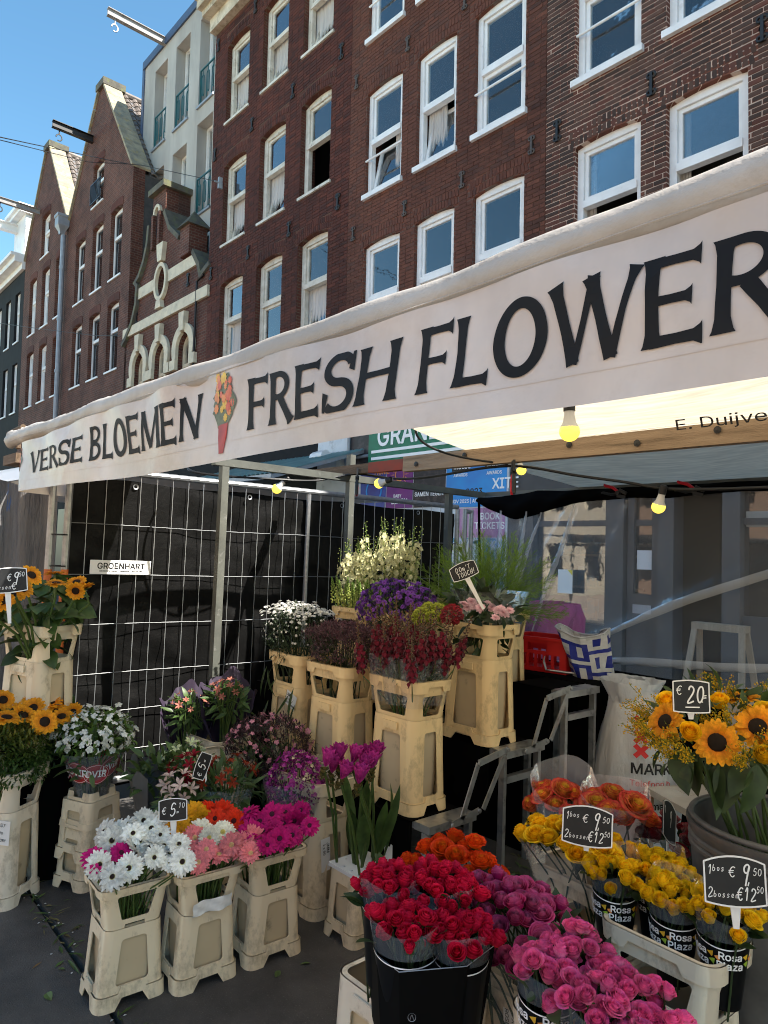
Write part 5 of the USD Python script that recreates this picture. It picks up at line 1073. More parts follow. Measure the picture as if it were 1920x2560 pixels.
def bucket_protos(D, key):
    B, W_, R_, hw, ht, rad = D['b'], D['w'], D['r'], D['hw'], D['ht'], D['rad']
    fz = 0.05
    # lower body with an opening on each side
    b = MB()
    def body_shape(h0, h1, i):
        return trap(h0, h1, fz - 0.006, hw).difference(hole(h0 * 0.70, h1 * 0.62, fz + 0.022, hw * (0.83 if i else 0.86)))
    Bi = tuple(x - 0.010 for x in B)
    wall_piece(b, fz - 0.006, hw, Bi, W_, rad, body_shape)
    def foot_shape(h0, h1, i):
        p = trap(h0, h1, 0, fz).union(Polygon([(-h0 * 0.55, fz - 0.001), (h0 * 0.55, fz - 0.001), (h0 * 0.42, fz + 0.022), (-h0 * 0.42, fz + 0.022)]))
        return p.difference(Polygon([(-h0 * 0.66, -0.001), (h0 * 0.66, -0.001), (h0 * 0.4, 0.036), (-h0 * 0.4, 0.036)]))
    wall_piece(b, 0, fz, B, tuple(x - 0.003 for x in B), rad + 0.004, foot_shape)
    ledge(b, fz, B, -0.003, -0.016, rad + 0.004)
    ledge(b, hw, W_, 0.0, -0.02, rad)
    if key != 'small':                                               # raised name plate above the opening
        for sg in (-1, 1): b.box((-0.045, sg * (W_[1] + 0.0085) - 0.003, hw * 0.87), (0.045, sg * (W_[1] + 0.0085) + 0.003, hw * 0.955))
    low = b.P(smooth=30)
    # inner tub
    b = MB(); zz = [0.02, hw * 0.5, hw * 0.97]; loops = []
    for z, k in zip(zz, (0.80, 0.87, 0.93)):
        L_ = []
        ax, ay = W_[0] * k, W_[1] * k
        for q in range(4):
            sx = 1 if q in (0, 3) else -1; sy = 1 if q in (0, 1) else -1
            for a in np.linspace(0, PI / 2, 5) + q * PI / 2: L_.append((sx * (ax - rad) + rad * math.cos(a), sy * (ay - rad) + rad * math.sin(a), z))
        loops.append(L_ + L_[:1])
    b.grid(np.array(loops), flip=True); L0 = np.array(loops[0][:-1]); b.add(np.vstack([L0, L0.mean(0)]), [[len(L0), (i + 1) % len(L0), i] for i in range(len(L0))])
    tub = b.P(smooth=40)
    # collar with windows and lip
    b = MB(); z0 = hw - 0.012; lip = 0.028 if key == 'small' else 0.05
    Wc = tuple(x - 0.004 for x in W_); zr = ht - lip * 0.3
    Rc = tuple(x - 0.011 for x in R_)
    def col_shape(h0, h1, i):
        p = trap(h0, h1, z0, zr)
        if key == 'small':
            p = p.difference(hole(h0 * 0.72, h1 * 0.78, z0 + 0.04, zr - 0.024, 0.008)).difference(Polygon([(-h0 * 0.6, z0 - .001), (h0 * 0.6, z0 - .001), (h0 * 0.52, z0 + 0.024), (-h0 * 0.52, z0 + 0.024)]))
        else: p = p.difference(hole(h0 * 0.88, h1 * 0.92, z0 + 0.028, zr - 0.052, 0.01))
        return p
    wall_piece(b, z0, zr, Wc, Rc, rad, col_shape)
    def lip_shape(h0, h1, i):
        return trap(h0, h1, ht - lip, ht).difference(Polygon([(-h0 * 0.72, ht - lip - 0.001), (h0 * 0.72, ht - lip - 0.001), (h0 * 0.6, ht - lip * 0.5), (-h0 * 0.6, ht - lip * 0.5)]))
    wall_piece(b, ht - lip, ht, tuple(x - 0.003 for x in R_), R_, rad + 0.006, lip_shape)
    ledge(b, ht, R_, 0.0, -0.017, rad + 0.006)
    col = b.P(smooth=30)
    BP[key] = dict(low=low, tub=tub, col=col)
bucket_protos(SMALL, 'small'); bucket_protos(TALL, 'tall')
def bucket(kind, loc, a, label, m='bucket', collar=True, group=None, s=1.0):
    t = thing('flower_bucket', label, 'bucket', loc, rotz(a), s, group=group)
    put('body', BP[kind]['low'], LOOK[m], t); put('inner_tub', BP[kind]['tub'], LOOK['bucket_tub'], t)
    if collar: put('collar', BP[kind]['col'], LOOK[m], t)
    return t
def near(kind, corner, a=0.0, key='b'):
    """base centre of a bucket whose corner nearest the camera (+x, -y) is given"""
    D = SMALL if kind == 'small' else TALL
    h = np.array([D[key][0], -D[key][1], 0]); return np.array([*corner[:2], corner[2] if len(corner) > 2 else 0.0]) - rotz(a) @ h
C_ = {}
def place(key, kind, corner, a, label, **k):
    c = near(kind, corner, a); C_[key] = (c, a, kind); return bucket(kind, c, a, label, **k)
place('gerb1', 'small', (-2.412, 0.945), -0.06, 'cream bucket of white gerberas, nearest of the three gerbera buckets', m='bucket_pale')
place('gerb2', 'small', (-2.345, 1.195), -0.05, 'cream bucket of pink and yellow gerberas, middle one with a torn paper strip', m='bucket_pale')
place('gerb3', 'small', (-2.325, 1.47), -0.04, 'cream bucket of magenta gerberas, farthest of the three gerbera buckets', m='bucket_pale')
place('stat', 'tall', (-2.46, 1.86), 0.05, 'tall cream bucket of magenta statice behind the magenta gerberas', m='bucket_pale')
place('curc', 'small', (-2.195, 1.86), 0.02, 'cream bucket topped with a white foam tray that holds the curcuma stems', m='bucket_pale', collar=False)
place('solid', 'tall', (-3.31, 0.895), 0.62, 'tall cream bucket with a printed label at the left edge, full of green limonium', m='bucket_white')
place('sun2', 'tall', (-3.545, 1.11), 0.62, 'tall grimy cream bucket of sunflowers behind the labelled bucket', m='bucket_pale')
place('sun1', 'tall', (-3.50, 1.02, 0.60), 0.35, 'tall cream bucket of sunflowers raised highest at the left by the fence', m='bucket_pale')
place('alst', 'tall', (-3.3, 1.83), 0.1, 'tall cream bucket of alstroemerias in dark paper before the fence', m='bucket_pale')
place('grey', 'tall', (-2.93, 1.62), 0.05, 'grey cream bucket of grey wrapped alstroemerias behind the gerberas', m='bucket_pale')
place('phl2', 'tall', (-2.85, 2.05), 0.0, 'bucket of dark leaved pink phlox hidden behind its flowers', m='bucket_pale')
place('snap', 'tall', (-2.19, 2.152, 0.447), 0.0, 'yellowish cream bucket of dark red snapdragons at the front of the tiered stand', m='bucket_yellow')
place('sedum', 'tall', (-2.64, 2.13, 0.447), 0.03, 'yellowish cream bucket of dull purple sedum left of the snapdragons', m='bucket_yellow')
place('aster', 'tall', (-3.06, 2.15, 0.447), -0.05, 'yellowish cream bucket of white asters with leaves hanging from it and a paper ticket', m='bucket_yellow')
place('dahl', 'tall', (-2.17, 2.62, 0.675), 0.02, 'yellowish cream bucket of mixed dahlias on the middle step', m='bucket_yellow')
place('purp', 'tall', (-2.66, 2.62, 0.675), 0.0, 'yellowish cream bucket of purple asters on the middle step', m='bucket_yellow')
place('stock', 'tall', (-3.1, 2.62, 0.675), 0.0, 'cream bucket of yellow green stocks behind the white asters', m='bucket_yellow')
place('fern', 'tall', (-2.55, 3.2, 0.70), 0.0, 'cream bucket of bushy green asparagus fern on the top step', m='bucket_yellow')
place('delph', 'tall', (-2.95, 3.2, 0.72), 0.0, 'cream bucket of cream delphiniums on the top step', m='bucket_yellow')
place('red', 'tall', (-1.30, 1.275, 0.0), 0.0, 'white bucket that carries the black box of red roses', m='bucket_white', collar=False)
place('mag', 'tall', (-1.10, 1.60, 0.0), 0.0, 'cream bucket of magenta roses with a printed delivery label', m='bucket_pale', collar=False)
place('oran', 'tall', (-1.52, 1.75, 0.0), 0.0, 'cream bucket of orange roses behind the red roses', m='bucket_pale', collar=False)
place('pink', 'tall', (-0.70, 1.325, 0.0), 0.0, 'white bucket of pink roses in front at the right', m='bucket_white')
place('yel', 'tall', (-0.79, 1.83, 0.0), -0.03, 'cream bucket of four sleeved bunches of yellow roses', m='bucket_white')
place('yelb', 'tall', (-1.15, 1.97, 0.0), -0.08, 'cream bucket of large yellow roses behind the small yellow bunches', m='bucket_white')
# stack of two buckets under an upturned collar, with the white phlox
t = thing('flower_bucket', 'stack of cream buckets under an upturned collar that carries the white phlox', 'bucket', near('small', (-3.285, 1.20), 0.42), rotz(0.42))
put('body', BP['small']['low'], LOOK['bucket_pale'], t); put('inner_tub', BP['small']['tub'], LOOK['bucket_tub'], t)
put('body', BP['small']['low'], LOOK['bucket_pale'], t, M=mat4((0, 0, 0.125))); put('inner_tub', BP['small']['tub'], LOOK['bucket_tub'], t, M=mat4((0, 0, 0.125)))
put('collar', BP['small']['col'], LOOK['bucket_pale'], t, M=mat4((0, 0, 0.665), rotx(PI) @ np.diag([0.86, 0.86, 1.0])))
C_['phlox'] = (near('small', (-3.285, 1.20), 0.42), 0.42, 'small')
# printed tickets on buckets
def ticket(name, label, c, R, w, h, lines, seed=0):
    t = thing(name, label, 'label')
    b = MB(); b.add(np.array([(0, 0, 0), (w, 0, 0.002), (w, h, 0), (0, h, 0.001), (0, 0, -.0006), (w, 0, .0014), (w, h, -.0006), (0, h, .0004)]) @ np.asarray(R).T + c, [[0, 1, 2], [0, 2, 3], [4, 6, 5], [4, 7, 6]]); b.build('paper', LOOK['paper'], t)
    for s, x, y, hh in lines: text(t, s, hh, np.asarray(R) @ np.array([x, y, 0.0025]) + c, R, 'print_black', depth=0.0006)
    return t
def face_R(a, tilt=0.0):
    """right, up, out for a side whose outward normal points at angle a in plan"""
    n = np.array([math.cos(a), math.sin(a), 0]); r = np.array([-n[1], n[0], 0]); return np.stack([r, [0, 0, 1.0], n], 1) @ rotz(tilt)
def on_bucket(key, side_a, u, z, out=0.004):
    c, a, kind = C_[key]; D = SMALL if kind == 'small' else TALL
    k = z / D['hw']; i = 0 if abs(math.cos(side_a)) > 0.5 else 1
    d = (D['b'][i] - 0.01) * (1 - k) + D['w'][i] * k + out
    n = np.array([math.cos(side_a), math.sin(side_a), 0]); r = np.array([-n[1], n[0], 0]); return c + rotz(a) @ (n * d + r * u + np.array([0, 0, z])), face_R(side_a + a)
p_, R_ = on_bucket('solid', -PI / 2, 0.02, 0.27); ticket('printed_ticket', 'white printed ticket on the tall bucket at the left edge', p_, R_, 0.13, 0.1, [('1837', 0.06, 0.075, 0.014), ('E998  070', 0.03, 0.045, 0.01), ('MARIA GLORY', 0.01, 0.015, 0.011)])
p_, R_ = on_bucket('aster', -PI / 2, 0.03, 0.31); ticket('printed_ticket', 'white paper ticket hanging askew on the bucket of white asters', p_, R_ @ rotz(-0.3), 0.1, 0.075, [('JMM', 0.01, 0.05, 0.016), ('1 x 80', 0.01, 0.03, 0.01), ('WIT LOMMER', 0.01, 0.01, 0.01)])
p_, R_ = on_bucket('mag', -PI / 2, 0.0, 0.36); ticket('printed_ticket', 'white delivery ticket running down the bucket of magenta roses', p_, R_ @ rotz(-1.5), 0.2, 0.07, [('JMM   24/22', 0.02, 0.05, 0.014), ('1 X80   6cm', 0.02, 0.03, 0.014), ('ROSE DEEP PURPLE', 0.02, 0.008, 0.012)])
p_, R_ = on_bucket('stat', 0, -0.08, 0.33); ticket('printed_ticket', 'white ticket on the tall bucket of statice', p_, R_ @ rotz(-1.5), 0.14, 0.05, [('JMM', 0.02, 0.03, 0.014), ('1 x 80', 0.02, 0.01, 0.012)])
t = thing('paper_strip', 'torn crumpled paper strip in the window of the middle gerbera bucket', 'paper'); c, a, _ = C_['gerb2']
G = np.array([[c + rotz(a) @ np.array([0.118 + 0.006 * math.sin(u * 60) + 0.004 * math.sin(v * 200 + u * 90), u, 0.268 + v]) for u in np.linspace(-0.082, 0.07, 12)] for v in np.linspace(0, 0.045, 6)]); b = MB(); b.grid(G); b.build('strip', LOOK['paper'], t, smooth=True)

# ------------------------------------------------------------------ tiered stand: aluminium steps under black cloth
td = thing('tiered_stand', 'folding aluminium stand of three steps covered with black cloth', 'stand')
XR = -2.08
for k, (y0, z, xl) in enumerate(((2.13, 0.447, 2.1), (2.62, 0.675, 2.1), (3.1, 0.9, 0.3))):
    b = MB(); b.box((XR - 0.09, y0 + 0.02, z - 0.032), (XR, y0 + 0.31, z)); b.box((XR - xl, y0 + 0.02, z - 0.03), (XR - 0.091, y0 + 0.29, z - 0.006)); b.build('step', LOOK['aluminium'], td)
    for yy in (y0 + 0.03, y0 + 0.29):
        for x in (XR - 0.03, XR - xl + 0.05):
            b = MB(); b.bar((x, yy, 0), (x, yy, z - 0.034), 0.03, 0.022, (0, 1, 0)); b.build('leg', LOOK['aluminium'], td)
    b = MB(); b.box((XR - 0.045, y0 + 0.046, z - 0.15), (XR - 0.015, y0 + 0.278, z - 0.12)); b.build('brace', LOOK['aluminium'], td)
    b = MB(); b.box((XR - xl - 0.04, y0 + 0.005, 0.03 if k == 0 else z - 0.3), (XR - 0.1, y0 + 0.016, z - 0.001)); b.box((XR - xl - 0.04, y0 + 0.005, z - 0.005), (XR - 0.1, y0 + 0.3, z - 0.0005)); b.build('cloth', LOOK['cloth_black'], td)
for y0, z in ((2.13, 0.447), (2.62, 0.675)):
    x = XR + 0.012; A_, B_ = np.array([x, y0 + 0.14, z - 0.012]), np.array([x, y0 + 0.31, z + 0.012])
    C1, C2 = np.array([x, y0 + 0.30, z + 0.215]), np.array([x, y0 + 0.50, z + 0.245])
    for p0, p1, w in ((A_, B_, 0.028), (A_ + (0, 0.06, 0.01), C1, 0.026), (C1, C2, 0.03), (B_ + (0, 0.03, 0), C2 + (0, -0.02, -0.02), 0.026)):
        b = MB(); b.bar(p0, p1, w, 0.005, (1, 0, 0)); b.build('link', LOOK['aluminium'], td)
    for p0 in (A_, B_, C1, C2):
        b = MB(); b.lathe([(0, 0), (0.01, 0), (0.009, 0.006), (0, 0.007)], 10, p0 + (0.003, 0, 0), roty(PI / 2)); b.build('rivet', LOOK['galvanised'], td)
bl_ = thing('cloth_block', 'black cloth covered block behind the tiered stand that carries the fern and delphiniums', 'plinth')
b = MB(); b.box((-3.5, 3.18, 0.0), (-2.405, 3.49, 0.699)); b.build('cloth', LOOK['cloth_black'], bl_)
bl2 = thing('cloth_block', 'black cloth covered plinth at the fence under the highest sunflower bucket', 'plinth')
b = MB(); b.box((-4.05, 0.95, 0.0), (-3.52, 1.4, 0.599)); b.build('cloth', LOOK['cloth_black'], bl2)
bk = thing('work_table', 'table under black cloth behind the stand, with tools on it', 'table')
b = MB(); b.box((-3.5, 3.5, 0.86), (-1.9, 4.1, 0.885)); b.build('top', LOOK['cloth_black'], bk)
b = MB(); n = 60; xs = np.linspace(-3.5, -1.9, n); G = np.stack([np.stack([xs, 3.495 + 0.012 * np.sin(xs * 30) * (1 - k), np.full(n, 0.12 + 0.765 * k)], -1) for k in (0, 0.5, 1)]); b.grid(G); b.build('cloth', LOOK['cloth_black'], bk)
b = MB(); G = np.stack([np.stack([np.full(8, -1.895), np.linspace(3.5, 4.1, 8), np.full(8, 0.12 + 0.765 * k)], -1) for k in (0, 1)]); b.grid(G); b.build('cloth', LOOK['cloth_black'], bk)
for x in (-3.45, -1.95):
    for y in (3.55, 4.05): b = MB(); b.box((x - .02, y - .02, 0), (x + .02, y + .02, 0.86)); b.build('leg', LOOK['steel_dull'], bk)
bk2 = thing('black_skirting', 'black cloth closing the stall behind under the plastic sheet', 'cloth')
b = MB(); xs = np.linspace(-3.6, 1.8, 90); G = np.stack([np.stack([xs, 4.3 + 0.02 * np.sin(xs * 17) * (1 - k), np.full(90, 0.06 + 0.72 * k)], -1) for k in (0, 0.5, 1)]); b.grid(G); b.build('sheet', LOOK['cloth_black'], bk2, smooth=True)
# ------------------------------------------------------------------ flower building blocks
mat('petal', (0.74, 0.74, 0.74), (1.14, 1.14, 1.14), scale=70, rough=0.6, translucent=0.3, attr=True, obj=True, spec=0.18, var=0.18)
mat('petal_velvet', (0.8, 0.8, 0.8), (1.1, 1.1, 1.1), scale=60, rough=0.7, translucent=0.15, attr=True, obj=True, spec=0.15, sheen=0.3, var=0.12)
mat('leaf', (0.7, 0.72, 0.7), (1.2, 1.2, 1.1), scale=25, rough=0.45, translucent=0.25, attr=True, obj=True, spec=0.4, var=0.2)
mat('stem_green', (0.075, 0.12, 0.025), (0.05, 0.085, 0.02), scale=30, rough=0.5)
mat('stem_dark', (0.035, 0.06, 0.018), (0.02, 0.035, 0.012), scale=30, rough=0.5)
mat('sleeve_black', (0.005, 0.005, 0.0055), rough=0.4, spec=0.16); mat('box_black', (0.003, 0.003, 0.003), (0.004, 0.004, 0.004), rough=0.7, spec=0.08)
mat('paper_grey', (0.12, 0.125, 0.125), (0.085, 0.09, 0.09), scale=6, rough=0.6, translucent=0.2); mat('paper_violet', (0.035, 0.022, 0.045), (0.025, 0.018, 0.034), rough=0.6); mat('paper_pink', (0.75, 0.5, 0.5), rough=0.5, translucent=0.4)
clear_film('cellophane', tint=(0.97, 0.97, 0.97), rough=0.1, milk=0.06, bump=0.01, bscale=25, gloss=0.35)
clear_film('cellophane_pink', tint=(0.97, 0.88, 0.88), rough=0.15, milk=0.16, bump=0.01, bscale=25, gloss=0.35)
def A(*c): return np.array(c, float)
def leaf_grid(L, W, bend=0.3, fold=0.25, n=5, tip=1.0, wide=0.4):
    v = np.linspace(0, 1, n + 1); w = W / 2 * (np.sin(np.clip(v, 0, 1) ** (math.log(0.5) / math.log(wide)) * PI) ** 0.8); w[-1] = 0.0004; w[0] = max(w[0], W * 0.06)
    ang = -bend * v * 1.2; x = np.cumsum(np.r_[0, np.cos(ang[1:]) * L / n]); z = np.cumsum(np.r_[0, np.sin(ang[1:]) * L / n])
    return np.stack([np.stack([x, s * w, z + abs(s) * fold * w], -1) for s in (-1, 0, 1)], 1)       # (n+1, 3, 3)
def leaf_mb(b, L, W, R, o, col, col2=None, **k):
    G = leaf_grid(L, W, **k); c0 = np.asarray(col, float); c1 = c0 * 0.8 if col2 is None else np.asarray(col2, float)
    C = np.stack([np.stack([c0, c1, c0])] * G.shape[0]); b.grid(G @ np.asarray(R).T + o, C)
def frame_from(d, roll=0.0):
    """x along d"""
    d = np.asarray(d, float); d = d / np.linalg.norm(d); up = A(0, 0, 1) if abs(d[2]) < 0.95 else A(1, 0, 0)
    y = np.cross(up, d); y /= np.linalg.norm(y); z = np.cross(d, y); return np.stack([d, y, z], 1) @ rotx(roll)
def daisy(seed, r, rings, disc, dr, dh, col, tipc=None, basec=None, dcol2=None):
    """rings: (count, length share, width, lift, start radius)"""
    rg = np.random.default_rng(seed); b = MB(); col = A(*col)
    for (n, L, w, lift, r0) in rings:
        for k in range(n):
            a = 2 * PI * (k + 0.35 * rg.standard_normal() * 0.5) / n + rg.random() * 0.05; l = r * L * (0.86 + 0.2 * rg.random())
            v = np.array([0, 0.35, 0.75, 1.0]); wd = w / 2 * np.array([0.5, 0.95, 1.0, 0.35]); el = lift + 0.15 * rg.standard_normal()
            x = r0 + v * l * math.cos(el); z = v * l * math.sin(el) - 0.25 * l * v * v * (0.5 + 0.3 * rg.random())
            G = np.stack([np.stack([x, s * wd, z + (0.15 * wd if s else 0 * wd)], -1) for s in (-1, 0, 1)], 1)
            cc = col * (0.9 + 0.16 * rg.random()); C = np.stack([np.stack([(A(*basec) if basec else cc) * (1 - q) + (A(*tipc) if tipc else cc) * q] * 3) for q in (0.0, 0.5, 0.85, 1.0)])
            b.grid(G @ rotz(a).T, C)
    t = np.linspace(0, PI / 2, 5); prof = [(dr * math.cos(q), dh * math.sin(q)) for q in t]; prof[-1] = (0.0001, dh)
    n0 = b.n; b.lathe(prof, 14, col=disc)
    if dcol2 is not None:                                             # paler ring round the eye
        c = np.tile(A(*disc), (14 * 5, 1)); c[:28] = dcol2; b.C[-1] = c
    return b.P(smooth=True)
def rose(seed, r, h, inner, outer, edge, K=4, curl=0.25, tight=1.0, base=None):
    rg = np.random.default_rng(seed); b = MB(); inner, outer, edge = A(*inner), A(*outer), A(*edge); base = A(*base) if base else outer * 0.9 + A(0.02, 0.04, 0.0)
    t = np.linspace(0, 2.6 * 2 * PI, 40); rad = r * (0.05 + 0.26 * t / t[-1])                   # rolled heart
    G = np.stack([np.stack([rad * np.cos(t), rad * np.sin(t), 0 * t + h * 0.35], -1), np.stack([rad * 1.08 * np.cos(t), rad * 1.08 * np.sin(t), h * (0.93 - 0.10 * t / t[-1]) + 0 * t], -1)])
    b.grid(G, np.stack([np.tile(inner * 0.75, (40, 1)), np.tile(inner, (40, 1))]))
    for k in range(1, K + 1):
        q = k / K; n = 3 + (k > 1) + (k > 3); rr = r * (0.3 + 0.7 * q ** (1.1 * tight)); rb = r * (0.18 + 0.34 * q); zt = h * (0.97 - 0.30 * q ** 2); ph = rg.random() * 6
        for i in range(n):
            f = ph + 2 * PI * i / n + 0.2 * rg.standard_normal(); ha = PI / n * 1.35; u = np.linspace(-1, 1, 5); v = np.linspace(0, 1, 6)
            V, U = np.meshgrid(v, u, indexing='ij'); cu = curl * (0.6 + 0.7 * rg.random()) * q
            ang = f + U * ha * (0.45 + 0.55 * np.sqrt(V)); bow = rb + (rr - rb) * np.clip(V * 1.15, 0, 1) ** 0.8
            R_ = bow + r * cu * np.clip(V - 0.72, 0, 1) ** 1.3 * 3.2 * (1 - 0.25 * U * U) - 0.05 * r * U * U
            Z = zt * (V ** 0.9) * (1 - 0.10 * U * U * V) - h * cu * np.clip(V - 0.8, 0, 1) * 0.9 + 0.02 * h * rg.standard_normal()
            s = R_.copy(); s[0] = r * 0.14
            G = np.stack([s * np.cos(ang), s * np.sin(ang), Z], -1)
            mix = inner * (1 - q) + outer * q; E_ = (np.clip((V - 0.72) / 0.28, 0, 1) ** 1.5)[..., None]; Bz = np.clip(1 - V / 0.4, 0, 1)[..., None]
            C = mix * (1 - E_) + edge * E_; C = C * (1 - Bz) + base * Bz
            b.grid(G, C * (0.93 + 0.14 * rg.random()))
    for i in range(5): leaf_mb(b, r * 0.9, r * 0.3, rotz(i * 1.257) @ roty(0.25), A(0, 0, 0.001), (0.06, 0.11, 0.03), bend=-0.5, n=3)
    return b.P(smooth=True)
def five(seed, r, col, eye, cup=0.2):
    rg = np.random.default_rng(seed); b = MB()
    for k in range(5): leaf_mb(b, r, r * 0.78, rotz(k * 1.2566 + 0.1 * rg.standard_normal()) @ roty(-cup), A(0, 0, 0), A(*col) * (0.92 + 0.14 * rg.random()), eye, bend=0.25, fold=0.1, n=3, wide=0.62)
    return b.P(smooth=True)
def dome(c, rx, ry, rz, n, seed, zmin=-0.1, jit=0.1, gap=0.0, a0=0.0):
    """points and outward directions spread over the upper part of an ellipsoid"""
    rg = np.random.default_rng(seed); P_, N_ = [], []
    for i in range(n):
        u = (i + 0.5) / n; z = 1 - u * (1 - zmin); a = i * 2.39996 + a0 + 0.25 * rg.standard_normal(); s = math.sqrt(max(0, 1 - z * z))
        d = A(s * math.cos(a), s * math.sin(a), z); k = 1 - jit * rg.random()
        P_.append(np.asarray(c) + d * (rx, ry, rz) * k); nn = d / (rx, ry, rz); N_.append(nn / np.linalg.norm(nn))
    return np.array(P_), np.array(N_)
def pad(poly_w, poly_d, c, top, n, seed, crown=0.04):
    """points over a flat-topped mass: jittered rows over a rounded rectangle, crowned in the middle"""
    rg = np.random.default_rng(seed); P_, N_ = [], []
    m = max(1, int(round(math.sqrt(n * poly_w / poly_d)))); k = max(1, int(round(n / m)))
    for i in range(m):
        for j in range(k):
            u = (i + 0.5 + 0.5 * (j % 2) - 0.25) / m * 2 - 1; v = (j + 0.5) / k * 2 - 1; u += 0.28 / m * 2 * rg.standard_normal() * 0.7; v += 0.28 / k * 2 * rg.standard_normal() * 0.7
            if u * u * v * v > 0.72 or abs(u) > 1.1 or abs(v) > 1.1: continue
            P_.append(np.asarray(c) + A(u * poly_w / 2, v * poly_d / 2, top - crown * (u * u + v * v) + 0.012 * rg.standard_normal())); N_.append(A(u * 0.45 + 0.12 * rg.standard_normal(), v * 0.45 + 0.12 * rg.standard_normal(), 1.0))
    return np.array(P_), np.array(N_)
class Bunch:
    """one bunch of flowers: an Xform whose parts are its blooms, leaves, stems and wrapping"""
    def __init__(s, name, label, cat, o, group=None):
        s.o = np.asarray(o, float); s.t = thing(name, label, cat, s.o, group=group)
    def put(s, name, P_, m, p, n, size=1.0, spin=None, **k):
        return put(name, P_, LOOK[m], s.t, M=mat4(np.asarray(p) - s.o, align(n, RNG.random() * 6.28 if spin is None else spin), size), **k)
    def mesh(s, name, b, m, smooth=False, **k):
        b.V = [v - s.o for v in b.V]; return b.build(name, LOOK[m], s.t, smooth, **k)
    def stems(s, tops, foot, spread, m='stem_green', r=0.0028, every=1, zdrop=0.0):
        b = MB(); rg = np.random.default_rng(len(tops))
        for p in tops[::every]:
            f = np.asarray(foot) + A(spread[0] * (2 * rg.random() - 1), spread[1] * (2 * rg.random() - 1), 0); p = np.asarray(p) - A(0, 0, zdrop); mid = f * 0.35 + p * 0.65; mid[:2] = f[:2] * 0.5 + p[:2] * 0.5
            b.tube([f, mid, p], r, 5, cap=False)
        if b.V: s.mesh('stems', b, m, True, kind='stuff')
    def leaves(s, pts, dirs, L, W, col, name='leaves', m='leaf', bend=0.5, col2=None, lv=0.25, n=5, fold=0.25):
        b = MB(); rg = np.random.default_rng(len(pts) + 3)
        for p, d in zip(pts, dirs):
            k = 1 + lv * rg.standard_normal() * 0.8; leaf_mb(b, L * max(0.4, k), W * max(0.4, k), frame_from(d, rg.standard_normal() * 0.6), np.asarray(p), A(*col) * (0.75 + 0.5 * rg.random()), col2, bend=bend * (0.5 + rg.random()), n=n, fold=fold)
        s.mesh(name, b, m, True, kind='stuff')
    def shell_leaves(s, c, rx, ry, rz, n, L, W, col, seed, zmin=-0.9, droop=0.0, **k):
        P_, N_ = dome(c, rx, ry, rz, n, seed, zmin, 0.35); rg = np.random.default_rng(seed)
        D = N_ * 0.7 + 0.75 * rg.standard_normal(N_.shape) * 0.6 + A(0, 0, 0.35 - droop); s.leaves(P_, D, L, W, col, **k)
def cone_sheet(c, z0, z1, r0, r1, a0=0.0, a1=2 * PI, n=48, m=6, wave=0.0, top_f=None, seed=0, flare=1.0):
    rg = np.random.default_rng(seed); ph = rg.random() * 6; a = np.linspace(a0, a1, n); G = []
    for k in np.linspace(0, 1, m):
        r = r0 + (r1 - r0) * k ** flare; zt = z1 if top_f is None else z1 + top_f(a)
        rr = r * (1 + wave * k * np.sin(a * 7 + ph) + 0.5 * wave * k * np.sin(a * 13 + ph * 2)); G.append(np.stack([c[0] + rr * np.cos(a), c[1] + rr * np.sin(a), z0 + (zt - z0) * k + 0 * a], -1))
    return np.array(G)
def curved_text(bu, s, h, c, r, z, mid, m, bold=True, slope=0.0, name='lettering', width=None):
    tm = meshkit.text_mesh(s, h, 0.0006, bold); V = np.array(tm.vertices); w = V[:, 0].max()
    if width: V[:, 0] *= width / w; w = width
    rr = r + slope * V[:, 1]; a = mid + (V[:, 0] - w / 2) / r
    return bu.mesh(name, MB().add(np.stack([c[0] + (rr + 0.0015 + V[:, 2]) * np.cos(a), c[1] + (rr + 0.0015 + V[:, 2]) * np.sin(a), z + V[:, 1]], -1), tm.faces), m)
def tocam(p): return math.atan2(EYE[1] - p[1], EYE[0] - p[0])
def look_dir(p, k=0.55, up=0.5, j=0.25, rg=RNG):
    d = EYE - np.asarray(p); d /= np.linalg.norm(d); d = d * k + A(0, 0, up) + j * rg.standard_normal(3); return d / np.linalg.norm(d)

# ------------------------------------------------------------------ gerberas: each stem is a thing of its own
GR = [(26, 0.80, 0.0115, 0.06, 0.009), (24, 0.66, 0.0105, 0.3, 0.009), (18, 0.25, 0.006, 0.7, 0.010)]
GER = {}
ORD = 'first second third fourth fifth sixth seventh eighth ninth tenth eleventh twelfth thirteenth fourteenth fifteenth sixteenth seventeenth eighteenth nineteenth twentieth twenty-first twenty-second'.split()
dark, yel_eye = (0.03, 0.015, 0.012), (0.6, 0.5, 0.12)
for nm, col, eye, ring_ in (('white', (0.86, 0.86, 0.8), dark, (0.7, 0.66, 0.35)), ('cream', (0.86, 0.84, 0.7), yel_eye, (0.7, 0.68, 0.4)), ('yellow', (0.85, 0.42, 0.015), (0.7, 0.3, 0.02), None), ('red', (0.78, 0.045, 0.012), (0.08, 0.01, 0.01), None), ('pink', (0.83, 0.26, 0.28), (0.7, 0.45, 0.2), (0.8, 0.5, 0.35)), ('magenta', (0.52, 0.008, 0.17), (0.06, 0.01, 0.03), None)):
    GER[nm] = [daisy(10 * q + len(nm), 0.05, [(n, L, w, li + 0.1 * (q - 2), r0) for n, L, w, li, r0 in GR], eye, 0.0105, 0.004, col, dcol2=ring_) for q in range(5)]
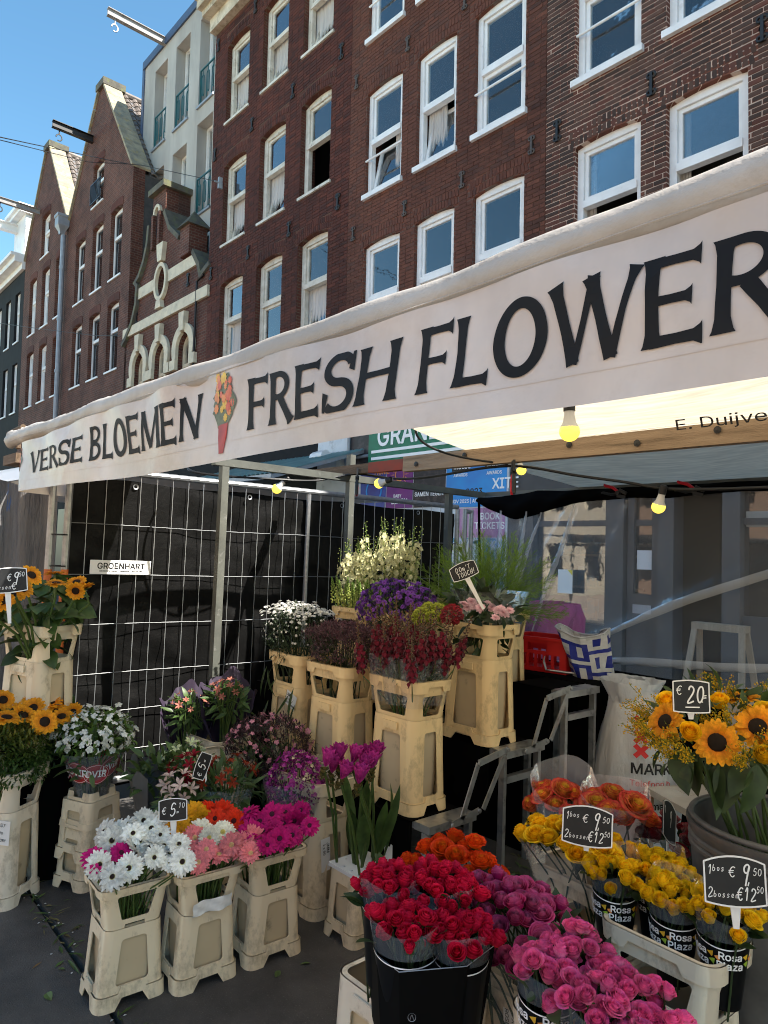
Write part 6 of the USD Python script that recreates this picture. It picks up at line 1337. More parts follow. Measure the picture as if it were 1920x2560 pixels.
GPOS = [('white', [(540, 165, 0), (690, 172, 1), (655, 120, 0), (745, 105, 0), (785, 145, 0), (640, 205, 0), (725, 215, 0), (790, 215, 0), (850, 235, 0), (800, 298, 1), (668, 352, 1), (583, 398, 1), (946, 320, 1), (928, 228, 1), (880, 250, 0), (610, 160, 0), (515, 335, 0), (885, 325, 0), (700, 240, 0), (830, 180, 0), (775, 250, 0), (580, 210, 0)], 2.63, 250, 0.00075, 'gerb1'),
        ('cream', [(1155, 165, 1), (1045, 150, 0), (1085, 195, 1), (810, 120, 0)], 2.76, 200, 0.0008, 'gerb2'), ('magenta', [(498, 300, 1), (630, 272, 1)], 2.62, 290, 0.0007, 'gerb1'),
        ('yellow', [(855, 115, 1), (940, 152, 1), (900, 125, 0), (1010, 62, 0), (1045, 95, 0), (960, 85, 0), (872, 168, 0)], 2.85, 110, 0.0008, 'gerb2'), ('red', [(1080, 22, 0), (1115, 95, 1), (1150, 60, 0), (1212, 108, 1), (1092, 62, 0), (1185, 82, 0)], 2.9, 70, 0.0008, 'gerb2'),
        ('pink', [(1010, 195, 0), (1070, 255, 1), (1200, 232, 1), (1270, 225, 0), (1300, 275, 1), (1310, 200, 0), (1030, 322, 1), (1137, 280, 0), (1000, 290, 0), (1245, 262, 0)], 2.72, 240, 0.0008, 'gerb2'),
        ('magenta', [(1410, 72, 1), (1290, 62, 0), (1480, 62, 0), (1386, 232, 1), (1450, 200, 1), (1515, 182, 1), (1605, 132, 1), (1560, 52, 0), (1300, 152, 0), (1470, 120, 0), (1345, 110, 0), (1525, 110, 0), (1420, 150, 0), (1365, 165, 0)], 2.78, 140, 0.0009, 'gerb3')]
GLAB = {('white', 'gerb1'): 'white gerbera in the nearest gerbera bucket', ('cream', 'gerb2'): 'creamy white gerbera with a yellow eye among the pink ones', ('magenta', 'gerb1'): 'magenta gerbera among the white ones at the left', ('yellow', 'gerb2'): 'golden yellow gerbera behind the white ones', ('red', 'gerb2'): 'orange red gerbera at the back of the middle bucket', ('pink', 'gerb2'): 'salmon pink gerbera in the middle bucket', ('magenta', 'gerb3'): 'deep magenta gerbera in the farthest gerbera bucket'}
GGRP = {k: f'{k[0]} gerberas' + (' at the left' if k == ('magenta', 'gerb1') else '') for k in GLAB}
for nm, L_, h0, ym, kk, bk_ in GPOS:
    firsts = []
    order_ = {q[:2]: k for k, q in enumerate(sorted(L_))}
    for i, (x, y, front_) in enumerate(L_):
        p = ath(x / 2.074, 2000 + y / 2.074, h0 + (ym - y) * kk + (0 if front_ else 0.03)); n = look_dir(p, 0.75 if front_ else 0.45, 0.35 if front_ else 0.5, 0.14 if front_ else 0.34)
        c, a, _ = C_[bk_]; f = c + A(0.05 * (RNG.random() - .5), 0.05 * (RNG.random() - .5), 0.16); lab = GLAB[(nm, bk_)]
        t = thing('gerbera', lab + f', {ORD[order_[(x, y)]]} from left', 'gerbera', p, group=GGRP[(nm, bk_)]); sz = 0.82 + 0.24 * RNG.random()
        put('flower_head', GER[nm][i % 5], LOOK['petal'], t, M=mat4((0, 0, 0), align(n, RNG.random() * 6), sz))
        b = MB(); q = p - n * 0.004; b.tube([q - p, q - n * 0.03 + A(0, 0, -0.02) - p, (q * 0.45 + f * 0.55) + A(0, 0, 0.06) - p, f - p], 0.0028, 6); b.build('stem', LOOK['stem_green'], t, smooth=True)
# extra stems standing in the gerbera buckets, seen through the windows
for key, lab in (('gerb1', 'nearest'), ('gerb2', 'middle'), ('gerb3', 'farthest')):
    c, a, _ = C_[key]; t = thing('gerbera_stalks', f'green gerbera stalks standing inside the {lab} gerbera bucket', 'stems', c)
    b = MB()
    for k in range(46):
        x, y = 0.16 * (RNG.random() - .5), 0.17 * (RNG.random() - .5); b.tube([(x * 0.8, y * 0.8, 0.2), (x + 0.01 * RNG.standard_normal(), y + 0.02 * RNG.standard_normal(), 0.42)], 0.0034, 5, cap=False)
    b.V = [v @ rotz(a).T for v in b.V]; tag(b.build('stems', LOOK['stem_green'], t, smooth=True), kind='stuff')

# ------------------------------------------------------------------ sunflowers
SR = [(20, 1.0, 0.018, 0.1, 0.021), (18, 0.85, 0.016, 0.35, 0.02)]
SUNF = [daisy(70 + q, 0.042, [(n, L, w, li + 0.15 * (q - 1), r0) for n, L, w, li, r0 in SR], (0.025, 0.014, 0.008), 0.024, 0.007, (0.86, 0.35, 0.012), basec=(0.7, 0.2, 0.01), tipc=(0.9, 0.4, 0.02)) for q in range(3)]
def sunflowers(spots, key, lab, size, foot, group):
    pts = []; order_ = {q[:2]: k for k, q in enumerate(sorted(spots))}
    for i, (px, py, h, kx, up) in enumerate(spots):
        p = ath(px, py, h); n = look_dir(p, kx, up, 0.2); pts.append(p)
        t = thing('sunflower', lab + f', {ORD[order_[(px, py)]]} from left', 'sunflower', p, group=group)
        put('flower_head', SUNF[i % 3], LOOK['petal'], t, M=mat4((0, 0, 0), align(n, RNG.random() * 6), size * (0.9 + 0.2 * RNG.random())))
        b = MB()
        for k in range(14): leaf_mb(b, 0.035 * size, 0.012 * size, align(n) @ rotz(k * 0.45) @ roty(-0.1), -n * 0.006, (0.06, 0.12, 0.025), bend=0.2, n=3)
        b.build('calyx', LOOK['leaf'], t)
        b = MB(); q = -n * 0.006; b.tube([q, q - n * 0.05 + A(0, 0, -0.02), (q + (np.asarray(foot) - p)) * 0.5 + A(0, 0, 0.04), np.asarray(foot) - p], 0.006, 6); b.build('stem', LOOK['stem_green'], t, smooth=True)
    return pts
f14 = lambda x, y: (x / 2.592, 1100 + y / 2.592); f17 = lambda x, y: (x / 2.592, 1700 + y / 2.592)
c1 = C_['sun1'][0]; c2 = C_['sun2'][0]
sunflowers([(*f14(205, 875), 3.55, 0.75, 0.35), (*f14(152, 962), 3.4, 0.8, 0.2), (*f14(18, 1040), 3.4, 0.6, 0.3), (*f14(365, 925), 3.6, 0.25, 0.7), (*f14(355, 862), 3.75, 0.1, 0.8), (*f14(490, 978), 3.55, 0.7, 0.1), (*f14(495, 920), 3.75, 0.3, 0.6), (*f14(95, 1000), 3.5, 0.3, 0.5), (*f14(545, 965), 3.65, 0.3, 0.3), (*f14(-30, 960), 3.4, 0.6, 0.3), (*f14(-70, 1050), 3.4, 0.5, 0.3)], 'sun1', 'orange yellow sunflower in the highest bucket at the left', 0.82, c1 + A(0, 0, 0.3), 'sunflowers in the highest bucket')
sunflowers([(*f17(45, 240), 3.5, 0.35, 0.6), (*f17(225, 122), 3.75, 0.3, 0.6), (*f17(215, 182), 3.65, 0.4, 0.5), (*f17(290, 270), 3.55, 0.85, 0.2), (*f17(400, 235), 3.65, 0.3, 0.5), (*f17(470, 212), 3.7, 0.3, 0.4), (*f17(20, 128), 3.7, 0.3, 0.6), (*f17(325, 150), 3.75, 0.15, 0.7), (*f17(150, 225), 3.6, 0.3, 0.5), (*f17(395, 160), 3.8, 0.1, 0.7), (*f17(100, 190), 3.65, 0.3, 0.6), (*f17(270, 190), 3.7, 0.3, 0.5), (*f17(350, 205), 3.7, 0.3, 0.5), (*f17(-30, 220), 3.6, 0.3, 0.5)], 'sun2', 'orange yellow sunflower in the lower bucket behind the green limonium', 0.95, c2 + A(0, 0, 0.3), 'sunflowers in the lower bucket')
for key, lab, top, n in (('sun1', 'broad sunflower leaves crowding the highest bucket at the left', 0.70, 60), ('sun2', 'broad sunflower leaves crowding the lower sunflower bucket', 0.68, 45)):
    c = C_[key][0]; B_ = Bunch('sunflower_leaves', lab, 'leaves', c)
    B_.shell_leaves(c + A(0, 0, top - 0.08), 0.2, 0.18, 0.15, int(n * 1.5), 0.11, 0.075, (0.07, 0.13, 0.03), 5, zmin=-0.7, droop=0.5, bend=0.7)
    P_, N_ = dome(c + A(0, 0, 0.44), 0.13, 0.1, 0.1, 26, 9, -1.0, 0.3); B_.leaves(P_, N_ + A(0, 0, -0.2), 0.09, 0.06, (0.055, 0.1, 0.025), name='lower_leaves')
    B_.stems([c + A(0.1 * math.cos(k), 0.08 * math.sin(k), 0.6) for k in range(9)], c + A(0, 0, 0.25), (0.06, 0.04), r=0.006)

# ------------------------------------------------------------------ green limonium and white phlox at the left
c = C_['solid'][0]; B_ = Bunch('limonium_bunch', 'dense green limonium with yellow tips at the left edge', 'flowers', c)
b = MB(); P_, N_ = dome(c + A(0, 0, 0.585), 0.215, 0.19, 0.2, 900, 21, -0.35, 0.4); rg = np.random.default_rng(4)
for p, n in zip(P_, N_):
    tipz = np.clip((p[2] - (c[2] + 0.62)) / 0.14, 0, 1) * rg.random()
    for q in range(7):
        d = n + 0.9 * rg.standard_normal(3); col = A(0.055, 0.11, 0.022) * (0.6 + 0.8 * rg.random()) * (1 - tipz) + A(0.3, 0.25, 0.02) * tipz; leaf_mb(b, 0.026, 0.0105, frame_from(d), p + 0.012 * rg.standard_normal(3), col, bend=0.3, n=2)
B_.mesh('sprigs', b, 'leaf', kind='stuff')
B_.stems([c + A(0.13 * math.cos(k), 0.1 * math.sin(k), 0.55) for k in range(20)], c + A(0, 0, 0.3), (0.1, 0.06))
PHW = [five(30 + k, 0.0135, (0.85, 0.86, 0.84), (0.75, 0.78, 0.7), 0.15) for k in range(3)]
c = C_['phlox'][0] + A(0.0, 0.0, 0.0); cm = A(c[0], c[1], 0.655); B_ = Bunch('phlox_bunch', 'bunch of white phlox in a clear sleeve printed with red round logos', 'phlox', A(c[0], c[1], 0.46))
P_, N_ = dome(cm, 0.19, 0.18, 0.135, 240, 31, -0.3, 0.12)
rg = np.random.default_rng(6); keep = rg.random(240) < 0.95
for i, (p, n) in enumerate(zip(P_[keep], N_[keep])): B_.put('flower_head', PHW[i % 3], 'petal', p + 0.008 * rg.standard_normal(3), n + 0.45 * rg.standard_normal(3) + A(0, 0, 0.3), 1.05 + 0.4 * rg.random())
B_.shell_leaves(cm - A(0, 0, 0.01), 0.185, 0.175, 0.125, 560, 0.04, 0.014, (0.1, 0.18, 0.035), 33, zmin=-0.5, name='leaves'); B_.shell_leaves(A(c[0], c[1], 0.56), 0.13, 0.13, 0.11, 90, 0.07, 0.025, (0.075, 0.13, 0.035), 34, name='lower_leaves')
B_.stems([A(c[0] + 0.08 * math.cos(k * 1.3), c[1] + 0.08 * math.sin(k * 1.3), 0.6) for k in range(24)], A(c[0], c[1], 0.30), (0.04, 0.04))
B_.mesh('clear_sleeve', MB().grid(cone_sheet((c[0], c[1]), 0.36, 0.60, 0.055, 0.15, wave=0.05)), 'cellophane', True)
mat('logo_red', (0.36, 0.008, 0.015), rough=0.4)
tc = tocam(c)
for k, (da, zz, tilt) in enumerate(((-0.62, 0.515, -0.1), (0.12, 0.508, 0.0), (0.72, 0.535, 0.22), (1.9, 0.515, 0), (2.9, 0.515, 0.1), (-1.5, 0.515, 0.1))):
    r = 0.11; a0 = tc + da; b = MB(); V = []
    disc_ = affinity.scale(Point(0, 0).buffer(1, 12), 0.057, 0.047); v, f = trimesh.creation.triangulate_polygon(disc_, engine='earcut'); v = np.asarray(v)
    cone = lambda v, off: np.stack([c[0] + (r + 0.45 * v[:, 1] * 0.4 + off) * np.cos(a0 + v[:, 0] / r), c[1] + (r + 0.18 * v[:, 1] + off) * np.sin(a0 + v[:, 0] / r), zz + v[:, 1] + tilt * v[:, 0]], -1)
    b.add(cone(v, 0.004), f); lg = B_.mesh('printed_logo', b, 'logo_red')
    rngp = disc_.buffer(-0.004).difference(disc_.buffer(-0.0055)); v, f = trimesh.creation.triangulate_polygon(rngp, engine='earcut'); B_.mesh('logo_ring', MB().add(cone(np.asarray(v), 0.0055), f), 'print_white')
    tm = meshkit.text_mesh('DVIR', 0.03, 0.0006, True); v = np.array(tm.vertices); v[:, 0] = (v[:, 0] / v[:, 0].max() - 0.5) * 0.085; v[:, 1] -= 0.012; B_.mesh('lettering', MB().add(cone(v, 0.006 + v[:, 2]), tm.faces), 'print_white')

# ------------------------------------------------------------------ alstroemerias
def lily(seed, L, col, col2):
    rg = np.random.default_rng(seed); b = MB()
    for k in range(6): leaf_mb(b, L, L * 0.36, rotz(k * 1.047 + 0.1 * rg.standard_normal()) @ roty(-0.95 + 0.12 * rg.standard_normal()), A(0, 0, 0), A(*col) * (0.85 + 0.3 * rg.random()), col2, bend=0.75, fold=0.25, n=4, wide=0.6)
    return b.P(smooth=True)
LPINK = [lily(k, 0.03, (0.4, 0.1, 0.09), (0.42, 0.2, 0.14)) for k in range(2)]; LRED = [lily(k + 5, 0.042, (0.3, 0.006, 0.02), (0.2, 0.004, 0.015)) for k in range(2)]; LPALE = [lily(k + 8, 0.045, (0.72, 0.5, 0.48), (0.75, 0.62, 0.5)) for k in range(2)]; LWH = [lily(k + 11, 0.042, (0.72, 0.76, 0.55), (0.5, 0.6, 0.25)) for k in range(2)]; LOR = [lily(k + 14, 0.036, (0.32, 0.04, 0.012), (0.25, 0.03, 0.01)) for k in range(2)]
def alstro(label, p, n, blooms, wrap, rw, hw, seed, lean=(0, 0), leafc=(0.06, 0.11, 0.03), spread=0.09):
    p = np.asarray(p, float); B_ = Bunch('alstroemeria_bunch', label, 'alstroemeria', p - A(0, 0, 0.3)); rg = np.random.default_rng(seed)
    P_, N_ = dome(p + A(0, 0, 0.012), spread * 1.05, spread * 1.05, 0.08, int(n * 1.6), seed, -0.1, 0.15)
    for i, (q, d) in enumerate(zip(P_, N_)):
        if blooms: B_.put('flower_head', blooms[i % len(blooms)], 'petal', q, d + A(0, 0, 0.25) + 0.3 * rg.standard_normal(3), 0.62 + 0.4 * rg.random())
    B_.shell_leaves(p - A(0, 0, 0.045), spread * 1.0, spread * 1.0, 0.1, 80, 0.07, 0.022, leafc, seed, zmin=-0.6, name='leaves')
    B_.stems(P_, p - A(lean[0], lean[1], 0.33), (0.03, 0.03), r=0.0035, zdrop=0.01)
    if wrap == 'cellophane':
        B_.mesh('clear_sleeve', MB().grid(cone_sheet((p[0], p[1]), p[2] - 0.3, p[2] - 0.02, 0.03, rw, wave=0.06, seed=seed, flare=0.8)), wrap, True)
    elif wrap:
        a = tocam(p); op = 0.75 if wrap == 'paper_violet' else 0.25; f = lambda q: 0.01 + hw * np.cos(q - a - PI) + 0.025 * np.sin(q * 4 + seed) + 0.014 * np.sin(q * 9 + seed)
        G = cone_sheet((p[0], p[1]), p[2] - 0.3, p[2] - 0.01, 0.03, rw, a0=a + op, a1=a + 2 * PI - op, wave=0.07, top_f=f, seed=seed, flare=0.75); B_.mesh('wrapping_paper', MB().grid(G), wrap, True)
    return B_
ca_ = C_['alst'][0]
alstro('half hidden bunch of pink alstroemeria in violet grey paper at the left of its bucket', ca_ + A(-0.1, -0.12, 0.70), 9, LPINK, 'paper_violet', 0.15, 0.09, 41)
alstro('tall bunch of pink alstroemeria in dark violet paper before the wire fence', ca_ + A(0.04, 0.03, 0.77), 13, LPINK, 'paper_violet', 0.15, 0.1, 42)
h17 = lambda x, y, h: ath(x / 2.592, 1700 + y / 2.592, h)
alstro('grey paper bunch with only green leaves on top, left of the white buds', h17(1000, 560, 3.35), 0, None, 'paper_grey', 0.105, 0.03, 43)
alstro('grey paper bunch of white alstroemeria buds', h17(1200, 530, 3.4), 7, LWH, 'paper_grey', 0.1, 0.03, 44, leafc=(0.09, 0.15, 0.04))
alstro('bunch of deep red alstroemeria beside the small price sign', h17(1235, 610, 3.25), 12, LRED, 'paper_grey', 0.1, 0.0, 45)
alstro('bunch of pale pink alstroemeria low in front of the red ones', h17(1170, 740, 3.15), 9, LPALE, None, 0.1, 0.0, 46, spread=0.075)
alstro('green leaved bunch with orange red alstroemeria right of the red ones', h17(1480, 640, 3.2), 10, LOR, 'cellophane', 0.12, 0.02, 47, leafc=(0.055, 0.1, 0.03), spread=0.12)
# pink phlox with dark leaves
PHP = [five(60 + k, 0.015, (0.72, 0.36, 0.42), (0.6, 0.2, 0.3), 0.2) for k in range(3)]
cp = A(-2.96, 1.93, 0.61); B_ = Bunch('phlox_bunch', 'large dark leaved phlox with scattered pink blooms', 'phlox', A(cp[0], cp[1], 0.3)); rg = np.random.default_rng(9)
P_, N_ = dome(cp, 0.24, 0.2, 0.14, 75, 62, -0.1, 0.1)
for i, (p, n) in enumerate(zip(P_, N_)): B_.put('flower_head', PHP[i % 3], 'petal', p + n * 0.012, n + 0.5 * rg.standard_normal(3), 0.7 + 0.5 * rg.random())
b = MB(); P_, N_ = dome(cp, 0.24, 0.2, 0.14, 620, 63, -0.55, 0.18)
for p, n in zip(P_, N_):
    for q in range(4): leaf_mb(b, 0.026, 0.007, frame_from(n + 0.7 * rg.standard_normal(3)), p + 0.01 * rg.standard_normal(3), A(0.045, 0.018, 0.022) * (0.6 + 0.9 * rg.random()), bend=0.3, n=2)
B_.mesh('dark_sprigs', b, 'leaf', kind='stuff'); B_.shell_leaves(cp - A(0, 0, 0.13), 0.19, 0.17, 0.12, 120, 0.07, 0.022, (0.05, 0.09, 0.028), 64, name='leaves')
B_.stems(P_, A(cp[0] + .03, cp[1] + .12, 0.25), (0.1, 0.06), m='stem_dark', every=20)
# statice
STA = [five(80 + k, 0.0085, (0.4, 0.03, 0.28), (0.5, 0.08, 0.36), 0.5) for k in range(2)]; STC = [five(84, 0.006, (0.75, 0.66, 0.45), (0.7, 0.6, 0.4), 0.5)]
cs_ = A(-2.62, 1.86, 0.53); B_ = Bunch('statice_bunch', 'bunch of magenta purple statice with cream specks in a clear sleeve', 'statice', A(*cs_[:2], 0.3)); rg = np.random.default_rng(10)
P_, N_ = dome(cs_, 0.14, 0.125, 0.145, 270, 81, -0.75, 0.12)
for i, (p, n) in enumerate(zip(P_, N_)): B_.put('flower_head', STA[i % 2] if rg.random() < 0.8 else STC[0], 'petal', p, n + 0.5 * rg.standard_normal(3), 1.1 + 0.6 * rg.random())
b = MB(); P_, N_ = dome(cs_, 0.137, 0.122, 0.14, 500, 82, -0.9, 0.15)
for p, n in zip(P_, N_):
    for q in range(3): leaf_mb(b, 0.016, 0.009, frame_from(n + 0.8 * rg.standard_normal(3)), p + 0.006 * rg.standard_normal(3), A(0.26, 0.025, 0.2) * (0.5 + 0.9 * rg.random()), bend=0.3, n=2)
B_.mesh('florets', b, 'petal', kind='stuff'); B_.mesh('clear_sleeve', MB().grid(cone_sheet(cs_, 0.34, 0.56, 0.09, 0.15, wave=0.05, seed=3)), 'cellophane', True); B_.stems(P_, A(*cs_[:2], 0.1), (0.07, 0.05), every=25)
# ------------------------------------------------------------------ curcuma in the foam tray
cc_, _, _ = C_['curc']; zt = 0.258
t = thing('foam_tray', 'white foam tray with stem holes on top of the curcuma bucket', 'tray', cc_ + A(0, 0, zt))
b = MB(); trayp = sbox(-0.092, -0.096, 0.092, 0.096).buffer(0.004).difference(unary_union([Point(x, y).buffer(0.006) for x in (-0.07, -0.02, 0.03, 0.08) for y in (-0.075, -0.025, 0.025, 0.075)])); b.poly(trayp, 0.001, 0.016, lambda u, v, d: np.stack([u, v, d], -1)); b.build('tray', LOOK['white_sheet'], t)
b = MB(); G = np.array([[(0.03 + 0.05 * s, 0.098, 0.015 + 0.07 * k + 0.01 * math.sin(s * 9)) for s in np.linspace(0, 1, 6)] for k in (0, 0.5, 1)]); b.grid(G); b.build('tag', LOOK['paper'], t)
def curc(seed):
    rg = np.random.default_rng(seed); b = MB()
    for ring_, (n, L, lift) in enumerate(((4, 0.066, -1.25), (5, 0.066, -1.0), (6, 0.06, -0.75))):
        for k in range(n): leaf_mb(b, L, L * 0.56, rotz(k * 2 * PI / n + ring_ * 0.5 + 0.1 * rg.standard_normal()) @ roty(lift), A(0, 0, 0.004 * ring_), A(0.55, 0.05, 0.3) * (0.8 + 0.35 * rg.random()), A(0.45, 0.03, 0.25), bend=-0.35, fold=0.5, n=5, wide=0.5)
    for k in range(10): leaf_mb(b, 0.022, 0.02, rotz(k * 1.9) @ roty(-0.2), A(0, 0, -0.012 - 0.004 * k), A(0.14, 0.12, 0.04) * (0.7 + 0.6 * rg.random()), bend=-0.8, fold=0.4, n=4, wide=0.6)
    return b.P(smooth=True)
CUR = [curc(k) for k in range(3)]; rg = np.random.default_rng(12)
for i, (x, y, h) in enumerate(((655, 1080, 2.86), (745, 1060, 2.9), (830, 1060, 2.92), (760, 1160, 2.82), (895, 1120, 2.86), (960, 1090, 2.9), (975, 1030, 2.94), (870, 1190, 2.8), (700, 1120, 2.9), (900, 1060, 2.95))):
    p = ath(560 + x / 2.592, 1500 + y / 2.592, h); f = cc_ + A((-0.07, -0.02, 0.03, 0.08)[i % 4], (-0.075, -0.025, 0.025, 0.075)[(i * 3 // 2) % 4], zt + 0.012)
    t = thing('curcuma', f'magenta curcuma in the white foam tray, {ORD[sorted((655, 745, 830, 760, 895, 960, 975, 870, 700, 900)).index(x)]} from left', 'curcuma', p, group='curcumas in the white foam tray')
    put('flower_head', CUR[i % 3], LOOK['petal'], t, M=mat4((0, 0, 0), align(A(0.15, 0.1, 1) * (1, 1, 1) + 0.16 * rg.standard_normal(3), rg.random() * 6), 1.12 + 0.15 * rg.random()))
    b = MB(); b.tube([(0, 0, -0.02), (f - p) * 0.5 + A(0.01, 0, 0.01), f - p], [0.005, 0.0055, 0.006], 6); b.build('stem', LOOK['stem_green'], t, smooth=True)
t = thing('curcuma_leaves', 'long upright blade leaves between the curcuma stems', 'leaves', cc_ + A(0, 0, zt)); 
for a, L, w, ln, x, y in ((2.6, 0.40, 0.05, 0.4, -0.05, 0.0), (2.2, 0.34, 0.055, 0.25, -0.03, 0.02), (0.5, 0.36, 0.05, 0.5, 0.05, 0.0), (0.9, 0.30, 0.045, 0.2, 0.03, 0.03), (1.2, 0.33, 0.05, 0.35, 0.06, 0.05), (3.3, 0.25, 0.06, 0.15, 0.0, -0.03), (5.6, 0.27, 0.055, 0.12, 0.03, -0.02)):
    b = MB(); d = A(math.cos(a) * ln, math.sin(a) * ln, 1.0); leaf_mb(b, L, w, frame_from(d, PI / 2 + 0.8), A(x, y, 0.01), A(0.05, 0.095, 0.025) * (0.8 + 0.5 * rg.random()), bend=0.35, fold=0.4, n=8, wide=0.55); b.build('leaf', LOOK['leaf'], t, smooth=True)

# ------------------------------------------------------------------ flowers on the tiered stand
WA = [daisy(100 + k, 0.0075, [(12, 0.8, 0.0032, 0.3, 0.001), (9, 0.5, 0.003, 0.9, 0.001)], (0.7, 0.7, 0.5), 0.002, 0.002, (0.88, 0.88, 0.86)) for k in range(2)]
c = C_['aster'][0]; cm = c + A(-0.02, -0.01, 0.665); B_ = Bunch('aster_bunch', 'bunch of small white asters on dark leaves beside the fence', 'asters', c + A(0, 0, 0.4)); rg = np.random.default_rng(14)
P_, N_ = pad(0.44, 0.30, A(cm[0], cm[1], 0), cm[2] + 0.15, 210, 15, 0.035); P2, N2 = dome(cm, 0.235, 0.17, 0.16, 140, 16, -0.3, 0.12)
for i, (p, n) in enumerate(list(zip(P_, N_)) + list(zip(P2, N2))): B_.put('flower_head', WA[i % 2], 'petal', p + 0.006 * rg.standard_normal(3), n + 0.25 * rg.standard_normal(3), (1.75 if i < len(P_) else 0.95) * (0.8 + 0.4 * rg.random()))
b = MB(); P_, N_ = dome(cm - A(0, 0, 0.02), 0.22, 0.16, 0.165, 520, 17, -0.8, 0.3)
for p, n in zip(P_, N_):
    for q in range(3): leaf_mb(b, 0.04, 0.006, frame_from(n + A(0, 0, 0.5) + 0.6 * rg.standard_normal(3)), p, A(0.028, 0.05, 0.018) * (0.6 + 0.8 * rg.random()), bend=0.4, n=2)
B_.mesh('leaves', b, 'leaf', kind='stuff')
P3_ = np.array([c + A(0.1 * (rg.random() - .5) * 3, -0.13, 0.56 - 0.02 * k) for k in range(14)]); B_.leaves(P3_, np.array([A(0.5 * rg.standard_normal(), -0.5, -0.9) for _ in P3_]), 0.13, 0.012, (0.05, 0.085, 0.03), name='hanging_leaves', bend=0.6)
B_.stems(P_, c + A(0, 0, 0.25), (0.1, 0.07), m='stem_dark', every=12)
# sedum
c = C_['sedum'][0]; cm = c + A(0.0, 0, 0.62); B_ = Bunch('sedum_bunch', 'flat topped mass of dull purple brown sedum', 'sedum', c + A(0, 0, 0.4)); rg = np.random.default_rng(18); b = MB()
P_, N_ = pad(0.36, 0.27, A(cm[0], cm[1], 0), cm[2] + 0.12, 900, 19, 0.03); P2, N2 = dome(cm, 0.19, 0.14, 0.12, 500, 20, -0.3, 0.12)
for p, n in list(zip(P_, N_)) + list(zip(P2, N2)):
    cl = A(0.1, 0.035, 0.05) * (0.5 + 0.9 * rg.random()) if rg.random() < 0.85 else A(0.16, 0.08, 0.09)
    for q in range(5): leaf_mb(b, 0.016, 0.007, frame_from(n + 0.7 * rg.standard_normal(3)), p + 0.008 * rg.standard_normal(3), cl, bend=0.2, n=2)
B_.mesh('florets', b, 'petal_velvet', kind='stuff'); B_.shell_leaves(cm, 0.17, 0.12, 0.09, 90, 0.05, 0.022, (0.06, 0.07, 0.03), 21, name='leaves'); B_.stems(P_, c + A(0, 0, 0.25), (0.1, 0.07), m='stem_dark', every=30)
# spikes: snapdragons, stocks, delphiniums
def blob(b, o, r, col, d, s=0.8):
    V = np.array([[0, 0, -1], [1, 0, 0], [0, 1, 0], [-1, 0, 0], [0, -1, 0], [0, 0, 1]], float) * (r * s, r * s, r); b.add(V @ align(d).T + o, [[0, 2, 1], [0, 3, 2], [0, 4, 3], [0, 1, 4], [5, 1, 2], [5, 2, 3], [5, 3, 4], [5, 4, 1]], col)
def snap_spike(seed, L=0.26):
    rg = np.random.default_rng(seed); b = MB(); b.tube([(0, 0, -0.05), (0.003, 0, L)], 0.0022, 5, cap=False, col=(0.12, 0.1, 0.04))
    for k in range(34):
        f = k / 33.0; z = L * (0.08 + 0.92 * f); a = k * 2.4; d = A(math.cos(a), math.sin(a), 0.35)
        if f > 0.48: blob(b, A(0, 0, z) + d * (0.012 * (1.25 - f)), 0.0095 * (1.5 - f), A(0.13, 0.055, 0.028) * (0.7 + 0.7 * rg.random()), d)
        else:
            cl = A(0.14, 0.004, 0.018) * (0.6 + 0.9 * rg.random()); o = A(0, 0, z) + d * 0.013
            for sgn in (-1, 1): leaf_mb(b, 0.029, 0.026, frame_from(d + A(0, 0, 0.7 * sgn)), o, cl, bend=-0.8 * sgn, fold=0.4, n=3, wide=0.55)
            blob(b, o, 0.013, cl * 0.8, d)
    return b.P(smooth=True)
SNP = [snap_spike(k) for k in range(5)]
c = C_['snap'][0]; B_ = Bunch('snapdragon_bunch', 'wrapped bunches of dark red snapdragons with brown budded tips', 'snapdragons', c + A(0, 0, 0.4)); rg = np.random.default_rng(22)
tops = []
for i in range(7):
    for j in range(6):
        x, y = (-0.5 + (i + 0.5) / 7) * 0.32, (-0.5 + (j + 0.5) / 6) * 0.25; p = c + A(x * 1.15 + 0.01 * rg.standard_normal(), y * 1.15 + 0.01 * rg.standard_normal(), 0.60 + 0.035 * rg.standard_normal() - 0.25 * (x * x + y * y)); tops.append(p)
        B_.put('flower_spike', SNP[(i + 3 * j) % 5], 'petal_velvet', p, A(x * 1.1, y * 1.1, 1) + 0.06 * rg.standard_normal(3), 0.86 + 0.18 * rg.random())
B_.shell_leaves(c + A(0, 0, 0.57), 0.15, 0.11, 0.09, 170, 0.06, 0.012, (0.075, 0.1, 0.05), 23, name='leaves', droop=-0.3); B_.stems(tops, c + A(0, 0, 0.25), (0.1, 0.07), every=1)
for k, (dx, dy, r) in enumerate(((-0.1, -0.07, 0.07), (0.0, -0.08, 0.075), (0.1, -0.07, 0.07), (-0.1, 0.06, 0.07), (0.1, 0.06, 0.07))): B_.mesh('clear_sleeve', MB().grid(cone_sheet(c + A(dx, dy, 0), c[2] + 0.45, c[2] + 0.66, 0.05, r, wave=0.09, seed=k, n=30)), 'cellophane', True)
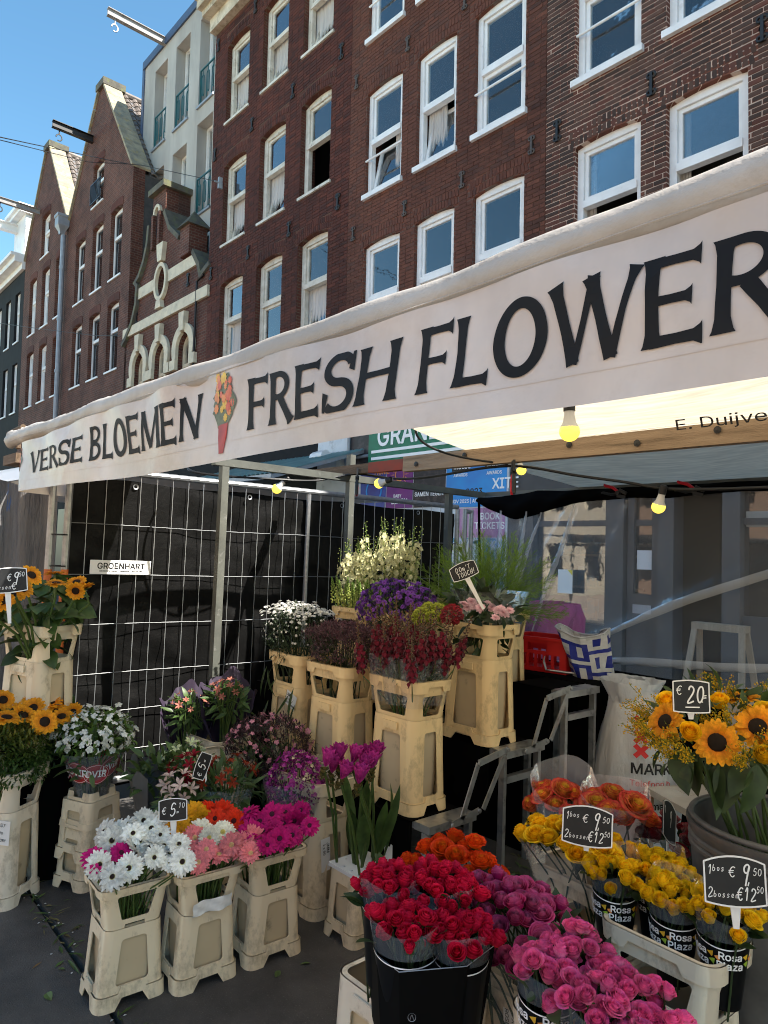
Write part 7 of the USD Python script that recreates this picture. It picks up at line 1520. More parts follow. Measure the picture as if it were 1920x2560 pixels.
def stock_spike(seed, L=0.16):
    rg = np.random.default_rng(seed); b = MB(); b.tube([(0, 0, -0.12), (0, 0, L * 0.9)], 0.003, 5, cap=False, col=(0.1, 0.16, 0.04))
    for k in range(46):
        f = k / 45.0; a = k * 2.4; rr = 0.021 * (1.05 - f); d = A(math.cos(a), math.sin(a), 0.5 + f); cl = (A(0.56, 0.58, 0.16) * (1 - f) + A(0.16, 0.3, 0.06) * f) * (0.75 + 0.5 * rg.random()); blob(b, A(0, 0, L * f) + d * rr, 0.0085 * (1.15 - 0.6 * f), cl, d)
    return b.P()
STK = [stock_spike(k) for k in range(3)]; c = C_['stock'][0]; B_ = Bunch('stock_bunch', 'bunch of yellow green stock spikes between white asters and purple asters', 'stocks', c + A(0, 0, 0.4)); rg = np.random.default_rng(24); tops = []
for i in range(6):
    for j in range(5):
        x, y = (-0.5 + (i + 0.5) / 6) * 0.3, (-0.5 + (j + 0.5) / 5) * 0.22; p = c + A(x * 1.1, y * 1.1, 0.555 + 0.015 * rg.standard_normal()); tops.append(p); B_.put('flower_spike', STK[(i + j) % 3], 'petal', p, A(x, y, 1) + 0.04 * rg.standard_normal(3), 0.9 + 0.2 * rg.random())
B_.stems(tops, c + A(0, 0, 0.25), (0.1, 0.07))
def delph_spike(seed, L=0.34):
    rg = np.random.default_rng(seed); b = MB(); b.tube([(0, 0, -0.1), (0.01, 0, L * 0.5), (0.0, 0.01, L)], 0.0022, 5, cap=False, col=(0.1, 0.16, 0.04))
    for k in range(30):
        f = k / 29.0; z = L * (0.05 + 0.95 * f); a = k * 2.4; d = A(math.cos(a), math.sin(a), 0.25); o = A(0, 0, z) + d * 0.03 * (1.1 - 0.75 * f)
        if f > 0.66: blob(b, o, 0.007 * (1.5 - f * 0.8), A(0.3, 0.36, 0.1) * (0.7 + 0.6 * rg.random()), d)
        else:
            F_ = align(d + 0.3 * rg.standard_normal(3))
            for q in range(5): leaf_mb(b, 0.021, 0.018, F_ @ rotz(q * 1.257) @ roty(-0.35), o, A(0.78, 0.75, 0.42) * (0.8 + 0.35 * rg.random()), bend=0.2, fold=0.1, n=2, wide=0.6)
        if k % 3 == 0: b.tube([A(0, 0, z - 0.01), o], 0.0012, 4, cap=False, col=(0.12, 0.18, 0.05))
    return b.P(smooth=True)
DEL = [delph_spike(k) for k in range(4)]; rg = np.random.default_rng(26)
for gi, (gx_, gy_, lab, n, top) in enumerate(((-3.45, 2.86, 'left clump of cream delphiniums rising behind the purple asters', 14, 0.0), (-3.2, 2.95, 'right and taller clump of cream delphiniums rising behind the purple asters', 15, 0.085), (-2.98, 3.0, 'single thin delphinium sprig right of the tall clump', 1, -0.05))):
    c = A(gx_, gy_, 1.27); B_ = Bunch('delphinium_bunch', lab, 'delphiniums', c)
    tops = []
    for k in range(n):
        a = k * 2.4; q = 0.13 * math.sqrt((k + 0.3) / n); p = c + A(q * math.cos(a), 0.8 * q * math.sin(a), top + 0.05 + 0.05 * rg.standard_normal()); tops.append(p)
        B_.put('flower_spike', DEL[k % 4], 'petal', p, A(1.3 * q * math.cos(a), q * math.sin(a), 0.9) + 0.07 * rg.standard_normal(3), (0.86 + 0.2 * rg.random()))
    B_.shell_leaves(c + A(0, 0, 0.0), 0.1, 0.08, 0.1, 14 * n // 3 + 4, 0.05, 0.018, (0.06, 0.1, 0.03), 27 + gi, name='leaves'); B_.stems(tops, C_['delph'][0] + A(0, 0, 0.4), (0.08, 0.05))
# purple asters
PA = [daisy(120 + k, 0.017, [(20, 0.85, 0.0034, 0.15, 0.002), (16, 0.7, 0.003, 0.45, 0.002)], (0.14, 0.03, 0.2), 0.004, 0.003, (0.21, 0.06, 0.42), tipc=(0.27, 0.09, 0.5)) for k in range(3)]
cm = A(-2.79, 2.58, 1.27); B_ = Bunch('aster_bunch', 'large mounded bunch of violet purple asters in the middle of the stand', 'asters', cm - A(0, 0, 0.2)); rg = np.random.default_rng(28)
P_, N_ = dome(cm, 0.255, 0.20, 0.165, 260, 29, -0.35, 0.14)
for i, (p, n) in enumerate(zip(P_, N_)): B_.put('flower_head', PA[i % 3], 'petal', p + 0.006 * rg.standard_normal(3), n + 0.3 * rg.standard_normal(3), 0.72 + 0.45 * rg.random())
b = MB(); P_, N_ = dome(cm - A(0, 0, 0.01), 0.24, 0.19, 0.16, 480, 30, -0.95, 0.25)
for p, n in zip(P_, N_):
    for q in range(3): leaf_mb(b, 0.03, 0.006, frame_from(n + 0.7 * rg.standard_normal(3)), p, A(0.03, 0.05, 0.022) * (0.6 + 0.8 * rg.random()), bend=0.4, n=2)
B_.mesh('leaves', b, 'leaf', kind='stuff'); B_.stems(P_, C_['purp'][0] + A(0, 0, 0.3), (0.1, 0.07), m='stem_dark', every=12)
# asparagus fern
c = A(-2.62, 3.10, 1.36); B_ = Bunch('fern_bunch', 'bushy bright green asparagus fern on the top of the stand', 'fern', C_['fern'][0] + A(0, 0, 0.5)); rg = np.random.default_rng(31)
def plume(seed, L=0.27):
    rg = np.random.default_rng(seed); b = MB(); b.tube([(0, 0, -0.05), (0.004, 0, L * 0.5), (0, 0.005, L)], 0.001, 3, cap=False, col=(0.16, 0.26, 0.04))
    for k in range(20):
        f = (k + 0.6) / 20; a = k * 2.4 + rg.random(); d = A(math.cos(a), math.sin(a), 0.9); d /= np.linalg.norm(d); o = A(0, 0, L * f); l = 0.085 * (1.05 - 0.75 * f) * (0.7 + 0.5 * rg.random()); e = o + d * l + A(0, 0, 0.2 * l)
        b.tube([o, e], 0.0006, 3, cap=False, col=(0.13, 0.23, 0.03))
        for q in range(15):
            g = (q + 0.5) / 15; leaf_mb(b, 0.02 * (1.15 - 0.6 * g), 0.0055, frame_from(d + A(0, 0, 0.4) + 0.75 * rg.standard_normal(3)), o + (e - o) * g, A(0.21, 0.35, 0.03) * (0.6 + 0.85 * rg.random()), bend=-0.2, n=1)
    return b.P()
PLM = [plume(k) for k in range(4)]
P_, N_ = dome(c - A(0, 0, 0.05), 0.17, 0.14, 0.10, 150, 32, -0.6, 0.5)
for i, (p, n) in enumerate(zip(P_, N_)): B_.put('plume', PLM[i % 4], 'leaf', p, n * (0.85, 0.85, 0.8) + A(0, 0, 0.5) + 0.12 * rg.standard_normal(3), 0.75 + 0.5 * rg.random())
B_.stems(P_, C_['fern'][0] + A(0, 0, 0.3), (0.1, 0.07), every=2)
# mixed dahlias and celosia
DAH = [daisy(140, 0.034, [(22, 0.8, 0.012, 0.15, 0.004), (20, 0.65, 0.011, 0.5, 0.004), (14, 0.4, 0.01, 0.9, 0.003)], (0.55, 0.3, 0.35), 0.004, 0.004, (0.72, 0.33, 0.4), tipc=(0.82, 0.55, 0.6)), ]
CEL = None
def ball(seed, r, col, n=260, l=0.3, w=0.012):
    rg = np.random.default_rng(seed); b = MB(); P_, N_ = dome((0, 0, 0), r, r, r * 0.8, n, seed, -0.4, 0.25)
    for p, nn in zip(P_, N_): leaf_mb(b, r * l, w, frame_from(nn + 0.5 * rg.standard_normal(3)), p * 0.8, A(*col) * (0.6 + 0.7 * rg.random()), bend=0.4, fold=0.5, n=3)
    return b.P(smooth=True)
CARN = ball(5, 0.05, (0.24, 0.006, 0.015)); CELO = ball(6, 0.045, (0.52, 0.56, 0.08), 300, 0.22, 0.008)
B_ = Bunch('dahlia_bunch', 'mixed wrapped bunch of pink dahlias and a dark red bloom beside the DON\'T TOUCH sign', 'dahlias', C_['dahl'][0] + A(0, 0, 0.4)); rg = np.random.default_rng(33)
f37 = lambda x, y, h: ath(1150 + x / 2.1545, 1100 + y / 2.1545, h); f25 = lambda x, y, h: ath(560 + x / 2.592, 1100 + y / 2.592, h)
for x, y, h, s in ((215, 915, 3.35, 1.0), (60, 870, 3.5, 0.9), (145, 885, 3.5, 0.85), (255, 900, 3.5, 0.8), (20, 880, 3.4, 0.8), (190, 955, 3.3, 0.7), (110, 905, 3.42, 0.9), (170, 900, 3.45, 0.9), (235, 930, 3.32, 1.0), (85, 895, 3.45, 0.8), (265, 920, 3.4, 0.8), (40, 900, 3.4, 0.8)): p = f37(x, y, h); B_.put('flower_head', DAH[0], 'petal', p, look_dir(p, 0.5, 0.6, 0.15), s)
p = f25(1475, 1135, 3.3); B_.put('flower_head', CARN, 'petal_velvet', p, look_dir(p, 0.5, 0.6, 0.1), 1.15)
cd = C_['dahl'][0]; B_.shell_leaves(cd + A(0, 0, 0.62), 0.2, 0.15, 0.11, 110, 0.085, 0.04, (0.035, 0.06, 0.022), 34, name='leaves', droop=0.3); B_.stems([cd + A(0.1 * math.cos(k), 0.08 * math.sin(k), 0.6) for k in range(14)], cd + A(0, 0, 0.3), (0.08, 0.06))
P_, N_ = dome(cd + A(0, 0, 0.45), 0.13, 0.1, 0.09, 20, 8, -1.0, 0.3); B_.leaves(P_, N_ + A(0, 0, -0.3), 0.07, 0.035, (0.035, 0.06, 0.02), name='lower_leaves')
B_.mesh('wrapping_film', MB().grid(cone_sheet(cd + A(0.02, 0.03, 0), cd[2] + 0.55, cd[2] + 0.72, 0.12, 0.19, wave=0.06, seed=2)), 'cellophane', True)
B_ = Bunch('celosia_bunch', 'yellow green celosia heads between purple asters and snapdragons', 'celosia', C_['dahl'][0] + A(-0.3, -0.02, 0.4))
for x, y, h, s in ((1280, 1130, 3.35, 1.0), (1330, 1095, 3.4, 1.0), (1385, 1100, 3.45, 1.0), (1245, 1160, 3.35, 0.8), (1350, 1150, 3.35, 0.9)): p = f25(x, y, h); B_.put('flower_head', CELO, 'petal', p, look_dir(p, 0.3, 0.8, 0.1), s)
B_.stems([f25(1320, 1160, 3.42)], cd + A(-0.1, 0, 0.4), (0.02, 0.02)); B_.shell_leaves(f25(1320, 1190, 3.42), 0.09, 0.07, 0.05, 24, 0.05, 0.02, (0.06, 0.1, 0.03), 35, name='leaves')

# ------------------------------------------------------------------ roses
def mk(seed, n, **k):
    out = []
    for q in range(7):
        j = {**k, 'curl': k['curl'] * (0.45, 0.8, 1.0, 1.35, 1.1, 0.7, 0.95)[q], 'h': k['h'] * (1.12, 1.0, 0.95, 0.88, 1.0, 1.06, 0.92)[q], 'r': k['r'] * (0.82, 1.0, 1.0, 1.12, 1.04, 0.92, 1.06)[q]}
        out.append(rose(seed + q, **j))
    return out
R_RED = mk(200, 4, r=0.018, h=0.042, inner=(0.5, 0.004, 0.028), outer=(0.64, 0.008, 0.05), edge=(0.74, 0.02, 0.09), curl=0.22, K=4)
R_PINK = mk(210, 4, r=0.024, h=0.043, inner=(0.82, 0.12, 0.36), outer=(0.88, 0.24, 0.47), edge=(0.85, 0.13, 0.38), curl=0.34, K=5, base=(0.65, 0.5, 0.35))
R_MAG = mk(220, 4, r=0.024, h=0.040, inner=(0.58, 0.17, 0.33), outer=(0.45, 0.014, 0.13), edge=(0.6, 0.1, 0.28), curl=0.3, K=5)
R_ORA = mk(230, 3, r=0.027, h=0.044, inner=(0.85, 0.22, 0.02), outer=(0.85, 0.12, 0.008), edge=(0.8, 0.055, 0.012), curl=0.36, K=5, base=(0.85, 0.42, 0.02))
R_YEL = mk(240, 3, r=0.019, h=0.042, inner=(0.9, 0.50, 0.008), outer=(0.92, 0.66, 0.02), edge=(0.92, 0.64, 0.015), curl=0.3, K=4)
R_YBIG = mk(250, 3, r=0.031, h=0.05, inner=(0.9, 0.46, 0.006), outer=(0.92, 0.60, 0.012), edge=(0.92, 0.62, 0.02), curl=0.4, K=5)
R_BI = mk(260, 3, r=0.029, h=0.042, inner=(0.92, 0.6, 0.08), outer=(0.85, 0.26, 0.1), edge=(0.68, 0.05, 0.06), curl=0.4, K=5, base=(0.8, 0.45, 0.15))
R_DRED = mk(270, 3, r=0.027, h=0.04, inner=(0.16, 0.003, 0.01), outer=(0.24, 0.004, 0.014), edge=(0.28, 0.006, 0.018), curl=0.36, K=5)
RL = (0.035, 0.07, 0.022)
def roses(label, c, w, d, top, n, protos, seed, foot, crown=0.04, size=1.0, leafn=26, mat_='petal', fan=1.0, extra=None, stems=True, leafL=0.055, face=0.0):
    c = np.asarray(c, float); B_ = Bunch('rose_bunch', label, 'roses', A(c[0], c[1], top - 0.25)); rg = np.random.default_rng(seed)
    P_, N_ = pad(w, d, A(c[0], c[1], 0), top, n, seed, crown)
    for i, (p, nn) in enumerate(zip(P_, N_)): B_.put('rose', protos[i % len(protos)], mat_, p - A(0, 0, 0.03), nn * (fan, fan, 1) + face * (EYE - p) / np.linalg.norm(EYE - p) + 0.1 * rg.standard_normal(3), size * (0.88 + 0.26 * rg.random()))
    L_ = [(p + A(0.02 * rg.standard_normal(), 0.02 * rg.standard_normal(), -0.035 - 0.04 * rg.random()), nn + 0.6 * rg.standard_normal(3)) for p, nn in zip(P_, N_)]
    if leafn:
        idx = rg.integers(len(L_), size=leafn); B_.leaves([L_[i][0] for i in idx], [L_[i][1] for i in idx], leafL, leafL * 0.55, RL, name='leaves', bend=0.3)
    if stems: B_.stems(P_ - A(0, 0, 0.03), foot, (w * 0.3, d * 0.3), m='stem_dark', every=2)
    return B_
def sleeve(B_, c, z0, z1, r0, r1, band=None, film='cellophane', seed=0, writing=None, wave=0.03, peak=0.03):
    """cone of clear film with, if asked, a printed black lower part with a white line and writing"""
    f = lambda a: peak * np.cos(a - tocam(c) - PI) + 0.008 * np.sin(3 * a + seed)
    zb = z0 if band is None else band
    B_.mesh('clear_sleeve', MB().grid(cone_sheet(c, zb, z1, r0 + (r1 - r0) * (zb - z0) / (z1 - z0), r1, wave=wave, top_f=f, seed=seed)), film, True)
    if band is not None:
        rb = r0 + (r1 - r0) * (band - z0) / (z1 - z0); tl = lambda a: 0.014 * np.cos(a - tocam(c) - PI)
        B_.mesh('black_sleeve', MB().grid(cone_sheet(c, z0, band, r0, rb, top_f=tl, seed=seed)), 'sleeve_black', True)
        G = cone_sheet(c, band - 0.0035, band, rb + 0.0006, rb + 0.0012, top_f=tl, m=2); G[0, :, 2] = G[1, :, 2] - 0.0035; B_.mesh('white_line', MB().grid(G), 'print_white', True)
        if writing:
            a = tocam(c); rr = rb; sl = (r1 - r0) / (z1 - z0); dz = band - writing.get('drop', 0.045); da = writing.get('da', 0.0)
            for s, q, hh in (('Rosa', dz, 0.018), ('Plaza', dz - 0.024, 0.018)):
                for d2 in (da, da - 1.35): curved_text(B_, s, hh, c, rr - sl * (band - q) + 0.0035, q, a + d2, 'print_white', slope=sl)
            for d2 in (da + 0.75, da - 0.6):
                b = MB()
                for k, mm in enumerate(('print_orange', 'ink_yellow', 'leaf_print')):
                    t0 = k * 2.1; pts = [(0.004 * math.cos(t0), 0.004 * math.sin(t0)), (0.015 * math.cos(t0 - 0.5), 0.015 * math.sin(t0 - 0.5)), (0.019 * math.cos(t0 + 0.5), 0.019 * math.sin(t0 + 0.5)), (0.005 * math.cos(t0 + 1.2), 0.005 * math.sin(t0 + 1.2))]
                    V = np.array([(c[0] + (rr - sl * (band - dz) + 0.005 + sl * y) * math.cos(a + d2 + x / rr), c[1] + (rr - sl * (band - dz) + 0.005 + sl * y) * math.sin(a + d2 + x / rr), dz + y) for x, y in pts]); B_.mesh('printed_flower', MB().add(V, [[0, 1, 2], [0, 2, 3]]), mm)
mat('leaf_print', (0.3, 0.45, 0.04), rough=0.5)
# red roses in the black box
cr = A(-1.285, 1.305); B_ = None
for k, (dx, dy, w, d, tp, n, lab) in enumerate(((-0.118, 0.0, 0.12, 0.12, 0.735, 27, 'sleeved bunch of red roses at the left of the black box'), (0.01, -0.055, 0.16, 0.12, 0.70, 40, 'sleeved bunch of red roses at the front of the black box'), (-0.02, 0.10, 0.2, 0.13, 0.735, 40, 'sleeved bunch of red roses at the back of the black box'), (0.105, 0.035, 0.11, 0.13, 0.69, 28, 'sleeved bunch of red roses at the right of the black box'))):
    c = A(cr[0] + dx, cr[1] + dy); B_ = roses(lab, c, w, d, tp, n, R_RED, 300 + k, A(c[0], c[1], 0.4), crown=0.02, leafn=14, size=0.95)
    f0 = 0.075 if w < 0.16 else 0.092
    sleeve(B_, c, 0.45, tp - 0.02, 0.05, f0, band=tp - 0.085, seed=k, peak=0.0)
mat('line_red', (0.5, 0.02, 0.12), rough=0.4)
bx_ = thing('flower_box', 'black cardboard box printed with a small white round mark that holds the red roses', 'box', A(cr[0], cr[1], 0))
b = MB(); hexa = [(-0.175, -0.03), (-0.02, -0.125), (0.06, -0.125), (0.165, -0.01), (0.165, 0.09), (0.05, 0.16), (-0.1, 0.16), (-0.175, 0.09)]; n = len(hexa)
tops = [0.655, 0.60, 0.595, 0.615, 0.63, 0.655, 0.66, 0.66]
V = np.array([(x * 0.80, y * 0.80, 0.36) for x, y in hexa] + [(x, y, z) for (x, y), z in zip(hexa, tops)]); F = [[i, (i + 1) % n, n + (i + 1) % n, n + i] for i in range(n)]; b.add(V, F); Vi = V.copy(); Vi[:, :2] *= 0.975; b.add(Vi, [f[::-1] for f in F]); b.build('wall', LOOK['box_black'], bx_)
b = MB(); b.add(np.array([(x * 0.8, y * 0.8, 0.37) for x, y in hexa]), [[0, i, i + 1] for i in range(1, n - 1)]); b.build('floor', LOOK['box_black'], bx_)
e = MB(); e.tube([tuple(V[n + i]) for i in range(n)] + [tuple(V[n])], 0.0012, 5); e.build('pale_edge', LOOK['zinc_pipe'], bx_)
qa, qb = A(0.06, -0.125, 0.49), A(0.165, -0.01, 0.50); mid_ = (qa * 0.8 + qb * 0.2) * (0.905, 0.905, 1); nr2 = A(0.74, -0.67, 0.0); u2 = A(0.67, 0.74, 0)
Rm = np.stack([u2, [0, 0, 1.0], nr2], 1); b = MB(); b.lathe([(0.0085, 0.001), (0.0097, 0.002)], 20, mid_ + nr2 * 0.004, Rm); b.bar(mid_ + nr2 * .005 + u2 * -.004 + A(0, 0, -.005), mid_ + nr2 * .005 + u2 * -.001 + A(0, 0, .005), .0015, .001); b.bar(mid_ + nr2 * .005 + u2 * .004 + A(0, 0, -.005), mid_ + nr2 * .005 + u2 * .001 + A(0, 0, .005), .0015, .001); b.build('round_mark', LOOK['zinc_pipe'], bx_)
# other roses
roses('bunch of orange roses edged red behind the red roses', A(-1.52, 1.70), 0.27, 0.2, 0.665, 30, R_ORA, 310, A(-1.52, 1.68, 0.2), crown=0.05, leafn=24, face=0.15)
B_ = roses('large bunch of magenta purple roses with pale hearts between red and pink roses', A(-1.20, 1.575), 0.36, 0.30, 0.70, 78, R_MAG, 311, A(-1.17, 1.66, 0.2), crown=0.10, leafn=40, fan=1.5, face=0.2)
sleeve(B_, A(-1.19, 1.60), 0.34, 0.56, 0.11, 0.17, seed=5, peak=0.0)
for k, (cx, cy, w, d, tp, n, lab) in enumerate(((-0.985, 1.345, 0.12, 0.12, 0.70, 16, 'sleeved bunch of pink roses at the left of the pink rose bucket'), (-0.87, 1.335, 0.12, 0.12, 0.69, 16, 'bunch of pink roses in the middle of the pink rose bucket'), (-0.965, 1.43, 0.13, 0.11, 0.715, 16, 'bunch of pink roses at the back left of the pink rose bucket'), (-0.735, 1.40, 0.12, 0.12, 0.65, 15, 'bunch of pink roses at the right of the pink rose bucket'), (-0.845, 1.425, 0.13, 0.10, 0.69, 15, 'bunch of pink roses standing highest at the back of the pink rose bucket'), (-0.755, 1.31, 0.13, 0.12, 0.655, 17, 'bunch of pink roses at the front edge of the pink rose bucket'))):
    c = A(cx + 0.045, cy + 0.012); B_ = roses(lab, c, w, d, tp + 0.01, n + 5, R_PINK, 320 + k, A(c[0], c[1], 0.42), crown=0.025, leafn=12, size=0.8, face=0.1)
    sleeve(B_, c, 0.46, tp - 0.03, 0.05, 0.07, band=tp - 0.08, seed=k, peak=0.0, writing=dict(drop=0.035, da=(0.25, 0, 0, 0, 0, 0.1)[k]) if k in (0, 1, 5) else None)
for k, (cx, cy, tp, n, lab) in enumerate(((-1.12, 1.935, 0.70, 15, 'black sleeved bunch of yellow roses at the left of its bucket'), (-1.04, 2.04, 0.71, 15, 'black sleeved bunch of yellow roses behind the leftmost one'), (-0.945, 1.94, 0.695, 15, 'black sleeved bunch of yellow roses in the middle front of the bucket'), (-0.815, 1.94, 0.70, 15, 'black sleeved bunch of yellow roses at the right under the price sign'))):
    c = A(cx, cy); B_ = roses(lab, c, 0.145, 0.125, tp, n + 6, R_YEL, 340 + k, A(cx, cy, 0.42), crown=0.02, leafn=14, leafL=0.045)
    sleeve(B_, c, 0.44, tp - 0.005, 0.042, 0.074, band=tp - 0.085, seed=10 + k, peak=0.028, writing=dict(drop=0.04, da=0.25))
B_ = roses('bunch of large open yellow roses in clear film on the back bucket', A(-1.30, 2.0), 0.32, 0.18, 0.735, 22, R_YBIG, 350, A(-1.28, 2.05, 0.35), crown=0.05, leafn=30, leafL=0.07, face=0.25)
sleeve(B_, A(-1.30, 2.0), 0.52, 0.66, 0.11, 0.17, seed=8, peak=-0.03)
B_ = roses('left bunch of red edged orange roses in pinkish film', A(-1.60, 2.38), 0.21, 0.17, 0.70, 11, R_BI, 351, A(-1.58, 2.42, 0.2), crown=0.06, leafn=14, size=1.3, fan=1.5, face=0.45); sleeve(B_, A(-1.60, 2.38), 0.36, 0.72, 0.05, 0.125, film='cellophane_pink', seed=9, peak=0.06)
B_ = roses('right bunch of red edged orange roses in pinkish film', A(-1.37, 2.36), 0.20, 0.17, 0.74, 12, R_BI, 352, A(-1.37, 2.4, 0.2), crown=0.07, leafn=14, size=1.3, fan=1.5, face=0.45); sleeve(B_, A(-1.37, 2.36), 0.4, 0.74, 0.05, 0.12, film='cellophane_pink', seed=11, peak=0.03)
roses('dark red roses in the shade beside the zinc bucket', A(-1.22, 2.5), 0.17, 0.22, 0.67, 15, R_DRED, 353, A(-1.2, 2.5, 0.2), crown=0.06, leafn=16, mat_='petal_velvet')
place('bi', 'tall', (-1.36, 2.30, 0.0), 0.0, 'cream bucket hidden under the red edged orange roses', m='bucket_pale', collar=False)
place('dred', 'tall', (-1.05, 2.42, 0.0), 0.0, 'cream bucket hidden under the dark red roses', m='bucket_pale', collar=False)
# ------------------------------------------------------------------ zinc bucket with the sunflower and rose bouquet
mat('zinc_bucket', (0.14, 0.137, 0.133), (0.09, 0.088, 0.086), scale=10, rough=0.5, metal=0.3, bump=0.001, bscale=60, dirt=((0.1, 0.095, 0.09), 5, 0.52, 0.8))
zp_ = ath(1958, 2000, 2.46); zc = A(zp_[0], zp_[1], 0.16)
t = thing('zinc_bucket', 'large grey zinc bucket with ribs below its rim at the right edge', 'bucket', zc, s=1.22)
b = MB(); b.lathe([(0.0, 0.005), (0.165, 0.0), (0.168, 0.01), (0.205, 0.455), (0.211, 0.46), (0.211, 0.468), (0.206, 0.472), (0.211, 0.478), (0.211, 0.486), (0.206, 0.49), (0.216, 0.51), (0.216, 0.522), (0.208, 0.522), (0.2, 0.44), (0.16, 0.02), (0, 0.02)], 40); b.build('body', LOOK['zinc_bucket'], t, smooth=35)
b = MB(); b.tube([(0.205 * math.cos(a), 0.205 * math.sin(a), 0.53 + 0.0 * a) for a in np.linspace(0, 2 * PI, 40)], 0.007, 6); b.build('rim', LOOK['zinc_bucket'], t, smooth=True)
t = thing('plinth', 'black cloth covered plinth under the zinc bucket at the right edge', 'plinth')
b = MB(); b.box((zc[0] - 0.21, zc[1] - 0.21, 0), (zc[0] + 0.5, zc[1] + 0.4, 0.159)); b.build('cloth', LOOK['cloth_black'], t)
B_ = Bunch('bouquet', 'bouquet of yellow roses, sunflowers and goldenrod in the zinc bucket', 'bouquet', zc + A(0, 0, 0.5)); rg = np.random.default_rng(50)
r6 = lambda x, y, h: ath(1200 + x / 2.304, 1600 + y / 2.304, 2.46 + (h - 1.85) * 1.25)
SB = [daisy(90 + q, 0.05, [(22, 1.0, 0.02, 0.1, 0.026), (20, 0.85, 0.018, 0.35, 0.025)], (0.02, 0.012, 0.007), 0.03, 0.008, (0.86, 0.38, 0.012), basec=(0.68, 0.18, 0.01), tipc=(0.9, 0.42, 0.02)) for q in range(2)]
for x, y, h, k, up, s in ((1365, 590, 1.72, 0.95, 0.1, 1.0), (1065, 470, 1.80, 0.4, 0.3, 0.95), (1600, 500, 1.80, 0.7, 0.25, 1.0), (1500, 330, 1.95, 0.25, 0.8, 0.95)):
    p = r6(x, y, h); B_.put('sunflower_head', SB[int(x) % 2], 'petal', p, look_dir(p, k, up, 0.08) + (A(-0.5, -0.3, 0) if x == 1065 else 0), s * 0.9)
for x, y, h, s in ((1200, 520, 1.70, 1.25), (1085, 340, 1.88, 1.1), (1380, 355, 1.88, 1.15), (1640, 400, 1.86, 1.1), (1635, 660, 1.70, 1.2), (1720, 560, 1.75, 1.1)):
    p = r6(x, y, h); B_.put('rose', R_YBIG[int(x) % 3], 'petal', p - A(0, 0, 0.02), look_dir(p, 0.6, 0.55, 0.15), s * 0.88)
b = MB()                                                            # goldenrod
for x, y, h, L in ((960, 400, 1.85, 0.16), (930, 520, 1.8, 0.13), (1060, 640, 1.72, 0.13), (1000, 450, 1.9, 0.14), (1350, 240, 2.0, 0.15), (1400, 430, 1.8, 0.1), (1640, 330, 2.0, 0.13), (1560, 650, 1.70, 0.12), (1290, 450, 1.82, 0.1), (1480, 680, 1.68, 0.1), (1700, 640, 1.75, 0.15), (1100, 560, 1.78, 0.12), (1420, 300, 1.95, 0.12), (1530, 420, 1.85, 0.12), (900, 460, 1.85, 0.12), (1010, 570, 1.78, 0.14), (1240, 290, 1.98, 0.1), (1180, 640, 1.7, 0.1)):
    p = r6(x, y, h); d0 = p - (zc + A(0, 0, 0.75)); d0 /= np.linalg.norm(d0); d0 = d0 + A(0, 0, 0.35)
    for q in range(9):
        d = d0 + 0.35 * rg.standard_normal(3); d /= np.linalg.norm(d); a0 = p - d0 * 0.04; e = a0 + d * L * (0.4 + 0.5 * rg.random()); b.tube([a0, (a0 + e) / 2 + 0.005 * rg.standard_normal(3), e], 0.0008, 3, cap=False, col=(0.1, 0.15, 0.03))
        for k in range(26): f = 0.35 + 0.65 * rg.random(); blob(b, a0 + (e - a0) * f + 0.006 * rg.standard_normal(3), 0.0032, (A(0.72, 0.46, 0.02) if rg.random() < 0.75 else A(0.3, 0.32, 0.04)) * (0.6 + 0.6 * rg.random()), d)
B_.mesh('goldenrod', b, 'petal', kind='stuff')
P_, N_ = dome(r6(1420, 560, 1.95), 0.22, 0.22, 0.17, 130, 51, -0.6, 0.4); B_.leaves(P_, N_ + 0.4 * rg.standard_normal(N_.shape), 0.07, 0.028, (0.05, 0.085, 0.03), name='leaves')
Pl = [r6(*q) for q in ((1240, 640, 1.78), (1300, 700, 1.75), (1360, 720, 1.74), (1200, 720, 1.75), (1150, 620, 1.8), (1440, 700, 1.74), (1540, 720, 1.74), (1600, 720, 1.75), (1330, 640, 1.8))]; B_.leaves(Pl, np.array([A(0.35 * rg.standard_normal(), 0.35 * rg.standard_normal(), -0.7) + (EYE - p) * 0.25 for p in Pl]), 0.13, 0.07, (0.04, 0.07, 0.022), name='large_leaves', bend=0.4, n=6)
B_.stems([r6(x, 620, 1.9) for x in range(1150, 1700, 45)], zc + A(0, 0, 0.1), (0.08, 0.08), r=0.005)
t = thing('film_wrap', 'loose flap of clear film hanging over the rim of the zinc bucket', 'plastic film')
G = np.array([[r6(1010 + 190 * u + 40 * v * u, 800 + 115 * v * (1 - u) + 95 * u, 1.84 + 0.04 * u) for u in np.linspace(0, 1, 8)] for v in np.linspace(0, 1, 6)]); b = MB(); b.grid(G); b.build('flap', LOOK['cellophane'], t, smooth=True)

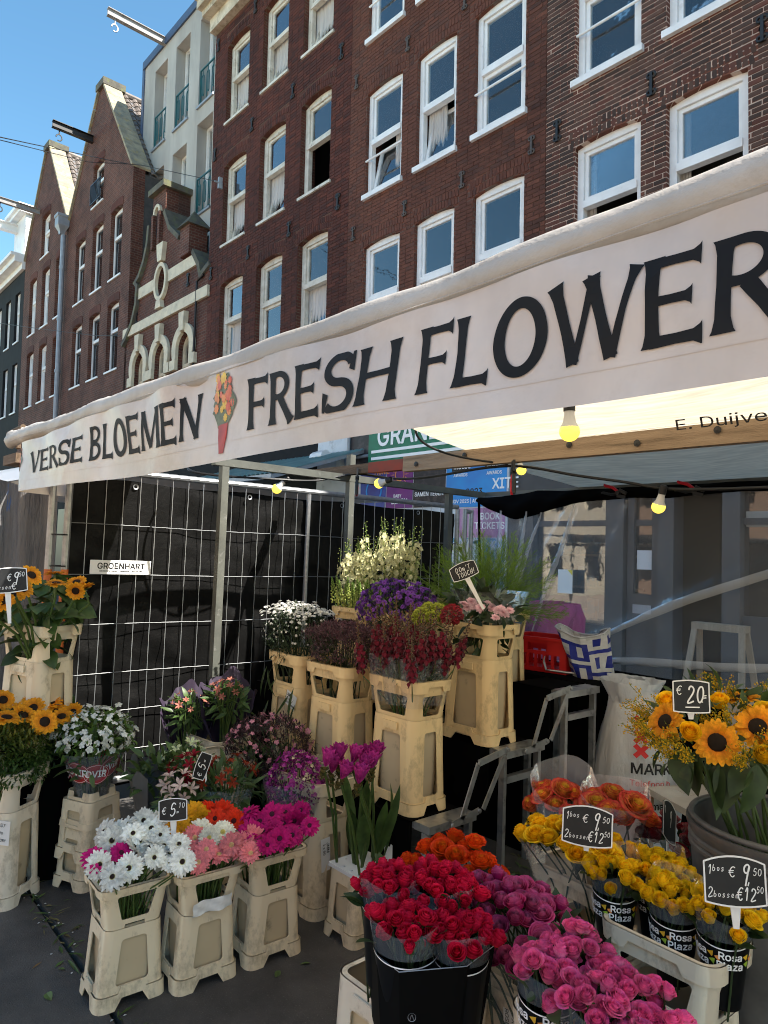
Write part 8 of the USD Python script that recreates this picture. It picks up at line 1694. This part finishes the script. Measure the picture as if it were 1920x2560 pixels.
# ------------------------------------------------------------------ chalk boards
STK_ = {'0': [[(.5, 1), (.15, .8), (.1, .35), (.4, 0), (.75, .2), (.8, .7), (.5, 1)]], '1': [[(.2, .75), (.5, 1), (.45, 0)]], '2': [[(.1, .8), (.35, 1), (.7, .85), (.6, .5), (.1, .02), (.8, .05)]], '5': [[(.75, 1), (.25, .97), (.2, .58), (.55, .62), (.75, .35), (.5, .02), (.12, .1)]], '9': [[(.75, .85), (.4, 1), (.12, .75), (.35, .5), (.7, .65), (.75, .9), (.6, .4), (.45, -.25)]], '4': [[(.55, 1), (.1, .35), (.8, .38)], [(.6, .7), (.5, 0)]],
        'e': [[(.15, .3), (.6, .38), (.5, .62), (.2, .5), (.15, .15), (.6, .08)]], 'E': [[(.85, .95), (.4, .95), (.15, .5), (.4, .03), (.85, .1)], [(.0, .62), (.7, .64)], [(.0, .42), (.62, .44)]], 'b': [[(.2, 1), (.15, 0), (.55, .08), (.6, .4), (.2, .5)]], 'o': [[(.4, .55), (.12, .35), (.3, .02), (.6, .2), (.4, .55)]], 's': [[(.6, .5), (.25, .55), (.2, .35), (.55, .22), (.4, .02), (.1, .05)]], 'n': [[(.12, 0), (.18, .55), (.5, .5), (.55, 0)]], 'N': [[(.1, 0), (.15, .6), (.5, .02), (.6, .62)]],
        'D': [[(.2, 1), (.12, 0), (.6, .15), (.75, .6), (.5, .95), (.1, 1)]], 'O': [[(.5, 1), (.12, .6), (.35, 0), (.8, .35), (.5, 1)]], 'T': [[(.05, .95), (.85, 1)], [(.45, .97), (.4, 0)]], 'U': [[(.15, 1), (.15, .2), (.45, 0), (.75, .25), (.75, 1)]], 'C': [[(.8, .85), (.4, 1), (.12, .5), (.35, .02), (.75, .12)]], 'H': [[(.15, 1), (.12, 0)], [(.75, 1), (.7, 0)], [(.1, .5), (.72, .52)]], 'X': [[(.1, 0), (.2, .9), (.7, .05), (.8, 1)]], '!': [[(.4, 1), (.3, .3)], [(.27, .06), (.28, .02)]], "'": [[(.3, 1), (.22, .75)]], ',': [[(.3, .1), (.2, -.15)]], '-': [[(.1, .42), (.6, .46)]], '=': [[(.1, .5), (.6, .54)], [(.1, .3), (.6, .34)]], '.': [[(.25, .04), (.3, .04)]], '_': [[(0, -.15), (1, -.12)]], ' ': [], 'w': [[(.05, .55), (.2, .02), (.35, .4), (.5, .02), (.7, .55)]], 'K': [[(.15, 1), (.12, 0)], [(.7, 1), (.15, .5), (.75, 0)]]}
def scrawl(s, h, x, y, w=0.75, pen=0.055, slant=0.12):
    out = []
    for c in s:
        for st_ in STK_[c]:
            p = np.array(st_) * (w * h * 0.8, h); p[:, 0] += slant * p[:, 1] + x; p[:, 1] += y
            from scipy.interpolate import CubicSpline
            if len(p) > 2: p = CubicSpline(np.arange(len(p)), p)(np.linspace(0, len(p) - 1, 5 * len(p)))
            out.append(LineString(p).buffer(pen * h, 4))
        x += w * h * (0.95 if c not in ".,'! " else 0.55)
    return unary_union(out)
mat('board_black', (0.012, 0.013, 0.014), (0.022, 0.023, 0.024), scale=12, rough=0.6); mat('chalk', (0.85, 0.85, 0.84), rough=0.7); mat('stick_white', (0.8, 0.8, 0.78), rough=0.4)
def sign(label, p, R, w, h, words_, arch_=0.16, stick=0.2, stick_dir=(0, -1), side=0.0, pen=0.05):
    t = thing('price_board', label, 'price board', p, R)
    n = 9; u = np.linspace(-1, 1, n)
    top = [(x * w / 2 * 0.97, h / 2 + arch_ * h * (1 - x * x)) for x in u]; bot = [(x * w / 2 * 0.97, -h / 2 - arch_ * 0.55 * h * (1 - x * x)) for x in u[::-1]]
    o = Polygon(bot + [(-w / 2 * (1 + side), 0)][:0] + top) if side == 0 else Polygon([(-w / 2, 0)] + top + [(w / 2, 0)] + bot)
    o = o.buffer(0.003); f = lambda u, v, d: np.stack([u, v, d], -1)
    b = MB(); b.poly(o, 0, 0.003, f); b.build('board', LOOK['board_black'], t)
    b = MB(); b.poly(o.difference(o.buffer(-h * 0.028 - 0.0012)), 0.0031, 0.0038, f); b.build('white_border', LOOK['chalk'], t)
    for s, x, y, hh, wd in words_: b = MB(); b.poly(scrawl(s, hh * h, x * w, y * h, wd, pen), 0.0031, 0.0036, f); b.build('chalk_writing', LOOK['chalk'], t)
    if stick: b = MB(); b.add([(-0.012, -h * 0.4, 0), (0.012, -h * 0.4, 0), (0.006 + stick_dir[0] * stick, -h * 0.4 + stick_dir[1] * stick, -0.002), (-0.006 + stick_dir[0] * stick, -h * 0.4 + stick_dir[1] * stick, -0.002), (-0.012, -h * 0.4, -0.003), (0.012, -h * 0.4, -0.003), (0.006 + stick_dir[0] * stick, -h * 0.4 + stick_dir[1] * stick, -0.005), (-0.006 + stick_dir[0] * stick, -h * 0.4 + stick_dir[1] * stick, -0.005)], [[0, 3, 2], [0, 2, 1], [4, 5, 6], [4, 6, 7], [0, 4, 7], [0, 7, 3], [1, 2, 6], [1, 6, 5]]); b.build('stick', LOOK['stick_white'], t)
    return t
def facing(az, tilt=0.0, roll=0.0):
    """a board whose front points at plan angle az, leaning back by tilt, rolled by roll"""
    return face_R(az) @ rotx(-tilt) @ rotz(roll)
P9 = [('1', -0.44, 0.2, 0.22, 0.7), ('bos', -0.36, 0.28, 0.16, 0.75), ('E', -0.1, 0.16, 0.24, 0.9), ('9', 0.12, 0.06, 0.42, 0.62), (',', 0.2, 0.0, 0.3, 0.5), ('50', 0.3, 0.22, 0.17, 0.75), ('2', -0.45, -0.38, 0.24, 0.7), ('bossen', -0.36, -0.38, 0.15, 0.8), ('E12', 0.02, -0.42, 0.3, 0.62), ('50', 0.34, -0.22, 0.15, 0.7)]
sign('black price board chalked 9,50 and 12,50 stuck in the large yellow roses', ath(1468, 2068, 2.12), facing(-0.95, 0.12, -0.03), 0.134, 0.083, P9, stick=0.03)
sign('black price board chalked 9,50 and 12,50 above the small yellow roses', ath(1836, 2206, 1.72), facing(-0.85, 0.12, 0.02), 0.123, 0.077, P9, stick=0.06)
sign('black price board chalked 20,- standing in the sunflower bouquet', ath(1727, 1742, 2.2), facing(-0.75, 0.1, 0.0), 0.1, 0.078, [('E', -0.42, 0.08, 0.28, 0.9), ('20', -0.12, -0.18, 0.55, 0.62), ('.', 0.26, -0.18, 0.4, 0.6), ('=', 0.3, -0.15, 0.4, 0.6), ('_', -0.15, -0.3, 0.45, 1.3)], arch_=0.06, stick=0.03)
sign("black board chalked DON'T TOUCH on a white stick above the dahlias", ath(1160, 1428, 3.3), facing(-0.95, 0.0, 0.42), 0.122, 0.056, [("DON'T", -0.3, 0.06, 0.36, 0.85), ('TOUCH', -0.3, -0.42, 0.36, 0.8), ('!!', 0.26, -0.4, 0.4, 0.6)], arch_=0.18, stick=0.17, side=1, stick_dir=(0.1, -1))
sign('small black price board chalked 5,40 among the yellow gerberas', ath(433, 2025, 2.72), facing(-0.75, 0.12, 0.1), 0.1, 0.062, [('E', -0.4, -0.2, 0.36, 0.8), ('5', -0.12, -0.3, 0.62, 0.75), ('=', 0.12, -0.25, 0.3, 0.8), ('10', 0.2, 0.12, 0.26, 0.8)], arch_=0.12, stick=0.1)
sign('small black price board seen at a steep angle chalked 5,- above the red alstroemeria', ath(505, 1915, 3.0), facing(0.2, 0.0, 1.15), 0.1, 0.055, [('E', -0.4, -0.2, 0.4, 0.8), ('5', -0.12, -0.3, 0.66, 0.75), ('=', 0.15, -0.2, 0.4, 0.8)], arch_=0.12, stick=0.06, stick_dir=(-0.8, -0.5))
sign('black price board chalked 9,50 above the highest sunflowers at the left edge', ath(18, 1452, 3.3), facing(-0.45, 0.05, 0.12), 0.15, 0.085, [('E', 0.0, 0.0, 0.3, 0.8), ('9', 0.16, -0.1, 0.46, 0.7), ('50', 0.3, 0.16, 0.2, 0.7), ('bossen', -0.4, -0.4, 0.2, 0.8), ('E', 0.1, -0.42, 0.3, 0.8)], arch_=0.1, stick=0.14)
t = sign('price board turned edge on beside the dark red roses', ath(1672, 2058, 2.62), facing(0.25, 0.1, -0.5), 0.17, 0.1, [('1', -0.4, 0.2, 0.22, 0.7), ('9', 0.0, 0, 0.4, 0.8)], stick=0.12)

# ------------------------------------------------------------------ things behind the roses: bags, crate, tools, chair
mat('bag_plastic', (0.85, 0.86, 0.88), (0.74, 0.75, 0.77), scale=5, rough=0.3, bump=0.01, bscale=22, translucent=0.3, stretch=(3, 3, 0.5), alpha=0.95)
def sack(c, prof, n=44, amp=0.06, seed=0, sq=0.0):
    rg = np.random.default_rng(seed); a = np.linspace(0, 2 * PI, n); G = []
    for k, (r, z) in enumerate(prof):
        w = meshkit.noise(np.stack([np.cos(a) * 3 + seed, np.sin(a) * 3, 0 * a + z * 5], -1)) - 0.5; w2 = meshkit.noise(np.stack([np.cos(a) * 9 + seed, np.sin(a) * 9, 0 * a + z * 4], -1)) - 0.5
        rr = r * (1 + amp * 2.4 * w + amp * 1.6 * w2 + sq * 0.12 * np.cos(4 * a)); G.append(np.stack([c[0] + rr * np.cos(a), c[1] + rr * np.sin(a), c[2] + z + 0.02 * w * (k > 1)], -1))
    return np.array(G)
wc = A(-2.30, 3.86, 0.0); wb = ath(1588, 1850, 4.05); wc = A(wb[0], wb[1], 0.0)
t = thing('rubbish_bag', 'white translucent rubbish bag printed with three red crosses and MARKT behind the orange roses', 'bag', wc)
b = MB(); b.grid(sack((0, 0, 0), [(0.02, 0.0), (0.15, 0.01), (0.2, 0.12), (0.215, 0.3), (0.2, 0.5), (0.17, 0.68), (0.14, 0.8), (0.13, 0.86), (0.05, 0.95)], seed=4, amp=0.1)); b.build('sack', LOOK['bag_plastic'], t, smooth=True)
b = MB(); b.grid(sack((-0.03, 0, 0.82), [(0.1, 0.0), (0.14, 0.08), (0.16, 0.12)], seed=9, amp=0.25)); b.build('gathered_top', LOOK['bag_plastic'], t, smooth=True)
def on_bag(v, r=0.222): a = math.atan2(-wc[1], -wc[0]) + 0.12 + v[:, 0] / r; return np.stack([(r + v[:, 2]) * np.cos(a), (r + v[:, 2]) * np.sin(a), v[:, 1]], -1)
mat('bag_red', (0.55, 0.03, 0.03), rough=0.5)
for z in (0.77, 0.70, 0.63):
    b = MB()
    for sg in (-1, 1):
        V = np.array([[-0.028 - 0.008, -0.028 * sg + 0.008 * sg, 0.012], [-0.028 + 0.008, -0.028 * sg - 0.008 * sg, 0.012], [0.028 + 0.008, 0.028 * sg - 0.008 * sg, 0.012], [0.028 - 0.008, 0.028 * sg + 0.008 * sg, 0.012]]); V[:, 1] += z; b.add(on_bag(V), [[0, 1, 2], [0, 2, 3]])
    b.build('printed_cross', LOOK['bag_red'], t)
for s, z, h, m, bold in (('MARKT', 0.52, 0.05, 'print_black', True), ('Telefoon b', 0.46, 0.028, 'bag_red', False), ('bedrijfsaf', 0.415, 0.028, 'bag_red', False), ('Maximaal', 0.35, 0.032, 'print_black', True)):
    tm = meshkit.text_mesh(s, h, 0.001, bold); v = np.array(tm.vertices); v[:, 0] -= 0.05; v[:, 1] += z; v[:, 2] += 0.012; put('lettering', proto(on_bag(v), tm.faces), LOOK[m], t)
mat('crate_red', (0.55, 0.015, 0.015), (0.45, 0.012, 0.012), scale=5, rough=0.4)
cr_ = ony(1275, 1675, 3.62); cr_[2] = 0.886
t = thing('plastic_crate', 'red plastic crate with slotted sides on the black work table', 'crate', cr_ + A(0.19, 0.12, 0), rotz(0.15))
for (x, y, sx, sy) in ((0, -0.13, 1, 0), (0, 0.13, 1, 0), (-0.19, 0, 0, 1), (0.19, 0, 0, 1)):
    half = 0.19 if sx else 0.126; sh = sbox(-half, 0, half, 0.2).difference(unary_union([sbox(-0.06, 0.13, 0.06, 0.165).buffer(0.005)] + [sbox(u, 0.03, u + 0.03, 0.1).buffer(0.003) for u in np.arange(-half + 0.03, half - 0.05, 0.055)] if sx else [sbox(-0.05, 0.13, 0.05, 0.165).buffer(0.005)]))
    b = MB(); b.poly(sh, -0.003, 0.003, (lambda u, v, d: np.stack([u, y + d, v], -1)) if sx else (lambda u, v, d: np.stack([x + d, u, v], -1))); b.build('side', LOOK['crate_red'], t)
b = MB(); b.box((-0.187, -0.127, 0.002), (0.187, 0.127, 0.008)); b.build('bottom', LOOK['crate_red'], t)
b = MB()
for (x0, y0, x1, y1) in ((-0.2, -0.142, 0.2, -0.126), (-0.2, 0.126, 0.2, 0.142), (-0.2, -0.1258, -0.184, 0.1258), (0.184, -0.1258, 0.2, 0.1258)): b.box((x0, y0, 0.19), (x1, y1, 0.206))
b.build('rim', LOOK['crate_red'], t)
mat('bag_blue', (0.01, 0.02, 0.2), (0.015, 0.03, 0.26), scale=20, rough=0.5); mat('bag_weave', (0.55, 0.56, 0.58), (0.45, 0.46, 0.48), scale=20, rough=0.5)
bc = ony(1478, 1665, 3.72); bc[2] = 0.886
t = thing('shopping_bag', 'blue and white chequered woven shopping bag standing open on the work table', 'bag', bc)
def bagp(a, k):
    w = 1 + 0.12 * math.sin(3 * a + 2.2 * k) + 0.07 * math.sin(7 * a + 5 * k); return A((0.125 + 0.035 * k) * w * math.cos(a) - 0.06 * k, (0.085 + 0.02 * k) * w * math.sin(a), 0.26 * k + 0.03 * k * math.sin(2 * a + 1))
NA, NK = 24, 12
for par, m in ((0, 'bag_blue'), (1, 'bag_weave')):
    b = MB()
    for i in range(NA):
        for k in range(NK):
            wht = (k // 3 + i // 4) % 2 == 0 and (i % 2 == 0) or (k // 3 + i // 4) % 2 == 1 and (k % 2 == 0) or k >= NK - 1
            if int(wht) != par: continue
            q = [bagp(2 * PI * (i + u) / NA, (k + v) / NK) for u, v in ((0, 0), (1, 0), (1, 1), (0, 1))]; b.add(np.array(q), [[0, 1, 2], [0, 2, 3]])
    b.build('blue_checks' if par == 0 else 'white_checks', LOOK[m], t, kind='stuff')
b = MB(); b.tube([bagp(a, 1.0) for a in np.linspace(0, 2 * PI, 30)], 0.006, 5); b.build('hem', LOOK['bag_weave'], t)
mat('bag_pink', (0.62, 0.1, 0.36), (0.5, 0.07, 0.28), scale=6, rough=0.4, translucent=0.4, stretch=(4, 4, 1))
pc = ony(1385, 1590, 4.75); t = thing('bin_bag', 'pink plastic bag over a bin behind the clear plastic sheet', 'bag', A(pc[0], pc[1], 0))
b = MB(); b.grid(sack((0, 0, 0), [(0.02, 0), (0.2, 0.01), (0.21, 0.6), (0.23, 0.95), (0.235, 1.12), (0.2, 1.2), (0.19, 1.23)], seed=6, amp=0.07)); b.build('sack', LOOK['bag_pink'], t, smooth=True)
t = thing('garden_fork', 'small steel hand fork with a pale handle lying on the work table', 'fork', onz(1380, 1690, 0.887) + A(-0.06, 0.06, 0), rotz(0.5))
b = MB(); b.tube([(0, 0, 0.02), (0.1, 0, 0.015), (0.26, 0, 0.014)], [0.006, 0.007, 0.012], 8); b.build('handle', LOOK['aluminium'], t)
for k in range(4): b = MB(); b.tube([(0, 0, 0.02), (-0.02, -0.02 + 0.013 * k, 0.022), (-0.035, -0.022 + 0.0145 * k, 0.07), (-0.03, -0.022 + 0.0145 * k, 0.1)], [0.003, 0.003, 0.003, 0.0015], 5); b.build('tine', LOOK['galvanised'], t)
t = thing('scissors', 'pair of black handled scissors on the work table', 'scissors', onz(1430, 1672, 0.887), rotz(0.2))
for sg in (-1, 1):
    b = MB(); b.tube([(0.05 + 0.022 * math.cos(a), sg * 0.022 + 0.016 * math.sin(a), 0.006) for a in np.linspace(0, 2 * PI, 14)], 0.005, 6); b.build('handle', LOOK['print_black'], t); b = MB(); b.bar((0.03, sg * 0.015, 0.006), (-0.1, -sg * 0.004, 0.006), 0.012, 0.002); b.build('blade', LOOK['galvanised'], t)
mat('chair_back', (0.5, 0.47, 0.43), (0.4, 0.37, 0.33), scale=5, rough=0.5)
ch = ony(1865, 1720, 3.6); t = thing('chair', 'back of a pale chair with a brown edge at the right behind the bouquet', 'chair', A(ch[0], ch[1], 0), rotz(-0.5))
b = MB(); G = np.array([[(x, 0.03 * (x / 0.2) ** 2 + 0.05 * (z - 0.5), z + (0.0 if z < 0.8 else -0.25 * x * x / 0.04 * 0.1)) for x in np.linspace(-0.2, 0.2, 9)] for z in (0.55, 0.7, 0.85, 0.93)]); b.grid(G); b.grid(G + A(0, 0.02, 0), flip=True); b.build('backrest', LOOK['chair_back'], t, smooth=True)
b = MB(); b.box((-0.2, -0.4, 0.44), (0.2, 0.0, 0.47)); b.build('seat', LOOK['chair_back'], t)
b = MB(); b.tube([(-0.2, 0.03, 0.5)] + [(-0.2 * math.cos(a), 0.055 - 0.02 * math.sin(a), 0.85 + 0.09 * math.sin(a)) for a in np.linspace(0, PI, 12)] + [(0.2, 0.03, 0.5)], 0.011, 6); b.build('frame', LOOK['beam_wood'], t)
for x in (-0.18, 0.18):
    for y in (-0.38, -0.02): b = MB(); b.tube([(x, y, 0), (x, y, 0.44)], 0.012, 6); b.build('leg', LOOK['beam_wood'], t)
es = ony(1800, 1640, 6.4); t = thing('easel', 'wooden A shaped pavement board frame behind the clear plastic sheet', 'easel', A(es[0], es[1], 0))
for sg in (-1, 1):
    for y in (-0.25, 0.25): b = MB(); b.bar((sg * 0.28, y, 0), (sg * 0.2, y * 0.15, 1.05), 0.05, 0.025, (0, 1, 0)); b.build('leg', LOOK['raw_wood'], t)
b = MB(); b.box((-0.23, -0.06, 1.0), (0.23, 0.06, 1.06)); b.build('top_bar', LOOK['raw_wood'], t)
# ------------------------------------------------------------------ litter on the ground
t = tag(UsdGeom.Xform.Define(stage, numbered('/World', 'fallen_leaves')).GetPrim(), 'green leaf and stem clippings strewn over the pavement', 'leaves', kind='stuff')
b = MB(); rg = np.random.default_rng(77)
for _ in range(900):
    if rg.random() < 0.8: x, y = -2.9 + 2.6 * rg.random(), 2.6 + 2.2 * rg.random()
    else:
        s_ = rg.random() * 2.2 - 0.5; q = ja[:2] + jd * s_ + jn * 0.03 * rg.standard_normal(); x, y = q
    c_ = A(0.07, 0.12, 0.03) if rg.random() < 0.6 else A(0.2, 0.17, 0.07)
    leaf_mb(b, 0.02 + 0.05 * rg.random(), 0.004 + 0.012 * rg.random(), frame_from(A(rg.standard_normal(), rg.standard_normal(), 0.05)), A(x, y, 0.006), c_ * (0.5 + rg.random()), bend=0.1 * rg.random(), n=2)
b.build('clippings', LOOK['leaf'], t, kind='stuff')
for i, (px, py, L, w, lab) in enumerate(((116, 2483, 0.05, 0.028, 'curled green leaf lying left of the nearest gerbera bucket'), (688, 2443, 0.045, 0.022, 'oval green leaf on the asphalt right of the gerbera buckets'), (776, 2408, 0.04, 0.02, 'flat green leaf farther right on the asphalt'), (170, 2400, 0.11, 0.012, 'dark green stem with a leaf by the pavement joint'), (80, 2422, 0.05, 0.006, 'thin tan twig on the asphalt'), (155, 2263, 0.09, 0.004, 'thin green stem beside the phlox stack'))):
    b = MB(); leaf_mb(b, L, w, frame_from(A(math.cos(i * 2.1), math.sin(i * 2.1), 0.08), 0.3), onz(px, py, 0.004), (0.13, 0.2, 0.06) if i != 4 else (0.35, 0.2, 0.08), bend=0.15, fold=0.4); b.build('fallen_leaf', LOOK['leaf'], label=lab, cat='leaf')
b = MB()
for _ in range(26):
    s_ = rg.random() * 1.3 - 0.2; q = ja[:2] + jd * s_ + jn * 0.025 * rg.standard_normal(); leaf_mb(b, 0.012, 0.009, frame_from(A(*rg.standard_normal(2), 0.2)), A(*q, 0.005), (0.7, 0.7, 0.68), n=2)
tag(b.build('petals', LOOK['petal']), 'tiny white petals caught along the pavement joint', 'petals', kind='stuff')
